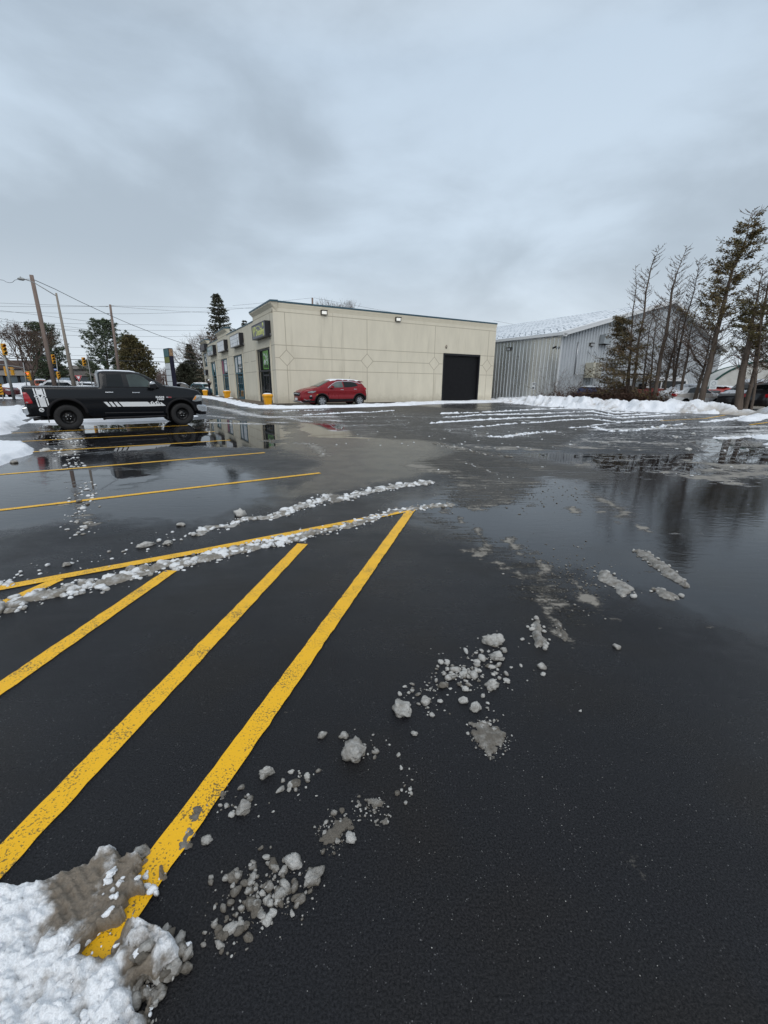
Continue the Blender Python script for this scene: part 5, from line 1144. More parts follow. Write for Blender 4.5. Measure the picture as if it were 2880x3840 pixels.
def wheel(parent, x, z, y, R_, width, kind, face):
    """face -1: outer side toward the camera"""
    w = empty('wheel', (x, y, z)); w.parent = parent; M = Matrix.Rotation(R(90), 4, 'X')
    mb = MB(); r = R_; h = width/2; ri = r*(.60 if kind == 'black' else .72)
    mb.lathe([(ri, -h*.8), (r*.88, -h), (r*.965, -h*.86), (r, -h*.6), (r, h*.6), (r*.965, h*.86), (r*.88, h), (ri, h*.8)], 40, M)
    if kind == 'black':
        for k in range(40):
            for s_ in (-1, 1):
                a = 2*math.pi*(k+.25*s_)/40; Mx = Matrix.Rotation(a, 4, 'Y'); mb.box((r*.985, s_*h*.62, 0), (r*.06, h*.55, r*.075), 0, 0, Mx)
    mb.build('tyre', M_RUBBER, w)
    f = face
    if kind == 'black':
        prof = [(0, f*h*.30), (r*.10, f*h*.34), (r*.11, f*h*.26), (r*.24, f*h*.30), (r*.30, f*h*.05), (r*.42, f*h*.0), (r*.50, f*h*.35), (r*.57, f*h*.62), (r*.61, f*h*.80), (ri, f*h*.72)]
        mb = MB(); mb.lathe([(a, -b) for a, b in prof], 32, M); mb.build('rim', pmat('black_steel_rim', (.012, .012, .013), .35, .3), w)
        mb = MB()
        for k in range(5): a = 2*math.pi*k/5+.3; mb.tube([(r*.175*math.cos(a), f*h*.28, r*.175*math.sin(a)), (r*.175*math.cos(a), f*h*.42, r*.175*math.sin(a))], .016, 8)
        mb.build('lug_nut', M_CHROME, w)
        mb = MB()
        for k in range(8): a = 2*math.pi*k/8; mb.tube([(r*.36*math.cos(a), f*h*.03, r*.36*math.sin(a)), (r*.36*math.cos(a), f*h*.10, r*.36*math.sin(a))], .026, 8)
        mb.build('rim_hole', M_UNDER, w)
    else:
        mb = MB(); mb.lathe([(ri*1.01, -f*h*.80), (ri*.97, -f*h*.92), (ri*.93, -f*h*.80), (ri*.90, -f*h*.2), (0, -f*h*.15)], 36, M); mb.build('rim', pmat('dark_alloy', (.03, .03, .033), .4, .5), w)
        mb = MB()
        for k in range(6):
            for dd in (-.16, .16):
                a = 2*math.pi*k/6; c = Vector((math.cos(a+dd*.4), math.sin(a+dd*.4))); e = Vector((math.cos(a+dd*1.35), math.sin(a+dd*1.35)))
                p0, p1 = c*r*.13, e*ri*.95; t = (p1-p0).normalized(); nn = Vector((-t.y, t.x)); ww = .022*r/.35
                vs = [(p.x, f*h*d_, p.y) for p in (p0-nn*ww, p0+nn*ww, p1+nn*ww*1.4, p1-nn*ww*1.4) for d_ in (.84, .55)]
                mb.add(vs, [(0, 2, 4, 6), (1, 7, 5, 3), (0, 1, 3, 2), (2, 3, 5, 4), (4, 5, 7, 6), (6, 7, 1, 0)])
        mb.build('spoke', M_SILVER, w)
        mb = MB(); mb.lathe([(0, -f*h*.95), (r*.13, -f*h*.93), (r*.15, -f*h*.6)], 20, M); mb.build('hub_cap', M_SILVER, w)
    return w
def arch_flare(body, name, cx, cz, r0, r1, a0, a1, mat, parent, off=.03, sq=1.0):
    """raised lip round a wheel opening"""
    n = 22
    for sg in (1, -1):
        mb = MB(); vs = []
        for i in range(n+1):
            a = R(a0+(a1-a0)*i/n)
            for r, o in ((r0, -.03), (r0, off), (r1-.012, off*.85), (r1, -.004)):
                x, z = cx+r*math.cos(a), cz+r*sq*math.sin(a); w = min(body.W/2, max(body.W/2-.12, float(body.half([x], [z])[0]))); vs.append((x, body.cy+sg*(w+o), z))
        mb.add(vs, [(i*4+j, i*4+j+1, (i+1)*4+j+1, (i+1)*4+j) for i in range(n) for j in range(3)], 0, None, True); o = mb.build(name, mat, parent)
    return o

# ---------------- black pickup truck (measured on the near side: rear wheel at x=0, front wheel at x=3.55)
TA = R(37.0); tx, ty = gp(255.6, 1628.5)
truck = empty('pickup_truck', (tx, ty, 0), TA, 'black pickup truck with white side stripes, parked across the stall lines', 'pickup truck')
TWID = 1.98
tp = [(-.97, .46), (-.48, .42)]+[(-.44, .50)]+arc(.06, .48, .50, .46, 172, 12, 16)+[(.60, .44), (.74, .36), (2.96, .36), (3.00, .46)]+arc(3.52, .47, .48, .43, 172, 8, 16)+[(4.03, .50), (4.10, .42), (4.30, .44), (4.33, .60), (4.31, .83), (4.33, .98), (4.31, 1.10), (4.22, 1.22), (4.05, 1.275), (3.75, 1.325), (3.40, 1.365), (3.10, 1.395), (3.02, 1.42), (2.74, 1.60), (2.46, 1.765), (2.28, 1.835), (2.05, 1.868), (1.6, 1.878), (1.25, 1.872), (1.12, 1.85), (1.06, 1.78), (1.035, 1.36), (1.02, 1.34), (.985, 1.34), (-.93, 1.345), (-.985, 1.33), (-.975, 1.26), (-.955, 1.10), (-.975, .72)]
def twf(x, z):
    t = np.clip((z-1.32)/.55, 0, 1); c = np.where(x > .99, 1.0, 0.0)
    front = np.clip((x-3.9)/.45, 0, 1)**2*.10; low = np.clip((.75-z)/.4, 0, 1)**1.5*.06; sh = .022*np.clip((z-1.12)/.2, 0, 1)
    bow = -.018*np.exp(-((z-.98)/.11)**2)
    return .02+c*.20*t**1.15+front+low+sh+bow
tb = Body(tp, TWID, twf, .07, .045, .07, lambda x, z: z < .53 or (abs(x-.06) < .505 and z < .955) or (abs(x-3.52) < .485 and z < .915), .035)
tb.build('body', [M_BLACKPAINT, M_UNDER], truck, 10)
front_glass = [(1.93, 1.355), (1.89, 1.765), (2.12, 1.79), (2.28, 1.765), (2.42, 1.69), (2.60, 1.52), (2.72, 1.395), (2.70, 1.36)]
rear_glass = [(1.26, 1.36), (1.30, 1.765), (1.74, 1.775), (1.76, 1.36)]
tb.patch('side_window', rear_glass, M_GLASSD, truck); o = tb.patch('side_window', front_glass, pmat('side_glass', (.012, .018, .017), .04, 0, .6, coat=.3, col2=(.06, .085, .08), vscale=1.2), truck)
tb.cross('windscreen', (3.0, 1.432), (2.33, 1.815), M_GLASSL, truck, .97, .008); tb.cross('rear_window', (1.10, 1.76), (1.04, 1.40), M_GLASSD, truck, .8)
for pts in ([(1.20, 1.80), (1.18, 1.36), (1.20, .9), (1.24, .50)], [(1.83, 1.80), (1.85, 1.30), (1.84, .9), (1.82, .48)], [(2.88, 1.38), (2.93, 1.0), (2.86, .47)], [(1.035, 1.33), (1.06, .9), (1.10, .42)]):
    o = tb.strip('door_seam' if pts[0][0] > 1.1 else 'bed_gap', pts, .012 if pts[0][0] > 1.1 else .03, M_UNDER, truck, .0015)
tb.strip('belt_moulding', [(1.2, 1.345), (1.9, 1.345), (2.72, 1.35)], .025, M_PLASTIC, truck, .008)
tb.strip('rocker_moulding', [(1.08, .50), (2.90, .475)], .028, pmat('rocker_shine', (.05, .05, .055), .3, .2), truck, .015)
arch_flare(tb, 'wheel_arch', .06, .48, .485, .575, 4, 184, M_PLASTIC, truck, .035, .94); arch_flare(tb, 'wheel_arch', 3.52, .47, .465, .545, 4, 184, M_PLASTIC, truck, .035, .92)
for (x, z) in ((.05, .385), (3.54, .385)):
    wheel(truck, x, z, .15, .395, .29, 'black', -1); wheel(truck, x, z, TWID-.15, .395, .29, 'black', 1)
# handles, mirror
for x in (1.30, 2.10):
    for y, sg in ((.0, -1), (TWID, 1)):
        mb = MB(); mb.box((x, y-sg*(-.012) if False else y+sg*.012, 1.172-.01*(x > 2)), (.24, .035, .042)); mb.build('door_handle', M_CHROME, truck, bevel=.012)
for sg, y in ((-1, -.02), (1, TWID+.02)):
    mb = MB(); mb.prism([(2.50, 1.33), (2.52, 1.50), (2.58, 1.53), (2.66, 1.52), (2.74, 1.42), (2.76, 1.35), (2.70, 1.30), (2.55, 1.295)], y+sg*.28, y+sg*.02); m = mb.build('mirror', M_BLACKPAINT, truck, bevel=.02)
    mb = MB(); mb.prism([(2.51, 1.435), (2.53, 1.515), (2.585, 1.545), (2.665, 1.53), (2.71, 1.465), (2.62, 1.44)], y+sg*.29, y+sg*.10); mb.build('mirror_cap', M_CHROME, m, bevel=.015)
    mb = MB(); mb.prism([(2.66, 1.28), (2.86, 1.33), (2.86, 1.36), (2.66, 1.36)], y+sg*.06, y-sg*.12); mb.build('mirror_arm', M_PLASTIC, m)
for xa, xb_, zt in ((-.50, .62, .985), (2.98, 4.06, .95)):
    mb = MB(); mb.box2((xa, .36, .40), (xb_, TWID-.36, zt)); mb.build('wheel_liner', M_UNDER, truck)
# lights
tb.patch('tail_light', [(-.99, 1.185), (-.90, 1.175), (-.86, 1.10), (-.80, .90), (-.80, .845), (-.99, .845)], M_LENSRED, truck, .012)
tb.patch('reverse_lens', [(-.985, .935), (-.95, .93), (-.90, .86), (-.985, .86)], M_LENSCLR, truck, .018)
hl = tb.patch('headlight', [(3.93, .865), (3.97, .935), (4.05, 1.045), (4.13, 1.075), (4.325, 1.062), (4.325, .90), (4.28, .86), (4.04, .835)], M_LENSCLR, truck, .014)
o = tb.patch('indicator', [(3.955, .89), (4.05, 1.03), (4.09, 1.04), (4.07, .96), (4.01, .90)], M_AMBER, truck, .022); o.parent = hl
# bumpers
mb = MB(); mb.prism([(-1.10, .71), (-.98, .735), (-.80, .70), (-.69, .50), (-.72, .475), (-1.02, .47), (-1.08, .56)], .06, TWID-.06); mb.build('rear_bumper', M_CHROME, truck, bevel=.03)
mb = MB(); mb.prism([(-1.04, .475), (-.78, .478), (-.80, .44), (-1.02, .43)], .08, TWID-.08); mb.build('bumper_step', M_PLASTIC, truck)
mb = MB(); mb.prism([(4.03, .70), (4.08, .725), (4.36, .71), (4.44, .66), (4.445, .52), (4.41, .44), (4.24, .44), (4.12, .50)], .04, TWID-.04); mb.build('front_bumper', M_CHROME, truck, bevel=.03)
mb = MB(); mb.prism([(4.14, .44), (4.42, .42), (4.40, .35), (4.22, .34)], .12, TWID-.12); mb.build('air_dam', M_PLASTIC, truck)
mb = MB(); mb.box2((4.31, .45, .74), (4.365, TWID-.45, 1.06)); mb.box2((4.36, .40, .87), (4.38, TWID-.40, .93)); mb.box2((4.36, TWID/2-.03, .74), (4.38, TWID/2+.03, 1.07)); mb.build('grille', M_CHROME, truck, bevel=.01)
mb = MB(); mb.box2((-1.01, .22, .74), (-.955, TWID-.22, 1.32)); tg = mb.build('tailgate', M_BLACKPAINT, truck, bevel=.02); mb = MB(); mb.box2((-1.03, TWID/2-.13, 1.1), (-1.005, TWID/2+.13, 1.16)); mb.build('handle', M_CHROME, tg)
# undercarriage and side step, exhaust, mud flap
mb = MB(); mb.box2((-.7, .35, .30), (4.1, TWID-.35, .50)); mb.tube([(.05, .1, .385), (.05, TWID-.1, .385)], .06, 8); mb.tube([(3.54, .1, .385), (3.54, TWID-.1, .385)], .05, 8); mb.build('chassis', M_UNDER, truck)
mb = MB(); mb.tube([(1.02, .06, .30), (1.10, -.03, .325), (2.0, -.04, .325), (2.86, -.03, .335), (2.96, .06, .33)], .042, 10); mb.build('side_step', M_PLASTIC, truck)
mb = MB(); mb.tube([(-.45, .30, .41), (-.62, .22, .385), (-.86, .12, .355)], .052, 12); mb.build('exhaust_pipe', pmat('exhaust_black', (.02, .02, .022), .4, .5), truck)
mb = MB(); mb.box2((-.50, .04, .24), (-.475, .33, .50)); mb.box2((3.02, .02, .22), (3.045, .33, .5)); mb.build('mud_flap', M_PLASTIC, truck)
mb = MB(); mb.tube([(3.05, .06, 1.30), (3.04, .05, 1.44)], .012, 6); mb.tube([(3.04, .05, 1.44), (3.03, .05, 1.50)], .006, 5); mb.build('antenna', M_PLASTIC, truck)
# side decals
V = lambda n_, p, o_=.0025: tb.patch(n_, p, M_WHITE, truck, o_, thick=.004)
V('side_stripe', [(1.085, .865), (1.19, .863), (1.29, .703), (1.215, .703)]); V('side_stripe', [(1.24, .862), (1.33, .861), (1.43, .701), (1.335, .702)]); V('side_stripe', [(1.38, .860), (1.48, .858), (1.59, .700), (1.475, .701)])
V('side_stripe', [(1.53, .857), (2.42, .848), (2.48, .80), (2.53, .845), (2.57, .875), (2.63, .80), (2.67, .84), (2.74, .885), (2.80, .80), (2.86, .83), (2.92, .77), (3.00, .70), (2.45, .69), (1.64, .699)])
for k, p in enumerate(([(2.565, .865), (2.59, .80), (2.575, .77), (2.555, .81)], [(2.735, .875), (2.77, .80), (2.75, .76), (2.725, .81)], [(2.64, .80), (2.69, .79), (2.66, .75)], [(2.80, .79), (2.85, .80), (2.83, .745)], [(2.47, .79), (2.52, .82), (2.50, .76)])):
    tb.patch('mountain_shade', p, M_BLACKPAINT, truck, .0045, thick=.003)
sk = lambda x, z: (x+.055*(z-1.3)*-.0-.02*(1.3-z)*-1.0*0, z)
for a, b in ((-.735, -.700), (-.672, -.505), (-.478, -.443)):
    lean = .0; V('bed_stripe', [(a, 1.305), (b, 1.305), (b+.02, 1.105), (a+.02, 1.105)]); V('bed_stripe', [(a+.03, 1.005), (b+.03, 1.005), (b+.055, .735), (a+.055, .735)])
# ram's head between the stripes: curled horns and muzzle
def horn(sg):
    c = (-.575+sg*.095, 1.055); P = []
    for i in range(15): a = R(-60+i*24); r = .062-.0022*i; P.append((c[0]+sg*math.cos(a)*r*1.15, c[1]+math.sin(a)*r))
    return P
for sg in (-1, 1):
    cx_ = -.575+sg*.088
    V('ram_head', [(cx_+sg*.066*math.cos(R(a)), 1.062+.044*math.sin(R(a))) for a in range(0, 360, 24)]); tb.patch('ram_head_line', [(cx_+sg*.030*math.cos(R(a))+sg*.006, 1.060+.017*math.sin(R(a))) for a in range(0, 360, 30)], M_BLACKPAINT, truck, .0045, thick=.003)
V('ram_head', [(-.665, 1.075), (-.62, 1.085), (-.575, 1.025), (-.53, 1.085), (-.485, 1.075), (-.548, .985), (-.575, .968), (-.602, .985)])
tb.patch('ram_head_line', [(-.602, 1.085), (-.575, 1.045), (-.548, 1.085), (-.575, 1.072)], M_BLACKPAINT, truck, .0045, thick=.003)
V('round_sticker', [(-.615+.066*math.cos(R(a)), .640+.066*math.sin(R(a))) for a in range(0, 360, 20)])
for q in ([(-.655, .655), (-.62, .675), (-.60, .65), (-.64, .635)], [(-.60, .63), (-.565, .64), (-.57, .61), (-.61, .605)], [(-.645, .61), (-.62, .62), (-.625, .59)]): tb.patch('sticker_line', q, M_BLACKPAINT, truck, .0045, thick=.003)
TX = lambda x, z: Matrix.Translation((x, float(tb.cy-tb.half([x], [z])[0])-.006, z)) @ Matrix.Rotation(R(90), 4, 'X')
text_mesh('lettering', 'RAM', .075, M_WHITE, truck, TX(2.835, 1.005), .003, .007, 1.75); text_mesh('lettering', '1500', .078, M_WHITE, truck, TX(2.84, .93), .003, .004, 1.55)
tb.patch('fender_badge', [(3.05, 1.025), (3.22, 1.02), (3.22, .975), (3.05, .98)], M_BADGE, truck, .004); tb.patch('fender_badge', [(3.05, 1.018), (3.10, 1.017), (3.12, 1.0), (3.10, .985), (3.05, .986)], M_SILVER, truck, .007)
# snow on the roof and on the bed cover
mb = MB(); mb.box2((-.92, .06, 1.34), (.97, TWID-.06, 1.362)); mb.build('bed_cover', M_SILVER, truck)
def veh_snow(b, x0, x1, z_of, th, name='roof_snow', seed=3, q=.82, parent=None):
    X = np.linspace(x0, x1, 40); Q = np.linspace(-q, q, 22); XX, QQ = np.meshgrid(X, Q); zb_ = np.array([z_of(x) for x in X]); hw_ = b.half(X, zb_-.03)
    YY = b.cy+QQ*hw_[None, :]; base = zb_[None, :]+b.bulge*(1-QQ**2); ex = np.minimum((XX-x0)/(x1-x0), (x1-XX)/(x1-x0))*8; ey = (q-np.abs(QQ))*8
    t = np.clip(np.minimum(ex, ey)+(fbm(XX*3, QQ*4, 3, seed)-.5)*1.0, 0, 1); Z_ = base+np.where(t > .02, .004+th*np.sqrt(t)*(.6+.8*fbm(XX*4, YY*4, 3, seed+1)), -.03)
    mb = MB(); n = len(X); mb.add(list(zip(XX.ravel(), YY.ravel(), Z_.ravel())), [(i*n+j, i*n+j+1, (i+1)*n+j+1, (i+1)*n+j) for i in range(len(Q)-1) for j in range(n-1)], 0, .95, True)
    return mb.build(name, M_SNOW, parent, tone=True)
def interp(pts):
    xs_ = [p[0] for p in pts]; zs_ = [p[1] for p in pts]; return lambda x: float(np.interp(x, xs_, zs_))
veh_snow(tb, 1.10, 2.24, interp([(1.1, 1.855), (1.25, 1.872), (1.6, 1.878), (2.05, 1.868), (2.28, 1.835)]), .012, q=.86, parent=truck)

# ---------------- red compact SUV beside the wall (front wheel at x=0.02, rear wheel at x=3.08, nose to the left)
sx, sy = gp(1080+600/4.879, 1380+716/4.879)
suv = empty('compact_suv', (sx, sy, 0), CA, 'dark red compact SUV with snow on its roof, parked along the beige wall', 'suv')
SW = 2.02
sp = [(-1.50, .33), (-1.38, .24), (-.55, .22), (-.52, .30)]+arc(.02, .36, .50, .47, 172, 8, 16)+[(.55, .26), (2.53, .28)]+arc(3.08, .38, .49, .47, 172, 8, 16)+[(3.58, .36), (3.72, .48), (3.78, .72), (3.74, .95), (3.70, 1.10), (3.68, 1.30), (3.55, 1.48), (3.34, 1.70), (3.22, 1.755), (2.95, 1.80), (2.4, 1.838), (1.8, 1.852), (1.2, 1.845), (.85, 1.80), (.55, 1.70), (.10, 1.50), (-.28, 1.325), (-.45, 1.29), (-.9, 1.22), (-1.25, 1.12), (-1.44, 1.0), (-1.53, .85), (-1.56, .62), (-1.53, .42)]
sp = smooth_poly(sp, [2, 3, 4, 20, 21, 22, 38, 39], 1)
def swf(x, z):
    t = np.clip((z-1.30)/.55, 0, 1); front = np.clip((-.55-x)/1.0, 0, 1)**2*.22; rear = np.clip((x-2.9)/.9, 0, 1)**2*.16; low = np.clip((.6-z)/.35, 0, 1)**1.5*.05; belt = .035*np.clip((z-1.05)/.25, 0, 1)
    bow = -.02*np.exp(-((z-1.08)/.06)**2)-.015*np.exp(-((z-.62)/.10)**2)+.03*np.exp(-((z-.80)/.12)**2)*np.where((x > .5) & (x < 2.6), 1, 0)
    return .03+.27*t**1.1+front+rear+low+belt+bow
sb = Body(sp, SW, swf, .10, .05, .08, lambda x, z: z < .35 or (abs(x-.02) < .505 and z < .84) or (abs(x-3.08) < .495 and z < .86), .05)
sb.build('body', [M_REDPAINT, M_UNDER], suv, 10)
sb.patch('side_window', [(.60, 1.30), (.93, 1.51), (1.20, 1.675), (1.42, 1.725), (1.70, 1.735), (1.74, 1.33)], M_GLASSL, suv); sb.patch('side_window', [(1.82, 1.33), (1.79, 1.735), (2.45, 1.725), (2.80, 1.655), (2.98, 1.47), (2.75, 1.40), (2.4, 1.35)], M_GLASSD, suv)
ch = [(.50, 1.285), (.70, 1.44), (.93, 1.58), (1.20, 1.705), (1.45, 1.76), (1.8, 1.77), (2.45, 1.76), (2.85, 1.70), (3.15, 1.63), (3.33, 1.64)]; sb.strip('chrome_trim', ch, .035, M_CHROME, suv, .008)
sb.cross('windscreen', (.70, 1.765), (-.22, 1.35), M_GLASSL, suv, .93, .010); sb.cross('rear_window', (3.64, 1.34), (3.36, 1.66), M_GLASSD, suv, .8)
for pts in ([(.52, 1.27), (.50, 1.0), (.56, .55), (.60, .36)], [(1.77, 1.32), (1.78, .9), (1.76, .38)], [(3.0, 1.45), (2.92, 1.1), (2.66, .9)]): sb.strip('door_seam', pts, .012, M_UNDER, suv, .0015)
sb.patch('sill_cladding', [(.52, .52), (1.5, .50), (2.60, .52), (2.56, .30), (.56, .28)], M_PLASTIC, suv, .012)
arch_flare(sb, 'wheel_arch', .02, .36, .49, .59, 4, 178, M_PLASTIC, suv, .02, .96); arch_flare(sb, 'wheel_arch', 3.08, .38, .48, .58, 2, 176, M_PLASTIC, suv, .02, .97)
sb.patch('lower_bumper', [(-1.52, .44), (-1.2, .40), (-.56, .40), (-.53, .26), (-1.38, .26)], M_PLASTIC, suv, .012); sb.patch('lower_bumper', [(3.55, .72), (3.77, .74), (3.74, .50), (3.60, .38), (3.52, .45)], M_PLASTIC, suv, .012)
sb.strip('bumper_trim', [(-1.34, .50), (-1.16, .43), (-.86, .46)], .045, M_CHROME, suv, .022)
sb.patch('headlight', [(-1.08, 1.00), (-.74, 1.075), (-.42, 1.07), (-.50, 1.00), (-.72, .92), (-1.0, .935)], M_LENSCLR, suv, .014); sb.patch('fog_lamp', [(-.92, .745), (-.78, .76), (-.76, .70), (-.90, .69)], M_LENSCLR, suv, .012)
sb.patch('fog_recess', [(-1.0, .70), (-.74, .68), (-.70, .52), (-.92, .50)], M_PLASTIC, suv, .006)
sb.patch('side_marker', [(-.42, .80), (-.30, .85), (-.29, .82), (-.40, .77)], M_AMBER, suv, .010)
sb.patch('tail_light', [(3.40, 1.33), (3.70, 1.32), (3.73, 1.18), (3.60, 1.16), (3.44, 1.24)], M_LENSRED, suv, .012)
# grille and number plate on the nose, which follows the outline
mb = MB(); mb.box2((-1.60, .42, .70), (-1.50, SW-.42, .96)); g = mb.build('grille', M_PLASTIC, suv, bevel=.03)
mb = MB(); mb.box2((-1.625, .36, .845), (-1.58, SW-.36, .885)); mb.lathe([(0, 0), (.075, 0), (.075, .02), (0, .02)], 18, Matrix.Translation((-1.63, SW/2, .87)) @ Matrix.Rotation(R(90), 4, 'Y')); mb.build('grille_bar', M_CHROME, g)
mb = MB(); mb.box2((-1.635, SW/2-.2, .42), (-1.60, SW/2+.2, .58)); mb.build('number_plate', M_WHITE, suv)
mb = MB(); mb.prism([(-1.60, .38), (-1.40, .30), (-1.1, .26), (-1.1, .22), (-1.45, .24), (-1.62, .31)], .25, SW-.25); mb.build('skid_plate', M_SILVER, suv, bevel=.01)
for (x, z) in ((.02, .365), (3.08, .375)):
    wheel(suv, x, z, .15, .368, .25, 'alloy', -1); wheel(suv, x, z, SW-.15, .368, .25, 'alloy', 1)
for x, z in ((1.62, 1.165), (2.70, 1.21)):
    mb = MB(); mb.box((x, float(sb.cy-sb.half([x], [z])[0])-.015, z), (.24, .04, .04)); mb.build('door_handle', M_CHROME, suv, bevel=.012)
for sg in (-1, 1):
    y = SW/2+sg*.86; mb = MB(); mb.prism([(.66, 1.30), (.70, 1.42), (.82, 1.455), (.94, 1.42), (.97, 1.33), (.90, 1.27), (.72, 1.27)], y, y+sg*.24); mb.build('mirror', M_REDPAINT, suv, bevel=.02)
mb = MB(); mb.box2((-1.2, .4, .24), (3.5, SW-.4, .42)); mb.build('chassis', M_UNDER, suv)
for xa, xb_ in ((-.50, .54), (2.56, 3.6)):
    mb = MB(); mb.box2((xa, .36, .25), (xb_, SW-.36, .86)); mb.build('wheel_liner', M_UNDER, suv)
mb = MB(); mb.tube([(2.62, SW/2, 1.86), (2.74, SW/2, 2.12)], .007, 5); mb.build('antenna', M_PLASTIC, suv)
mb = MB(); mb.prism([(3.20, 1.80), (3.50, 1.735), (3.52, 1.71), (3.25, 1.74)], .30, SW-.30); mb.build('rear_spoiler', M_REDPAINT, suv)
veh_snow(sb, .80, 3.48, interp([(.7, 1.77), (.85, 1.80), (1.2, 1.842), (1.8, 1.85), (2.4, 1.838), (2.95, 1.80), (3.25, 1.775), (3.5, 1.745)]), .045, seed=9, q=.97, parent=suv)

# ---------------- simpler parked vehicles far off
def far_car(name, label, X, depth, heading, paint, L=4.4, Hh=1.6, snow=True, cat='car', snowy=0.0, grp=None, kind='suv', tail=False):
    p = at(X, 1450, depth); t = empty(name, (p[0], p[1], 0), heading, label, cat, grp)
    k = L/4.4; h = Hh/1.6
    o = [(-2.2, .35), (-1.82, .3), *arc(-1.35, .34, .38, .36, 170, 10, 8), (-.9, .28), (.85, .28), *arc(1.32, .34, .38, .36, 170, 10, 8), (1.75, .3), (2.15, .36), (2.2, .7), (2.12, .98)]
    if kind == 'suv': o += [(1.98, 1.18), (1.72, 1.52), (1.45, 1.6), (0, 1.62), (-.45, 1.52), (-1.0, 1.08), (-1.9, .95), (-2.18, .75)]
    else: o += [(1.5, 1.02), (1.0, 1.36), (.6, 1.43), (0, 1.42), (-.5, 1.3), (-.95, 1.0), (-1.9, .86), (-2.18, .65)]
    o = [(x*k, z*h) for x, z in o]; W_ = 1.8
    b = Body(o, W_, lambda x, z: .03+.22*np.clip((z-.95*h)/.6, 0, 1)+np.clip((np.abs(x)-1.7*k)/.5, 0, 1)**2*.15, .09, .12, .2, lambda x, z: z < .34*h or (abs(x+1.35*k) < .40*k and z < .72*h) or (abs(x-1.32*k) < .40*k and z < .72*h), .04)
    b.cy = 0; b.build('body', [paint, M_UNDER], t, 6)
    if kind == 'suv': gl = [(-.88, 1.06), (-.42, 1.45), (1.38, 1.5), (1.75, 1.1)]
    else: gl = [(-.82, 1.0), (-.45, 1.26), (.6, 1.36), (1.0, 1.28), (1.3, 1.02)]
    b.patch('side_window', [(x*k, z*h) for x, z in gl], M_GLASSD, t, .008, cell=.3)
    a_, b_ = ((1.98, 1.18), (1.74, 1.50)) if kind == 'suv' else ((1.45, 1.06), (1.05, 1.34)); b.cross('rear_window', (a_[0]*k, a_[1]*h), (b_[0]*k, b_[1]*h), M_GLASSD, t, .8)
    b.cross('windscreen', (-.5*k, (1.46 if kind == 'suv' else 1.27)*h), (-.95*k, (1.14 if kind == 'suv' else 1.03)*h), M_GLASSD, t, .85)
    for x in (-1.35*k, 1.32*k):
        for y in (-W_/2+.12, W_/2-.12):
            m = MB(); m.lathe([(.0, -.08), (.20, -.10), (.21, -.09), (.32, -.10), (.335, -.06), (.335, .06), (.32, .10), (.2, .1), (0, .08)], 16, Matrix.Translation((x, y, .335)) @ Matrix.Rotation(R(90), 4, 'X')); m.build('wheel', M_RUBBER, t)
    b.patch('tail_light', [(2.0*k, .98*h), (2.16*k, .98*h), (2.18*k, .78*h), (2.05*k, .8*h)], M_LENSRED, t, .015)
    [MB().box2((2.13*k, y_, .80*h), (2.215*k, y_+.25, .98*h)).build('tail_light', M_LENSRED, t) for y_ in (-.75, .5)]
    b.patch('headlight', [(-2.12*k, .78*h), (-1.85*k, .84*h), (-1.8*k, .72*h), (-2.1*k, .66*h)], M_LENSCLR, t, .015)
    if snow:
        top = 1.62 if kind == 'suv' else 1.43
        veh_snow(b, (-.45 if kind == 'suv' else -.4)*k, (1.6 if kind == 'suv' else .9)*k, interp([(-1*k, 1.3*h), (-.45*k, 1.50*h), (0, top*h), (1.45*k, (top-.01)*h), (1.7*k, (top-.1)*h)]), .09, seed=int(X), q=.95, parent=t)
        veh_snow(b, -2.0*k, -1.0*k, interp([(-2.1*k, .86*h), (-1.9*k, .9*h), (-1.0*k, 1.06*h)] if kind == 'suv' else [(-2.1*k, .76*h), (-1.9*k, .84*h), (-1*k, .97*h)]), .07, 'hood_snow', int(X)+3, .9, t)
    if snowy:
        b.patch('door_snow', [(x*k, z*h) for x, z in [(-2.0, .80), (-1.2, .98), (1.2, 1.0), (2.0, .92), (2.1, .78), (1.0, .72), (-1.0, .72)]], M_SNOW, t, .02, cell=.3)
        veh_snow(b, 1.0*k, 2.1*k, interp([(1.0*k, (1.36 if kind != 'suv' else 1.6)*h), (1.5*k, (1.04 if kind != 'suv' else 1.55)*h), (2.15*k, .98*h)]), .12, 'boot_snow', int(X)+5, .95, t)
    return t
P_MAROON = pmat('maroon_paint', (.10, .008, .012), .3, coat=.7); P_WHITE = pmat('white_paint', (.6, .62, .64), .35, coat=.5); P_ORANGE = pmat('orange_paint', (.38, .07, .02), .35, coat=.5); P_BLACK = pmat('black_car_paint', (.008, .008, .01), .3, coat=.6); P_RED = pmat('bright_red_paint', (.42, .03, .02), .35, coat=.5); P_GREY = pmat('grey_paint', (.12, .14, .16), .3, coat=.5); P_BLUE = pmat('teal_paint', (.05, .12, .14), .3, coat=.5)
far_car('parked_suv', 'maroon SUV cut off by the left picture edge on the side road', -62, 44.0, R(190), P_MAROON, 5.0, 1.75, True, 'suv')
far_car('parked_suv', 'orange red SUV seen from behind in front of the dark shop windows', 146, 62.5, R(-55), P_ORANGE, 4.6, 1.9, True, 'suv')
far_car('parked_suv', 'white SUV seen above the truck bed before the grey banner', 240, 60, R(185), P_WHITE, 6.2, 1.75, True, 'suv')
far_car('parked_car', 'snow capped car between the yield sign and the truck cab', 335, 62, R(185), P_GREY, 4.6, 1.55, True, 'car')
far_car('parked_car', 'dark car with a snowy roof just over the truck hood', 678, 62, R(195), P_BLACK, 4.4, 1.55, True, 'car')
far_car('parked_car', 'teal car beside the far yellow bin and the shop door', 756, 64, R(150), P_BLUE, 4.6, 1.6, True, 'car')
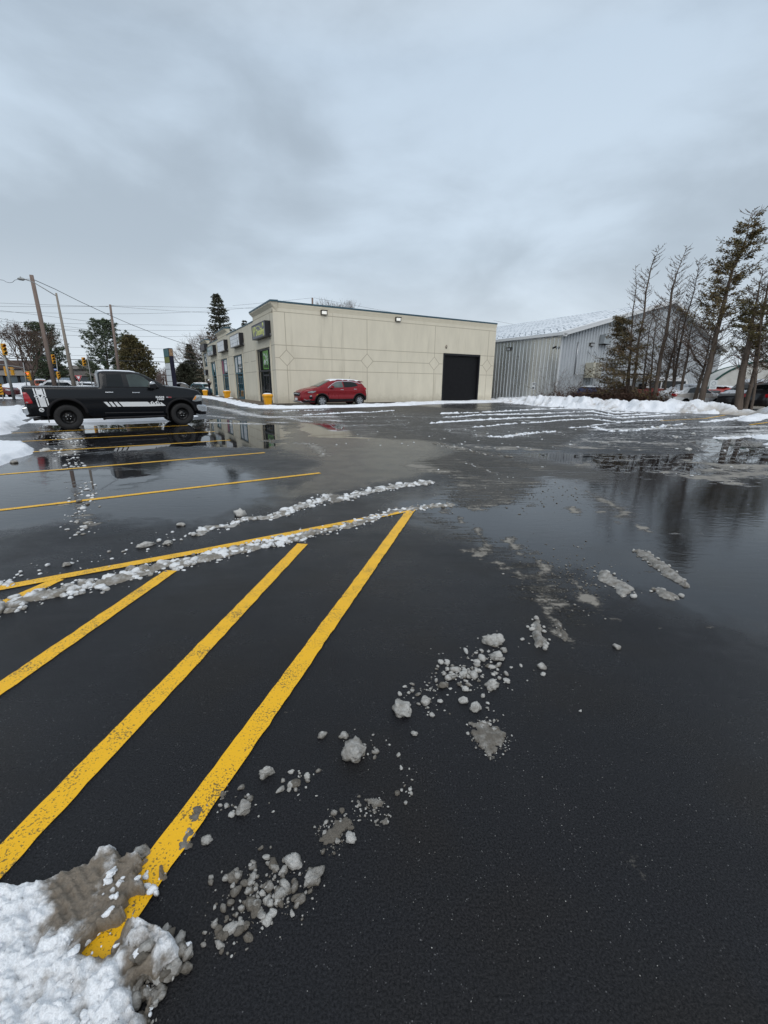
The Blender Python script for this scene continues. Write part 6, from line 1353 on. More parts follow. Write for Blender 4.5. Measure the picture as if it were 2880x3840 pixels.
far_car('parked_car', 'small pale car buried in snow behind the bare trees', 2585, 32.5, R(200), P_WHITE, 5.2, 1.8, True, 'car', 1, kind='sedan')
far_car('parked_car', 'red car with a snowy roof behind the parking sign', 2690, 34.5, R(15), P_RED, 4.2, 1.7, True, 'car', 0, kind='sedan')
far_car('parked_suv', 'black SUV with a snowed over rear window beside the thick trunk', 2800, 31.5, R(25), P_BLACK, 4.6, 1.95, True, 'suv', 1)
far_car('parked_suv', 'black vehicle with snow patches half behind the right cedar trunks', 2905, 30.0, R(205), P_BLACK, 4.8, 1.85, True, 'suv')
# ================================================================== TREES AND PLANTS
M_BARK = pmat('grey_brown_bark', (.105, .082, .066), .9, vary=.3, vscale=5, bump=.02, bscale=14, stretch=(1, 1, .25))
M_TWIG = pmat('twig_bark', (.115, .085, .068), .9, vary=.2)
M_CEDAR = pmat('cedar_leaf', (.095, .085, .030), .85, col2=(.15, .098, .042), vscale=1.3)
M_CEDARG = pmat('green_cedar_leaf', (.085, .085, .032), .85, col2=(.14, .105, .042), vscale=1.1)
M_RUST = pmat('rusty_leaf', (.13, .082, .036), .85, col2=(.066, .064, .026), vscale=1.1)
M_PINE = pmat('pine_needles', (.050, .074, .044), .85, col2=(.090, .115, .062), vscale=1.0)
M_SPRUCE = pmat('spruce_needles', (.040, .050, .036), .85, col2=(.075, .075, .050), vscale=1.1)
M_BRUSH = pmat('red_brown_twigs', (.075, .038, .026), .9, vary=.3)
rt = random.Random(21)
def quad_leaf(mb, p, d, L, w, nrm=None):
    d = d.normalized(); s = d.cross(nrm if nrm else Vector((rt.uniform(-1, 1), rt.uniform(-1, 1), rt.uniform(-1, 1)))); s = s.normalized() if s.length > .01 else d.orthogonal().normalized()
    mb.add([p, p+d*L*.45+s*w, p+d*L, p+d*L*.5-s*w], [(0, 1, 2, 3)])
def bend(p0, az, ang0, ang1, L, n=5, wob=.06):
    """arc from angle ang0 off vertical to ang1"""
    pts = [Vector(p0)]; 
    for i in range(n):
        a = R(ang0+(ang1-ang0)*(i+.5)/n); h = Vector((math.cos(az)*math.sin(a), math.sin(az)*math.sin(a), math.cos(a)))
        h += Vector((rt.gauss(0, wob), rt.gauss(0, wob), rt.gauss(0, wob))); pts.append(pts[-1]+h*L/n)
    return pts
def poly_at(pts, t):
    Ls = [(b-a).length for a, b in zip(pts, pts[1:])]; s = t*sum(Ls)
    for a, b, l in zip(pts, pts[1:], Ls):
        if s <= l: return a+(b-a)*(s/max(l, 1e-6))
        s -= l
    return pts[-1]
def row_tree(label, trunk_px, D, r0, nb, bl, start=.25, foliage=None, fol=(0, 1), fsize=.17, nf=20, flen=1.0, up=(72, 35), name='bare_tree', twigs=8, droop=False, azbias=None, grp='bare and thin trees behind the snow bank', base_z=0.0):
    P = [Vector(at(X, Y, D)) for X, Y in trunk_px]; P[0].z = base_z; b = P[0].copy()
    for i, p in enumerate(P[1:]): p.y += rt.uniform(-.15, .15)
    t = empty(name, b, 0, label, 'tree', grp if not foliage else None)
    # smooth
    Q = []
    for i in range(len(P)-1):
        for k in range(3): Q.append(P[i].lerp(P[i+1], k/3)+Vector((rt.gauss(0, .02), rt.gauss(0, .02), 0)))
    Q.append(P[-1]); Q = [q-b for q in Q]; n = len(Q)
    m = MB(); m.tube([Q[0]+Vector((0, 0, -.1))]+Q, [r0*1.35]+[max(.012, r0*(1-i/(n-1))**.85) for i in range(n)], 8); m.build('trunk', M_BARK, t)
    c = MB(); f = MB(); Hh = sum((y-x).length for x, y in zip(Q, Q[1:]))
    nb = int(nb*1.45)
    for k in range(nb):
        u = start+(1-start)*((k+rt.random())/nb); p = poly_at(Q, u); L = bl*(1-.78*(u-start)/(1-start))*rt.uniform(.45, 1.15); az = rt.random()*2*math.pi if azbias is None else rt.gauss(azbias, 1.2)
        dead = foliage and not (fol[0] <= u <= fol[1])
        a0, a1 = up; 
        if foliage and not dead: a0, a1 = up[0]+10, up[1]+25
        bp = bend(p, az, a0+rt.gauss(0, 8), a1+rt.gauss(0, 10), L, 5); rr_ = max(.011, .013+.016*L/bl*(1-u*.4)); c.tube(bp, [rr_*(1-.75*i/5) for i in range(6)], 3, cap=False)
        for j in range(twigs):
            v = rt.uniform(.2, 1); q = poly_at(bp, v); tl = L*rt.uniform(.15, .42); ta = az+rt.choice((-1, 1))*rt.uniform(.4, 1.1); tp_ = bend(q, ta, rt.uniform(40, 85), rt.uniform(20, 60), tl, 3); c.tube(tp_, [.012, .010, .008, .005], 3, cap=False)
            if foliage and not dead:
                for z in range(int(nf*1.2)):
                    s = poly_at(tp_, rt.random()) if rt.random() < .75 else poly_at(bp, rt.uniform(.35, 1)); d = Vector((math.cos(ta), math.sin(ta), -.25 if droop else .1))+Vector((rt.gauss(0, .6), rt.gauss(0, .6), rt.gauss(0, .5))); quad_leaf(f, s+Vector((rt.gauss(0, .07), rt.gauss(0, .07), rt.gauss(0, .05))), d, fsize*rt.uniform(.5, 1.3), fsize*.15)
    cr_ = c.build('crown', M_TWIG, t)
    if foliage: f.build('foliage', foliage, t)
    return t
B4 = Z4B
row_tree('thin bare tree with a crooked top, leftmost of the tall bare trees', B4([(512, 1500), (535, 1200), (560, 850), (582, 640), (570, 490)]), 34, .075, 30, 1.5, .3, twigs=4)
row_tree('bare tree with many upswept twigs, second tall one from the left', B4([(560, 1570), (592, 1150), (640, 900), (680, 600), (720, 450), (765, 350)]), 33, .10, 62, 2.0, .28)
row_tree('thickest of the bare trees, in front of the warehouse gable', B4([(740, 1560), (790, 1200), (840, 1000), (870, 700), (900, 560), (975, 350)]), 32.3, .155, 75, 2.2, .22)
row_tree('bare tree just right of the thickest bare trunk', B4([(812, 1575), (860, 1300), (905, 1080), (955, 880), (1000, 720)]), 32.5, .10, 45, 1.7, .25)
row_tree('tall bare tree with a straight leaning stem left of the forked one', B4([(880, 1570), (925, 1250), (975, 950), (1030, 700), (1085, 430)]), 32.3, .10, 65, 2.1, .22)
row_tree('short bare tree with a stubby fork near the snow covered car', B4([(948, 1570), (960, 1400), (990, 1200), (1015, 1000), (1060, 820)]), 31.5, .11, 36, 1.5, .3)
row_tree('thin bare stem left of the thickest bare trunk', B4([(640, 1570), (660, 1300), (695, 1000), (740, 780)]), 34, .08, 36, 1.4, .2)
row_tree('slender bare stem behind the thickest bare trunk', B4([(700, 1570), (720, 1300), (735, 1050), (790, 740)]), 35, .09, 40, 1.4, .2)
row_tree('bare stem between the two tallest bare trees', B4([(900, 1560), (880, 1250), (900, 1000), (930, 640)]), 35, .08, 36, 1.4, .2)
row_tree('bare slanting tree whose limb crosses toward the big cedar', B4([(1048, 1570), (1085, 1420), (1130, 1300), (1065, 1220), (1010, 1130), (990, 900)]), 31, .10, 30, 1.3, .3)
row_tree('thin bare tree close before the big cedar trunk', B4([(1060, 1560), (1110, 1350), (1170, 1150), (1190, 930), (1200, 700)]), 31, .08, 44, 1.6, .2)
row_tree('tall cedar with thin ragged foliage and a bare tip', B4([(1105, 1565), (1165, 1300), (1235, 1050), (1300, 750), (1350, 520), (1430, 300), (1490, 40)]), 30, .20, 105, 3.0, .22, M_CEDAR, (.42, .93), .20, 8, name='cedar_tree')
row_tree('cedar with a thick trunk before the black SUV', B4([(1420, 1560), (1440, 1300), (1490, 1050), (1530, 820), (1590, 520)]), 28.5, .24, 60, 1.9, .3, M_CEDARG, (.40, .78), .18, 7, name='cedar_tree')
row_tree('dark cedar stem leaning to the right picture edge', B4([(1475, 1560), (1520, 1300), (1570, 950), (1640, 600), (1690, 420)]), 28.8, .14, 60, 2.2, .3, M_CEDARG, (.48, .72), .18, 7, name='cedar_tree')
row_tree('thin bare stem between the right cedars', B4([(1530, 1560), (1545, 1300), (1560, 1100), (1580, 800), (1600, 620)]), 28, .08, 36, 1.3, .2)
row_tree('bushy green cedar cut off by the right picture edge', B4([(1790, 1560), (1800, 1300), (1820, 1000), (1850, 700), (1880, 400)]), 28.5, .25, 75, 2.9, .2, M_CEDARG, (.25, .8), .2, 10, name='cedar_tree')
row_tree('low rusty brown cedar before the air conditioner', B4([(525, 1560), (532, 1300), (535, 1060), (480, 905)]), 33.5, .12, 74, 3.5, .06, M_RUST, (.08, 1), .18, 10, name='cedar_tree', azbias=math.pi, up=(84, 62), droop=True)

def shrub(name, label, X, D, w, h, n, mat, cat='bush', grp=None, leaves=None, dep=.6, lw=.05, z0=0):
    p = at(X, 1450, D); t = empty(name, (p[0], p[1], z0), 0, label, cat, grp); m = MB(); f = MB()
    for k in range(n):
        o = Vector((rt.uniform(-w, w)*.85, rt.uniform(-dep, dep), 0)); az = rt.random()*6.28; pts = bend(o, az, rt.uniform(5, 35), rt.uniform(30, 95), h*rt.uniform(.5, 1.25), 5, .09); m.tube(pts, [.014, .012, .010, .008, .006, .004], 3, cap=False)
        for j in range(3): q = poly_at(pts, rt.uniform(.3, 1)); m.tube(bend(q, rt.random()*6.28, rt.uniform(20, 80), rt.uniform(40, 110), h*rt.uniform(.15, .4), 3, .1), [.008, .006, .005, .003], 3, cap=False)
        if leaves:
            for j in range(9): q = poly_at(pts, rt.uniform(.1, 1)); quad_leaf(f, q+Vector((rt.gauss(0, .08), rt.gauss(0, .08), rt.gauss(0, .06))), Vector((rt.gauss(0, 1), rt.gauss(0, 1), rt.gauss(0, .7))), lw*2.4, lw)
    m.build('stems', mat, t)
    if leaves: f.build('foliage', leaves, t)
    return t
M_DEADLEAF = pmat('dead_leaf', (.075, .042, .028), .9, col2=(.035, .02, .015), vscale=2)
shrub('bare_bush', 'tangled bare bush in front of the shiny metal wall', 2112, 38, 1.9, 2.9, 70, M_TWIG, dep=.8)
shrub('red_brown_bush', 'low red brown bush at the left end of the thicket', 2090, 37, 1.5, 1.15, 90, M_BRUSH, leaves=M_DEADLEAF)
for X, lb, h in ((2180, 'red brown thicket before the blue tarp', 1.35), (2235, 'red brown thicket below the rusty cedar', 1.4), (2300, 'dark brush left of the leftmost tall bare tree', 1.5), (2360, 'dark brush between the first two tall bare trees', 1.3), (2475, 'brown brush at the foot of the thickest bare trunk', 1.2)):
    shrub('brush_thicket', lb, X, {2180: 35.0, 2235: 34.2, 2300: 33.2, 2360: 32.6}.get(X, 31.6), 1.15, h*1.12, 85, M_BRUSH, 'thicket', 'brush growing along the back of the snow bank', M_DEADLEAF, .7, .06)

# ---- machines and goods in the yard behind the trees
M_RUSTM = pmat('rusty_steel', (.10, .045, .02), .8, vary=.4, vscale=3); M_REDM = pmat('red_machine_paint', (.24, .02, .015), .5, vary=.2); M_BLUE = pmat('blue_tarp', (.03, .045, .11), .5, bump=.03, bscale=5); M_DRUM = pmat('yellow_drum', (.4, .27, .03), .6, vary=.2)
def spot(X, D): p = at(X, 1450, D); return (p[0], p[1], 0)
t = empty('utility_trailer', spot(2310, 37), R(10), 'long rusty brown trailer low behind the brush', 'trailer')
mb = MB(); mb.box((0, 0, .75), (4.6, 1.8, .12)); mb.build('bed', M_RUSTM, t); mb = MB()
for k in range(3): mb.box((0, -.92, .9+k*.17), (4.6, .04, .13))
for k in range(6): mb.box((-2.2+k*.88, -.95, 1.02), (.07, .05, .55))
mb.build('side_board', M_RUSTM, t)
for x in (-.5, .5):
    mb = MB(); mb.lathe([(0, -.1), (.2, -.1), (.33, -.1), (.36, -.05), (.36, .05), (.33, .1), (0, .1)], 18, Matrix.Translation((x, -.98, .36)) @ Matrix.Rotation(R(90), 4, 'X')); mb.build('wheel', M_RUBBER, t)
t = empty('tarped_pile', spot(2205, 37.5), .2, 'low pile under a dark blue tarp with snow on it', 'tarp pile')
V_, F_ = ico(3, 4, .16); mb = MB(); mb.add([(v[0]*1.25, v[1]*.8, max(0, v[2]*.62+.9)) for v in V_], F_.tolist(), 0, None, True); mb.add([(-1.2, -.7, 0), (1.2, -.7, 0), (1.2, .7, 0), (-1.2, .7, 0), (-1.2, -.7, 1), (1.2, -.7, 1), (1.2, .7, 1), (-1.2, .7, 1)], [(0, 1, 5, 4), (1, 2, 6, 5), (2, 3, 7, 6), (3, 0, 4, 7)]); mb.build('tarp', M_BLUE, t)
lump_o = MB(); V_, F_ = ico(3, 2, .2); lump_o.add([(v[0]*1.0, v[1]*.6, v[2]*.12+1.5) for v in V_], F_.tolist(), 0, .95, True); lump_o.build('snow_cap', M_SNOW, t, tone=True)
t = empty('skid_loader', spot(2378, 39), R(15), 'dark skid loader with a cage cab behind the bare trees', 'loader')
mb = MB(); mb.prism([(-1.3, .45), (1.0, .45), (1.4, .7), (1.4, 1.25), (.5, 1.35), (.3, 1.5), (-1.3, 1.6)], -.75, .75); mb.build('body', P_BLACK, t, bevel=.04)
mb = MB()
for x, y in ((-.9, -.6), (.35, -.6), (-.9, .6), (.35, .6)): mb.box((x, y, 2.0), (.08, .08, 1.1))
mb.box((-.28, 0, 2.58), (1.5, 1.35, .09)); mb.build('cage', M_PLASTIC, t); mb = MB(); mb.box((-.28, 0, 2.66), (1.4, 1.25, .09)); mb.build('snow_cap', M_WHITE, t)
mb = MB(); mb.prism([(1.3, 1.3), (2.3, .3), (2.5, .3), (1.5, 1.45)], -.9, -.75); mb.prism([(1.3, 1.3), (2.3, .3), (2.5, .3), (1.5, 1.45)], .75, .9); mb.build('lift_arm', P_BLACK, t)
for x in (-.8, .7):
    for y in (-.9, .9): mb = MB(); mb.lathe([(0, -.14), (.2, -.14), (.4, -.14), (.45, -.08), (.45, .08), (.4, .14), (0, .14)], 18, Matrix.Translation((x, y, .45)) @ Matrix.Rotation(R(90), 4, 'X')); mb.build('wheel', M_RUBBER, t)
t = empty('snow_plough', spot(2470, 35.5), R(-12), 'bright red snow plough half hidden by bare trunks', 'plough')
mb = MB(); mb.prism([(0, .25), (-.25, .35), (-.36, .7), (-.3, 1.1), (0, 1.35), (.05, 1.3), (-.2, 1.05), (-.26, .7), (-.16, .42), (.05, .32)], -1.7, 1.7, Matrix.Rotation(R(90), 4, 'Z')); mb.build('blade', M_REDM, t)
mb = MB()
for x in (-1.3, -.45, .45, 1.3): mb.box((x, -.02, .8), (.09, .14, 1.0))
mb.tube([(-.5, .1, .6), (0, 1.3, .7), (.5, .1, .6)], .06); mb.build('push_frame', M_REDM, t)
t = empty('red_tractor', spot(2432, 37.5), R(200), 'small red tractor hood glimpsed between the brush stems', 'tractor')
mb = MB(); mb.prism([(-1.3, .8), (.2, .8), (.2, 1.45), (-1.1, 1.4), (-1.35, 1.2)], -.4, .4); mb.build('hood', M_REDM, t, bevel=.05)
for x, r in ((-.9, .42), (.75, .68)):
    for y in (-.75, .75): mb = MB(); mb.lathe([(0, -.13), (r*.5, -.13), (r*.9, -.15), (r, -.08), (r, .08), (r*.9, .15), (0, .13)], 22, Matrix.Translation((x, y, r)) @ Matrix.Rotation(R(90), 4, 'X')); mb.build('wheel', M_RUBBER, t)
mb = MB(); mb.box((.75, 0, 1.15), (.6, .6, .15)); mb.box((1.05, 0, 1.5), (.12, .6, .6)); mb.build('seat', M_PLASTIC, t)
t = empty('drum', spot(2412, 34.5), 0, 'yellow brown drum at the foot of the bare trees', 'drum')
mb = MB(); mb.lathe([(0, 0), (.29, 0), (.31, .02), (.30, .3), (.32, .31), (.30, .33), (.30, .6), (.32, .61), (.30, .63), (.30, .88), (.31, .9), (0, .9)], 22); mb.build('shell', M_DRUM, t)
t = empty('white_van', spot(2480, 40), R(8), 'white van with dark windows behind the bare trees', 'van')
mb = MB(); mb.prism([(-2.6, .45), (2.4, .45), (2.5, .9), (2.4, 1.25), (1.75, 1.5), (1.25, 2.2), (.9, 2.35), (-2.5, 2.35), (-2.6, 2.2)], -1, 1); mb.build('body', P_WHITE, t, bevel=.06)
for a, b in ((-2.2, -1.2), (-1.05, -.05), (.15, 1.2)): mb = MB(); mb.box2((a, -1.012, 1.45), (b, -.99, 2.05)); mb.build('window', M_GLASSD, t)
for x in (-1.7, 1.6): mb = MB(); mb.lathe([(0, -.1), (.2, -.12), (.35, -.11), (.37, 0), (.35, .1), (0, .1)], 18, Matrix.Translation((x, -.95, .37)) @ Matrix.Rotation(R(90), 4, 'X')); mb.build('wheel', M_RUBBER, t)

# fabric shelter
M_FABRIC = pmat('grey_tarp_fabric', (.66, .67, .65), .6, col2=(.46, .46, .43), vscale=.6, bump=.05, bscale=2.2); M_GREENP = pmat('green_pipe', (.01, .06, .05), .4)
t = empty('fabric_shelter', spot(2800, 43), R(-28), 'round topped tarp shelter with a green pipe frame', 'shelter'); rx_, rz_ = 4.2, 3.75
def arcp(y, k=1.0, n=24): return [(rx_*k*math.cos(math.pi*i/n), y, max(0, rz_*k*math.sin(math.pi*i/n))) for i in range(n+1)]
mb = MB(); rows = [arcp(-4.5+9*j/8, 1-.012*(j % 2)) for j in range(9)]; mb.add([p for r_ in rows for p in r_], [(j*25+i, j*25+i+1, (j+1)*25+i+1, (j+1)*25+i) for j in range(8) for i in range(24)], 0, None, True); mb.build('cover', M_FABRIC, t)
mb = MB(); a_ = arcp(-4.5); 
left = [p for p in a_ if p[0] < -.9]+[(-2.6, -4.6, 0)]; mb.add([(-.9, -4.5, rz_*.97)]+left, [tuple(range(len(left)+1))]); right = [(.9, -4.5, rz_*.97)]+[(2.6, -4.6, 0)]+[p for p in a_ if p[0] > .9]; mb.add(right, [tuple(range(len(right)))]); mb.add([(-.95, -4.48, rz_*.96), (.95, -4.48, rz_*.96), (2.0, -4.45, 1.6), (-2.0, -4.45, 1.6)], [(0, 1, 2, 3)])
mb.build('front_flap', M_FABRIC, t); mb = MB(); mb.tube(arcp(-4.55, 1.01), .09, 6); mb.build('pipe_frame', M_GREENP, t); mb = MB(); mb.tube(arcp(4.5, 1.01), .07, 6); mb.build('pipe_frame', M_GREENP, t)
t = empty('parking_sign', spot(2661, 28.2), R(-10), 'small white parking sign on a thin post above the smooth mound', 'sign')
mb = MB(); mb.tube([(0, 0, 0), (0, 0, 1.75)], .028, 8); mb.build('post', pmat('sign_post_grey', (.12, .11, .11), .6), t); zc = 1.68
mb = MB(); mb.box2((-.21, -.05, zc-.28), (.21, -.032, zc+.28)); mb.build('plate', pmat('sign_plate', (.50, .53, .54), .5), t)
mb = MB(); 
for i in range(20): a = 2*math.pi*i/20; mb.box((.11*math.cos(a), -.053, zc+.08+.11*math.sin(a)), (.03, .004, .03))
mb.box((0, -.053, zc-.13), (.28, .004, .025)); mb.box((0, -.053, zc-.19), (.28, .004, .025)); mb.build('print', pmat('faded_print', (.22, .25, .27), .6), t)

# ---- trees and plants to the left and behind
def decid(name, label, X, D, Hh, rad, r0, depth=6, grp=None, hide=0.0, spread=.5, leafy=0, mat=None, cz=.22):
    p = at(X, 1450, D); t = empty(name, (p[0], p[1], 0), 0, label, 'tree', grp); tr = MB(); c = MB(); f = MB()
    th = Hh*cz; pts = [Vector((rt.gauss(0, .03)*i, rt.gauss(0, .03)*i, th*i/3)) for i in range(4)]; tr.tube([Vector((0, 0, -.1))]+pts, [r0*1.3, r0*1.1, r0*.95, r0*.85, r0*.8], 8); tr.build('trunk', M_BARK, t)
    def grow(p, d, L, r, k):
        q = p; ps = [p]
        for i in range(3):
            d = (d+Vector((rt.gauss(0, .10), rt.gauss(0, .10), rt.gauss(0, .06)+.03))).normalized(); q = q+d*L/3; ps.append(q)
        c.tube(ps, [r, r*.9, r*.8, r*.68], 5 if k > 3 else 3, cap=False)
        if k <= 1:
            if leafy:
                for _ in range(leafy): quad_leaf(f, q+Vector((rt.gauss(0, .15), rt.gauss(0, .15), rt.gauss(0, .15))), Vector((rt.gauss(0, 1), rt.gauss(0, 1), -.4)), .14, .05)
            return
        for i in range(3 if k > 2 else 2+(rt.random() < .5)):
            a = rt.random()*6.28; o = d.orthogonal().normalized(); o2 = d.cross(o); nd = (d+(o*math.cos(a)+o2*math.sin(a))*spread*rt.uniform(.6, 1.4)).normalized(); grow(q if i or k < 4 else q, nd, L*rt.uniform(.68, .86), max(.009, r*.62), k-1)
    for i in range(5):
        a = 6.28*i/5+rt.random(); s = rad/Hh*rt.uniform(.7, 1.5); grow(pts[-1], Vector((math.cos(a)*s, math.sin(a)*s, 1)).normalized(), Hh*.235, r0*.5, depth)
    c.build('crown', mat or M_TWIG, t)
    if leafy: f.build('foliage', M_DEADLEAF, t)
    return t
decid('bare_tree', 'wide bare street tree with a few brown leaves at the left edge', 113, 58, 8.5, 4.9, .28, 6, leafy=2, spread=.55)
decid('bare_tree', 'pale bare tree left of the small snowy spruce', 712, 88, 8.0, 3.0, .2, 6, spread=.38)
decid('bare_tree', 'faint bare tree between the snowy spruce and the shops', 765, 92, 8.5, 3.0, .14, 5, spread=.45)
decid('bare_tree', 'small bare tree right of the pylon sign', 640, 95, 5.5, 2.0, .12, 5, spread=.5)
decid('bare_tree', 'left one of two bare tree tops above the flat roof', 1238, 84, 11.0, 1.0, .14, 6, 'bare tree tops above the flat roof', spread=.30, cz=.62)
decid('bare_tree', 'right one of two bare tree tops above the flat roof', 1288, 84, 10.8, 1.1, .14, 6, 'bare tree tops above the flat roof', spread=.32, cz=.62)
decid('bare_tree', 'bare branches around the tall spruce above the low parapet', 800, 70, 9.5, 4.0, .18, 6, spread=.5)

def conifer(name, label, X, D, Hh, rad, kind, mat, nl=26, seed=1, lean=0.0, snow=0, base=.08, grp=None):
    r_ = random.Random(seed); p = at(X, 1450, D); t = empty(name, (p[0], p[1], 0), 0, label, 'tree', grp)
    m = MB(); m.tube([(0, 0, -.1), (lean*.4, 0, Hh*.4), (lean, 0, Hh*.98)], [Hh*.022, Hh*.014, .02], 7); m.build('trunk', M_BARK, t)
    c = MB(); f = MB(); s = MB()
    for k in range(nl):
        u = base+(1-base)*(k+r_.random()*.8)/nl
        if kind == 'pine': w = rad*(1.0-((u-.42)/.62)**2)**.5 if abs(u-.42) < .6 else rad*.12; w *= r_.uniform(.65, 1.12)
        elif kind == 'cedar': w = rad*(1-u**1.7)**.8*r_.uniform(.88, 1.05)
        else: w = rad*(1-u)**.82*r_.uniform(.75, 1.1)+.12
        nb = {'pine': 7, 'cedar': 13, 'spruce': 9}[kind]
        for j in range(nb):
            az = 6.28*(j+r_.random()*.8)/nb+k*1.7; L = w*r_.uniform(.72, 1.08); z = Hh*u+r_.gauss(0, .08)
            if kind == 'pine': a0, a1 = 80, 52
            elif kind == 'cedar': a0, a1 = 62, 20
            else: a0, a1 = 82, 104-40*u
            pts = [Vector((lean*u, 0, z))]; n = 5
            for i in range(n):
                a = R(a0+(a1-a0)*(i+.5)/n); pts.append(pts[-1]+Vector((math.cos(az)*math.sin(a), math.sin(az)*math.sin(a), math.cos(a)))*L/n)
            c.tube(pts, [.03, .026, .022, .018, .012, .008], 3, cap=False)
            if kind == 'pine':
                for q_ in range(12):
                    b = poly_at(pts, r_.uniform(.35, 1)) ; b = b+Vector((r_.gauss(0, .16), r_.gauss(0, .16), r_.uniform(0, .22)))
                    for _ in range(9): quad_leaf(f, b, Vector((r_.gauss(0, .8), r_.gauss(0, .8), r_.gauss(.55, .5))), .32*r_.uniform(.7, 1.2), .045)
            elif kind == 'cedar':
                for q_ in range(15):
                    b = poly_at(pts, 1-.55*r_.random()**1.5)+Vector((r_.gauss(0, .12), r_.gauss(0, .12), r_.gauss(0, .12)))
                    quad_leaf(f, b, Vector((math.cos(az)+r_.gauss(0, .5), math.sin(az)+r_.gauss(0, .5), r_.gauss(.6, .5))), .34*r_.uniform(.5, 1.2), .085); quad_leaf(f, b, Vector((math.cos(az)+r_.gauss(0, .7), math.sin(az)+r_.gauss(0, .7), r_.gauss(.3, .6))), .26, .08)
            else:
                for q_ in range(int(9+L*6)):
                    v = r_.uniform(.12, 1); b = poly_at(pts, v)
                    side = Vector((-math.sin(az), math.cos(az), 0))*r_.choice((-1, 1)); d = side*(.55*(1.1-v))+Vector((math.cos(az), math.sin(az), 0))*.6+Vector((0, 0, r_.uniform(-.75, .05))); quad_leaf(f, b, d, .46*r_.uniform(.6, 1.2), .08)
                    if snow and r_.random() < snow: quad_leaf(s, b+Vector((0, 0, .05)), Vector((math.cos(az), math.sin(az), -.1)), .3, .09, Vector((0, 0, 1)))
    c.build('crown', M_TWIG, t); f.build('foliage', mat, t)
    if s.v: s.build('snow_cover', M_WHITE, t)
    return t
conifer('pine_tree', 'dark pine between the wooden utility pole and the lamp pole', 196, 72, 10.0, 3.5, 'pine', M_PINE, 26, 3, -.6)
conifer('pine_tree', 'big open pine behind the truck cab', 402, 74, 10.9, 4.2, 'pine', M_PINE, 26, 5, .6)
conifer('cedar_tree', 'dense olive brown cedar right of the big pine', 520, 67, 8.0, 4.1, 'cedar', pmat('olive_leaf', (.080, .085, .034), .85, col2=(.13, .095, .042), vscale=.9), 30, 6, -.7, base=.03)
conifer('spruce_tree', 'small snow dusted spruce beyond the pylon sign', 722, 84, 8.6, 2.8, 'spruce', M_SPRUCE, 30, 7, -.25, snow=.35)
conifer('spruce_tree', 'tall dark spruce rising behind the shop roofs', 842, 74, 15.3, 5.0, 'spruce', M_SPRUCE, 46, 8, -.3, base=.1)
conifer('spruce_tree', 'tiny spruce tip peeking over the low parapet', 928, 90, 13.4, 3.2, 'spruce', M_SPRUCE, 34, 9)
conifer('pine_tree', 'low dark conifer under the lamp pole top of the far shops', 330, 96, 5.6, 3.2, 'pine', M_PINE, 12, 12, 0, base=.02)
conifer('cedar_tree', 'dark rounded evergreen below the snowy spruce', 690, 76, 4.6, 2.6, 'cedar', M_SPRUCE, 16, 13, 0, base=.02)
# hedge with snow caps beyond the truck hood
for k, (X, w, h, D) in enumerate(((655, .9, 1.2, 62), (678, 1.0, 1.45, 63), (700, .9, 1.15, 61), (722, .8, 1.3, 62), (745, .9, 1.0, 62))):
    p = at(X, 1450, D); t = empty('snowy_shrub', (p[0], p[1], 0), 0, None, 'shrub', 'snow capped shrubs beyond the truck hood'); t['label'] = ['snow capped shrub directly right of the pylon foot', 'tallest snow capped shrub beyond the truck hood', 'middle snow capped shrub beyond the hood', 'snow capped shrub below the small spruce', 'low snow capped shrub nearest the far shop door'][k]
    f = MB(); s = MB()
    for _ in range(420):
        a, b = rt.random()*6.28, rt.random()**.5; q = Vector((math.cos(a)*b*w*1.3, math.sin(a)*b*w*.8, h*(1-b*b*.6)*rt.uniform(.2, 1))); quad_leaf(f, q, Vector((rt.gauss(0, 1), rt.gauss(0, 1), rt.gauss(.3, .6))), .22, .07)
        if rt.random() < .45: q.z = h*(1-b*b*.6)+rt.gauss(0, .05); quad_leaf(s, q, Vector((rt.gauss(0, 1), rt.gauss(0, 1), 0)), .28, .12, Vector((0, 0, 1)))
    f.build('foliage', M_SPRUCE, t); s.build('snow_cover', M_WHITE, t)
# distant brown woods
mb = MB(); rw_ = random.Random(4)
for k in range(2600):
    x = rw_.uniform(-190, 60); y = rw_.uniform(135, 150); h = 4.2+2.0*vn(np.array([x*.09]), np.array([.5]), 3)[0]+rw_.random()*.9
    mb.tube([(x, y, 0), (x+rw_.gauss(0, .4), y, h*.6), (x+rw_.gauss(0, .7), y, h)], [.12, .09, .03], 3, cap=False)
    for j in range(3): z = h*rw_.uniform(.3, .9); mb.tube([(x, y, z), (x+rw_.gauss(0, 1.2), y+rw_.gauss(0, .5), z+rw_.uniform(.3, 1.3))], [.06, .02], 3, cap=False)
tag(mb.build('distant_woods', pmat('distant_twigs', (.10, .075, .070), .95)), 'brown band of far bare woods along the horizon', 'woods', kind='stuff')

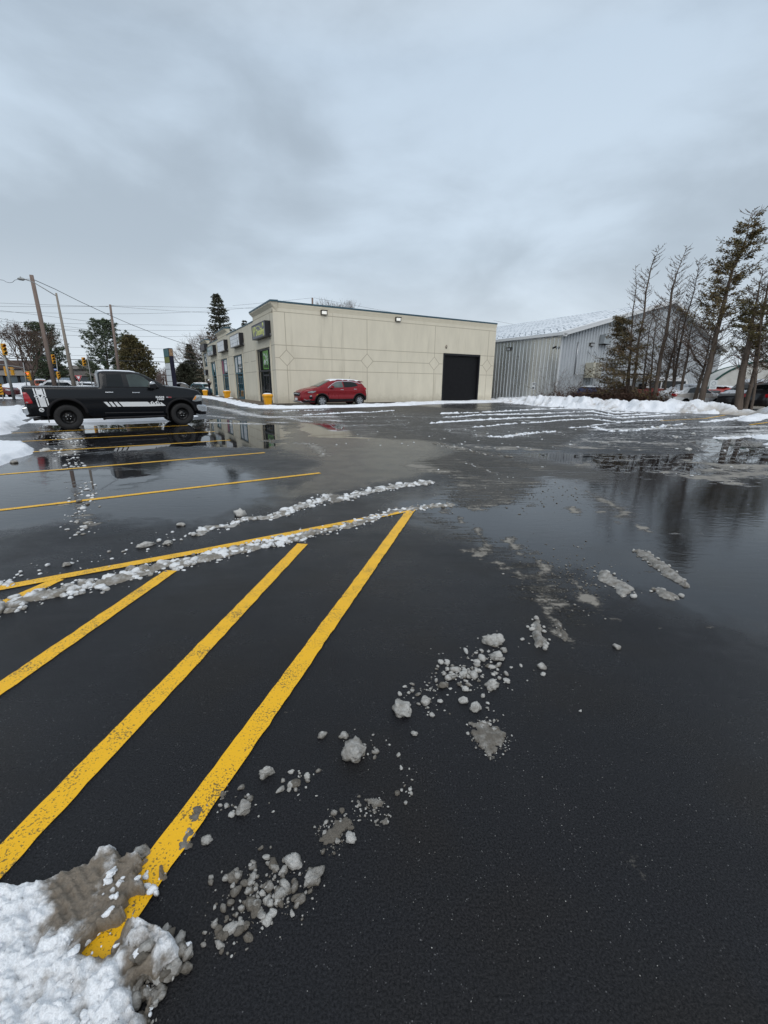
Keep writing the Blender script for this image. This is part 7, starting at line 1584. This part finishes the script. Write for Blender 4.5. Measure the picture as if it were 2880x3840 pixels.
# ================================================================== POLES, WIRES, SIGNALS
M_WOODP = pmat('weathered_pole', (.19, .145, .125), .9, vary=.25, vscale=4, stretch=(3, 3, .3)); M_CONC = pmat('concrete_pole', (.24, .21, .18), .85, vary=.12, vscale=3); M_WIRE = pmat('wire_black', (.04, .045, .05), .6); M_STEEL = pmat('pole_steel', (.26, .27, .27), .5, .3)
M_SIGYEL = pmat('signal_yellow', (.62, .30, .015), .5, vary=.1)
def pole(name, label, top, base, D, r0, r1, mat, cat='pole'):
    a = Vector(at(*base, D)); a.z = 0; b = Vector(at(*top, D)); t = empty(name, a, 0, label, cat); m = MB(); m.tube([(0, 0, -.2), (b-a)*.5, b-a], [r0, (r0+r1)/2, r1], 12); m.build('pole', mat, t); return t, b-a, a
t, tipA, bA = pole('utility_pole', 'thick wooden utility pole leaning left, tallest on the left side', (104, 1052), (209, 1511), 43, .21, .155, M_WOODP)
t2, tipB, bB = pole('street_lamp', 'tapering concrete street lamp pole with a long arm to the left', (198, 1118), (282, 1518), 40, .20, .07, M_CONC, 'street lamp')
e1, e2 = Vector(at(197, 1128, 40))-bB, Vector(at(120, 1083, 40))-bB; e3 = Vector(at(78, 1068, 40))-bB
mb = MB(); mb.tube([e1, e2, Vector(at(100, 1074, 40))-bB, e3], .035, 8); mb.build('arm', M_STEEL, t2)
mb = MB(); a_, b_ = Vector(at(80, 1068.5, 40))-bB, Vector(at(52, 1066.5, 40))-bB; mb.tube([a_, a_.lerp(b_, .3), a_.lerp(b_, .8), b_], [.05, .12, .10, .04], 10); mb.tube([a_.lerp(b_, .5), a_.lerp(b_, .55)+Vector((0, 0, .18))], .05, 8); mb.build('lamp_head', M_STEEL, t2)
t3, tipC, bC = pole('utility_pole', 'thinner utility pole rising over the truck cab before the big pine', (401, 1158), (450, 1494), 57, .19, .12, M_WOODP)
mb = MB()
for X, Y in ((390, 1165), (411, 1163), (394, 1192), (412, 1232), (420, 1276)):
    q = Vector(at(X, Y, 57))-bC; mb.tube([q-Vector((.15, 0, 0)), q+Vector((.15, 0, 0))], .05, 6)
mb.build('insulator', M_STEEL, t3)
mb = MB(); q = Vector(at(404, 1180, 57))-bC; q2 = Vector(at(447, 1330, 55))-bC; mb.tube([q, q2], .012, 4); mb.build('guy_wire', M_WIRE, t3)
pole('utility_pole', 'short top of a pole poking over the flat roof', (1159, 1121), (1172, 1470), 86, .2, .16, M_WOODP)
GW_ = 'overhead wires crossing the left sky'
def wire(pts, D0, D1, r=.014, label=None, grp=GW_, sag=True):
    P = []; x0, x1 = pts[0][0], pts[-1][0]; n = len(pts)
    xs_ = np.linspace(x0, x1, 24); ys_ = np.array([p[1] for p in pts]); xk = np.array([p[0] for p in pts])
    c = np.polyfit(xk, ys_, min(2, n-1)); 
    for x in xs_: f = (x-x0)/(x1-x0); P.append(at(x, float(np.polyval(c, x)), D0+(D1-D0)*f+(max(0, x-412)*.05 if D0 < 62 else 0)))
    mb = MB(); mb.tube(P, r, 5); return tag(mb.build('overhead_wire', M_WIRE), label, 'wire', grp)
LW = 'thin grey overhead wire running level across the left sky'
WL_ = ['topmost level wire left of the thinner pole', 'topmost level wire right of the thinner pole', 'level wire just under the topmost one at the left', 'wire dipping slightly right of the thinner pole top', 'second level wire left of the thinner pole', 'wire rising gently toward the tall spruce', 'level wire crossing the crown of the big pine', 'level wire crossing the top of the olive cedar', 'level wire under the cedar top one', 'level wire crossing the middle of the big pine', 'lowest thin level wire above the thick cable']
for q_, p in enumerate(([(-80, 1157), (200, 1163), (395, 1166)], [(412, 1162), (700, 1166), (960, 1160), (1100, 1166)], [(-80, 1171), (200, 1169), (392, 1164)], [(412, 1164), (600, 1176), (790, 1184)],
          [(-80, 1190), (200, 1193), (396, 1192)], [(396, 1192), (560, 1190), (760, 1176), (960, 1158)], [(-80, 1228), (412, 1232), (860, 1229)], [(-80, 1250), (420, 1253), (860, 1249)], [(-80, 1271), (430, 1276), (860, 1270)], [(-80, 1318), (420, 1321), (860, 1321)], [(-80, 1348), (420, 1352), (860, 1356)])):
    wire(p, 57, 57, .014, WL_[q_])
LS = 'thin overhead wire sloping down to the right behind the lamp pole'
for p in ([(-80, 1180), (180, 1206), (350, 1226), (412, 1232)], [(-80, 1205), (150, 1238), (300, 1273), (420, 1276)], [(180, 1240), (330, 1255), (420, 1276)]): wire(p, 54, 57, .014, {1180: 'upper of the wires sloping down to the thinner pole', 1205: 'lower of the wires sloping down to the thinner pole'}.get(p[0][1], 'short sloping wire just right of the lamp pole'), 'sloping wires behind the lamp pole')
wire([(-80, 1366), (300, 1367), (560, 1369), (860, 1376)], 60, 60, .042, 'thick dark communication cable low across the left sky', None)
wire([(1165, 1122), (1350, 1150), (1500, 1180), (1800, 1230)], 86, 86, .016, 'faint wire from the roof top pole to the right', None); wire([(860, 1155), (1000, 1140), (1160, 1121)], 86, 86, .016, 'faint wire from the roof top pole to the left', None)
wire([(1840, 1196), (1880, 1203), (1960, 1215)], 86, 86, .014, 'short faint wire right of the beige building', None)
P = [at(X, Y, 43+(66-43)*((X-116)/(738-116))) for X, Y in ((116, 1070), (193, 1103), (289, 1149), (395, 1196), (482, 1232), (579, 1268), (675, 1299), (738, 1317), (752, 1322))]; mb = MB(); mb.tube(P, .028, 5); tag(mb.build('overhead_wire', M_WIRE), 'long dark cable sagging from the wooden pole down to the shops', 'wire')
mb = MB(); mb.tube([at(X, Y, 41.5) for X, Y in ((-80, 1062), (0, 1073), (12, 1080), (24, 1082), (34, 1080), (42, 1072), (54, 1069), (80, 1068), (103, 1067))], .016, 5); tag(mb.build('overhead_wire', M_WIRE), 'looping wire beside the street lamp head', 'wire')

def signal(label, X, Y, D, h=.95, rz=0, lit=None, grp='yellow traffic signals at the crossing', side=True):
    p = at(X, Y, D); t = empty('traffic_signal', p, rz, label, 'traffic signal', grp); w = h*.34
    mb = MB(); mb.box((0, 0, 0), (w, w*.6, h)); mb.build('housing', M_SIGYEL, t, bevel=.02)
    cols = [(.10, .01, .01), (.12, .08, .01), (.01, .07, .03)]
    for k in range(3):
        z = h*.31-k*h*.31; mb = MB(); mb.lathe([(0, 0), (w*.33, .01), (w*.36, 0)], 14, Matrix.Translation((0, -w*.32, z)) @ Matrix.Rotation(R(90), 4, 'X'))
        m = pmat('signal_lens', cols[k], .3) if not (lit == k) else pmat('signal_lit_red', (.9, .1, .04), .3, emit=(1, .10, .05), estr=3.0); mb.build('lens', m, t)
        v = MB(); n = 8; vs = []
        for i in range(n+1):
            a = math.pi*i/n; 
            for d in (-.31*w, -w*1.0): vs.append((w*.40*math.cos(a), d, z+w*.40*math.sin(a)))
        v.add(vs, [(2*i, 2*i+1, 2*i+3, 2*i+2) for i in range(n)]); o = v.build('visor', M_SIGYEL, t); s_ = o.modifiers.new('thick', 'SOLIDIFY'); s_.thickness = .012
    return t
def spole(label, top, base, D, r=.07, name='signal_pole', extra=None):
    a = Vector(at(*base, D)); a.z = 0; b = Vector(at(*top, D)); t = empty(name, a, 0, label, 'pole'); m = MB(); m.tube([(0, 0, 0), b-a], [r, r*.7], 10); m.build('pole', M_STEEL, t)
    if extra:
        e = MB()
        for q in extra: e.tube([Vector(at(X, Y, D))-a for X, Y in q], .035, 6)
        e.build('arm', M_STEEL, t)
    return t
spole('grey signal pole at the left edge with striped base', (3, 1340), (45, 1512), 42, .13, extra=[[(-20, 1388), (40, 1394), (80, 1400)], [(30, 1405), (45, 1407)]])
mb = MB(); q = Vector(at(-2, 1490, 38)); t = empty('hazard_marker', (q.x, q.y, 0), 0, 'black and yellow striped marker cut off at the left edge', 'marker'); mb = MB(); mb.box((0, 0, .95), (.3, .05, .9)); mb.build('board', M_SIGYEL, t)
mb = MB()
for k in range(4): mb.add([(-.15, -.03, .60+k*.22), (.15, -.03, .72+k*.22), (.15, -.03, .80+k*.22), (-.15, -.03, .68+k*.22)], [(0, 1, 2, 3)])
mb.build('stripes', M_PLASTIC, t); mb = MB(); mb.box((0, .04, .5), (.06, .05, 1.0)); mb.build('post', M_STEEL, t)
spole('slim signal pole carrying the lit red light', (78, 1380), (98, 1500), 50, .06); spole('signal pole with the blue street name sign', (201, 1360), (220, 1502), 50, .06, extra=[[(186, 1372), (204, 1372)], [(207, 1410), (215, 1420)]])
spole('slim pole holding the signal right of the lamp pole', (316, 1344), (345, 1497), 52, .06, extra=[[(304, 1367), (322, 1367)], [(306, 1387), (326, 1387)]])
signal('yellow signal high at the left picture edge', 6, 1332, 42, 1.0, R(60)); signal('yellow signal seen from behind left of the signal pole', 14, 1414, 43, .85, R(150)); signal('squat yellow signal seen from behind right of the signal pole', 38, 1414, 43, .72, R(190))
signal('signal with its red light on, before the street tree trunk', 101, 1430, 50, .95, R(-10), 0); signal('yellow signal hanging before the left dark pine', 191, 1366, 50, .95, R(50)); signal('yellow pedestrian height signal below the blue street sign', 211, 1427, 50, .8, R(60)); signal('yellow signal against the pale sky right of the lamp pole', 306, 1374, 52, .95, R(50))
t = empty('street_name_sign', at(198, 1405, 50), 0, 'blue street name sign on the signal pole', 'sign'); mb = MB(); mb.box((0, 0, 0), (.62, .03, .26)); mb.build('plate', pmat('sign_blue', (.01, .06, .28), .4), t); mb = MB(); mb.box((0, -.018, .02), (.42, .004, .06)); mb.build('print', M_WHITE, t)
yp_ = at(287, 1433, 48); t = empty('yield_sign', (yp_[0], yp_[1], 0), R(8), 'red and white yield sign seen above the truck bed', 'sign'); zc = yp_[2]
tri = lambda r: [(-r*.866, r*.5), (r*.866, r*.5), (0, -r)]
mb = MB(); mb.prism([(x, z+zc) for x, z in tri(.45)], -.01, .01); mb.build('plate', M_WHITE, t); mb = MB(); mb.prism([(x, z+zc) for x, z in tri(.425)], -.018, -.010); mb.build('red_border', pmat('sign_red', (.38, .01, .02), .4), t); mb = MB(); mb.prism([(x, z+zc) for x, z in tri(.22)], -.026, -.018); mb.build('white_center', M_WHITE, t); mb = MB(); mb.tube([(0, .04, 0), (0, .04, zc+.2)], .03, 6); mb.build('post', M_STEEL, t)
for k, (a, b) in enumerate((((275, 1447), (290, 1500)), ((281, 1447), (300, 1500)), ((299, 1447), (308, 1500)))):
    A_, B_ = Vector(at(*a, 47)), Vector(at(*b, 47)); B_.z = 0; t = empty('marker_stake', B_, 0, ['left white stake left of the yield sign post', 'right white stake left of the yield sign post', 'white stake right of the yield sign post'][k], 'stake', 'white stakes around the yield sign'); mb = MB(); mb.tube([(0, 0, 0), A_-B_], .07, 4); mb.build('stake', M_WHITE, t)

# far shops across the road
M_FARW = pmat('grey_panel', (.26, .245, .23), .8, vary=.1, vscale=.3); M_FARG = pmat('dark_shop_glass', (.02, .035, .05), .08, 0, .7, col2=(.07, .10, .12), vscale=.35); M_BROWNROOF = pmat('brown_shingle', (.085, .06, .055), .9, vary=.2)
a, b = Vector(at(-160, 1450, 80)), Vector(at(357, 1450, 78)); L = (b-a).length; an = math.atan2(b.y-a.y, b.x-a.x)
t = empty('far_shops', (a.x, a.y, 0), an, 'low grey shop building with dark windows across the road', 'building'); hN = 3.72
mb = MB(); mb.box2((0, 0, 2.75), (L, 12, hN)); mb.box2((0, .5, 0), (L, 12, 2.75)); mb.build('wall', M_FARW, t); mb = MB(); mb.box2((-.2, -.15, hN-.002), (L+.2, 12.1, hN+.14)); mb.build('coping', M_PLASTIC, t)
x = .4; k = 0
while x < L-2.2: mb = MB(); mb.box2((x, .40, .35), (x+2.3, .52, 2.6)); mb.build('window', M_FARG, t); mb = MB(); mb.box2((x+2.3, .30, 0), (x+2.75, .55, 2.75)); mb.build('pier', M_PLASTIC, t); x += 2.75; k += 1
mb = MB(); mb.prism([(1.0, hN+.13), (14.5, hN+.13), (13.0, hN+1.6), (2.5, hN+1.6)], .4, 8); mb.build('roof', M_BROWNROOF, t)
mb = MB(); mb.box2((18.8, 3, hN+.13), (21, 6, hN+.9)); mb.build('roof_unit', M_FARW, t)
a = at(232, 1448, 62.5); t = empty('shop_banner', (a[0], a[1], 0), .02, 'pale blue grey banner board reading CAMELOT beyond the truck bed', 'banner')
zc = a[2]; mb = MB(); mb.box2((-1.42, -.04, zc-.50), (1.42, .04, zc+.46)); mb.build('board', pmat('banner_blue', (.27, .34, .40), .5), t); mb = MB(); mb.box2((-1.35, .05, 0), (-1.25, .13, zc)); mb.box2((.95, -.13, 0), (1.02, -.05, zc+.75)); mb.build('post', M_PLASTIC, t)
text_mesh('lettering', 'CAMELOT', .36, pmat('banner_print', (.10, .14, .18), .6), t, Matrix.Translation((-.05, -.045, zc+.02)) @ Matrix.Rotation(R(90), 4, 'X'), .004, .006, 1.1)
a = at(757, 1450, 98); t = empty('brick_building', (a[0], a[1], 0), R(-12), 'tan brick building glimpsed left of the far shop end', 'building'); mb = MB(); mb.box2((-2.6, 0, 0), (6, 8, 4.7)); mb.build('wall', pmat('tan_brick', (.24, .185, .13), .9, vary=.15, vscale=1.5), t); mb = MB(); mb.box2((-.5, -.05, 1.4), (.1, .02, 2.3)); mb.build('window', M_GLASSD, t); mb = MB(); mb.box2((-2.7, -.1, 4.69), (6.1, 8.1, 4.85)); mb.build('coping', M_FARW, t)

# pylon sign
a = at(648, 1450, 60); t = empty('pylon_sign', (a[0], a[1], 0), R(45), 'tall narrow pylon sign with stacked panels and a dark side', 'pylon sign')
H0 = 1.45+(1452-1330)*60/1640+.12
mb = MB(); mb.box2((-.27, 0, 0), (.27, 1.9, H0)); mb.build('cabinet', pmat('pylon_navy', (.012, .012, .03), .45), t)
for k, (za, zb2, m_) in enumerate(((.83, .985, pmat('panel_teal', (.06, .14, .15), .4)), (.70, .82, pmat('panel_olive', (.16, .18, .05), .4)), (.57, .69, PALE), (.44, .56, PALE), (.31, .43, PALE), (.10, .30, PALE))):
    mb = MB(); mb.box2((-.30, .06, H0*za), (-.272, 1.84, H0*zb2)); mb.build('sign_panel', m_, t)
mb = MB(); mb.box2((-.23, -.014, H0*.84), (.23, -.002, H0*.98)); mb.build('end_panel', pmat('panel_orange', (.30, .19, .11), .5, vary=.5, vscale=5), t)
mb = MB(); mb.box2((-.8, -.5, 0), (.8, 2.4, .55)); mb.build('plinth', M_FARW, t)

# ================================================================== PERSON at the far shop
def person():
    p = mall_pt(-.78, 29.05, .06); t = empty('person', p, CA+R(62), 'person in a white hard hat, black jacket and jeans, peering into the fourth shop', 'person'); t.scale = (1.12, 1.12, 1.12)
    def skin(name, verts, edges, radii, mat, sub=1):
        me = bpy.data.meshes.new(name); me.from_pydata(verts, edges, []); o = bpy.data.objects.new(name, me); scene.collection.objects.link(o)
        md = o.modifiers.new('skin', 'SKIN'); md.use_smooth_shade = True; sv = me.skin_vertices[0].data
        for i, r in enumerate(radii): sv[i].radius = (r, r) if not isinstance(r, tuple) else r
        sv[0].use_root = True
        s_ = o.modifiers.new('sub', 'SUBSURF'); s_.levels = sub; s_.render_levels = sub
        dg = bpy.context.evaluated_depsgraph_get(); m2 = bpy.data.meshes.new_from_object(o.evaluated_get(dg)); bpy.data.objects.remove(o); m2.name = name; m2.materials.clear()
        return link_mesh(name, m2, mat, t)
    # facing -y; z up; hands raised to the face
    V_ = [(0, 0, .94), (0, 0, 1.12), (0, .01, 1.32), (0, .01, 1.46), (0, -.01, 1.54), (0, -.02, 1.64), (0, -.015, 1.74),
          (.17, .01, 1.42), (.30, -.04, 1.22), (.17, -.22, 1.46), (.12, -.24, 1.55), (-.17, .01, 1.42), (-.31, -.05, 1.22), (-.17, -.22, 1.45), (-.12, -.24, 1.54),
          (.10, 0, .88), (.12, -.01, .50), (.13, .02, .10), (.13, -.03, .05), (.13, -.15, .03), (-.10, 0, .88), (-.12, 0, .50), (-.13, .03, .10), (-.13, -.02, .05), (-.13, -.14, .03)]
    E_ = [(0, 1), (1, 2), (2, 3), (3, 4), (4, 5), (5, 6), (3, 7), (7, 8), (8, 9), (9, 10), (3, 11), (11, 12), (12, 13), (13, 14), (0, 15), (15, 16), (16, 17), (17, 18), (18, 19), (0, 20), (20, 21), (21, 22), (22, 23), (23, 24)]
    Rr = [(.16, .12), (.16, .12), (.18, .13), (.12, .10), .055, .085, .08, .08, .06, .045, .04, .08, .06, .045, .04, .10, .07, .05, .045, .035, .10, .07, .05, .045, .035]
    M_J = pmat('black_jacket', (.010, .010, .012), .8); M_SK = pmat('skin', (.42, .24, .17), .5); M_JN = pmat('blue_jeans', (.028, .042, .08), .85, vary=.2); M_SH = pmat('dark_shoes', (.02, .018, .016), .6)
    body = skin('body', V_, E_, Rr, [M_J, M_JN, M_SH, M_SK], 2)
    for f in body.data.polygons:
        c = f.center; f.material_index = 2 if c.z < .085 else (1 if c.z < .90 else (3 if (c.z > 1.535 and abs(c.x) < .09) or (c.y < -.215 and c.z > 1.49) else 0))
    for s in (1, -1):
        b = Vector((s*.12, -.245, 1.56)); mb = MB()
        for k in range(4):
            o = Vector((s*(-.03+.02*k), 0, 0)); L_ = (.07, .08, .075, .06)[k]; mb.tube([b+o, b+o+Vector((-s*.01, -.012, L_*.5)), b+o+Vector((-s*.015, .008, L_))], [.010, .009, .007], 6)
        mb.tube([b+Vector((-s*.04, .01, -.02)), b+Vector((-s*.065, -.005, .015))], [.011, .008], 6); mb.build('fingers', M_SK, body)
    mb = MB(); mb.lathe([(.115, 1.70), (.14, 1.69), (.145, 1.70), (.118, 1.725), (.112, 1.78), (.09, 1.83), (.05, 1.86), (0, 1.868)], 20, Matrix.Translation((0, -.015, 0))); mb.box((0, -.15, 1.70), (.16, .08, .015)); mb.build('hard_hat', M_WHITE, t)
    mb = MB(); mb.lathe([(.083, 1.60), (.095, 1.66), (.095, 1.71), (.0, 1.72)], 14, Matrix.Translation((0, .002, 0))); mb.build('hair', pmat('dark_hair', (.02, .015, .012), .8), t)
    mb = MB(); mb.prism([(-.015, 1.655), (.015, 1.655), (.012, 1.62), (-.012, 1.62)], -.125, -.09); mb.box((-.035, -.10, 1.668), (.02, .01, .008)); mb.box((.035, -.10, 1.668), (.02, .01, .008)); mb.box((0, -.098, 1.595), (.04, .01, .008)); mb.build('face', M_SK, t)
    mb = MB(); mb.box((0, .135, 1.33), (.16, .01, .03)); mb.build('jacket_print', M_WHITE, t)
person()
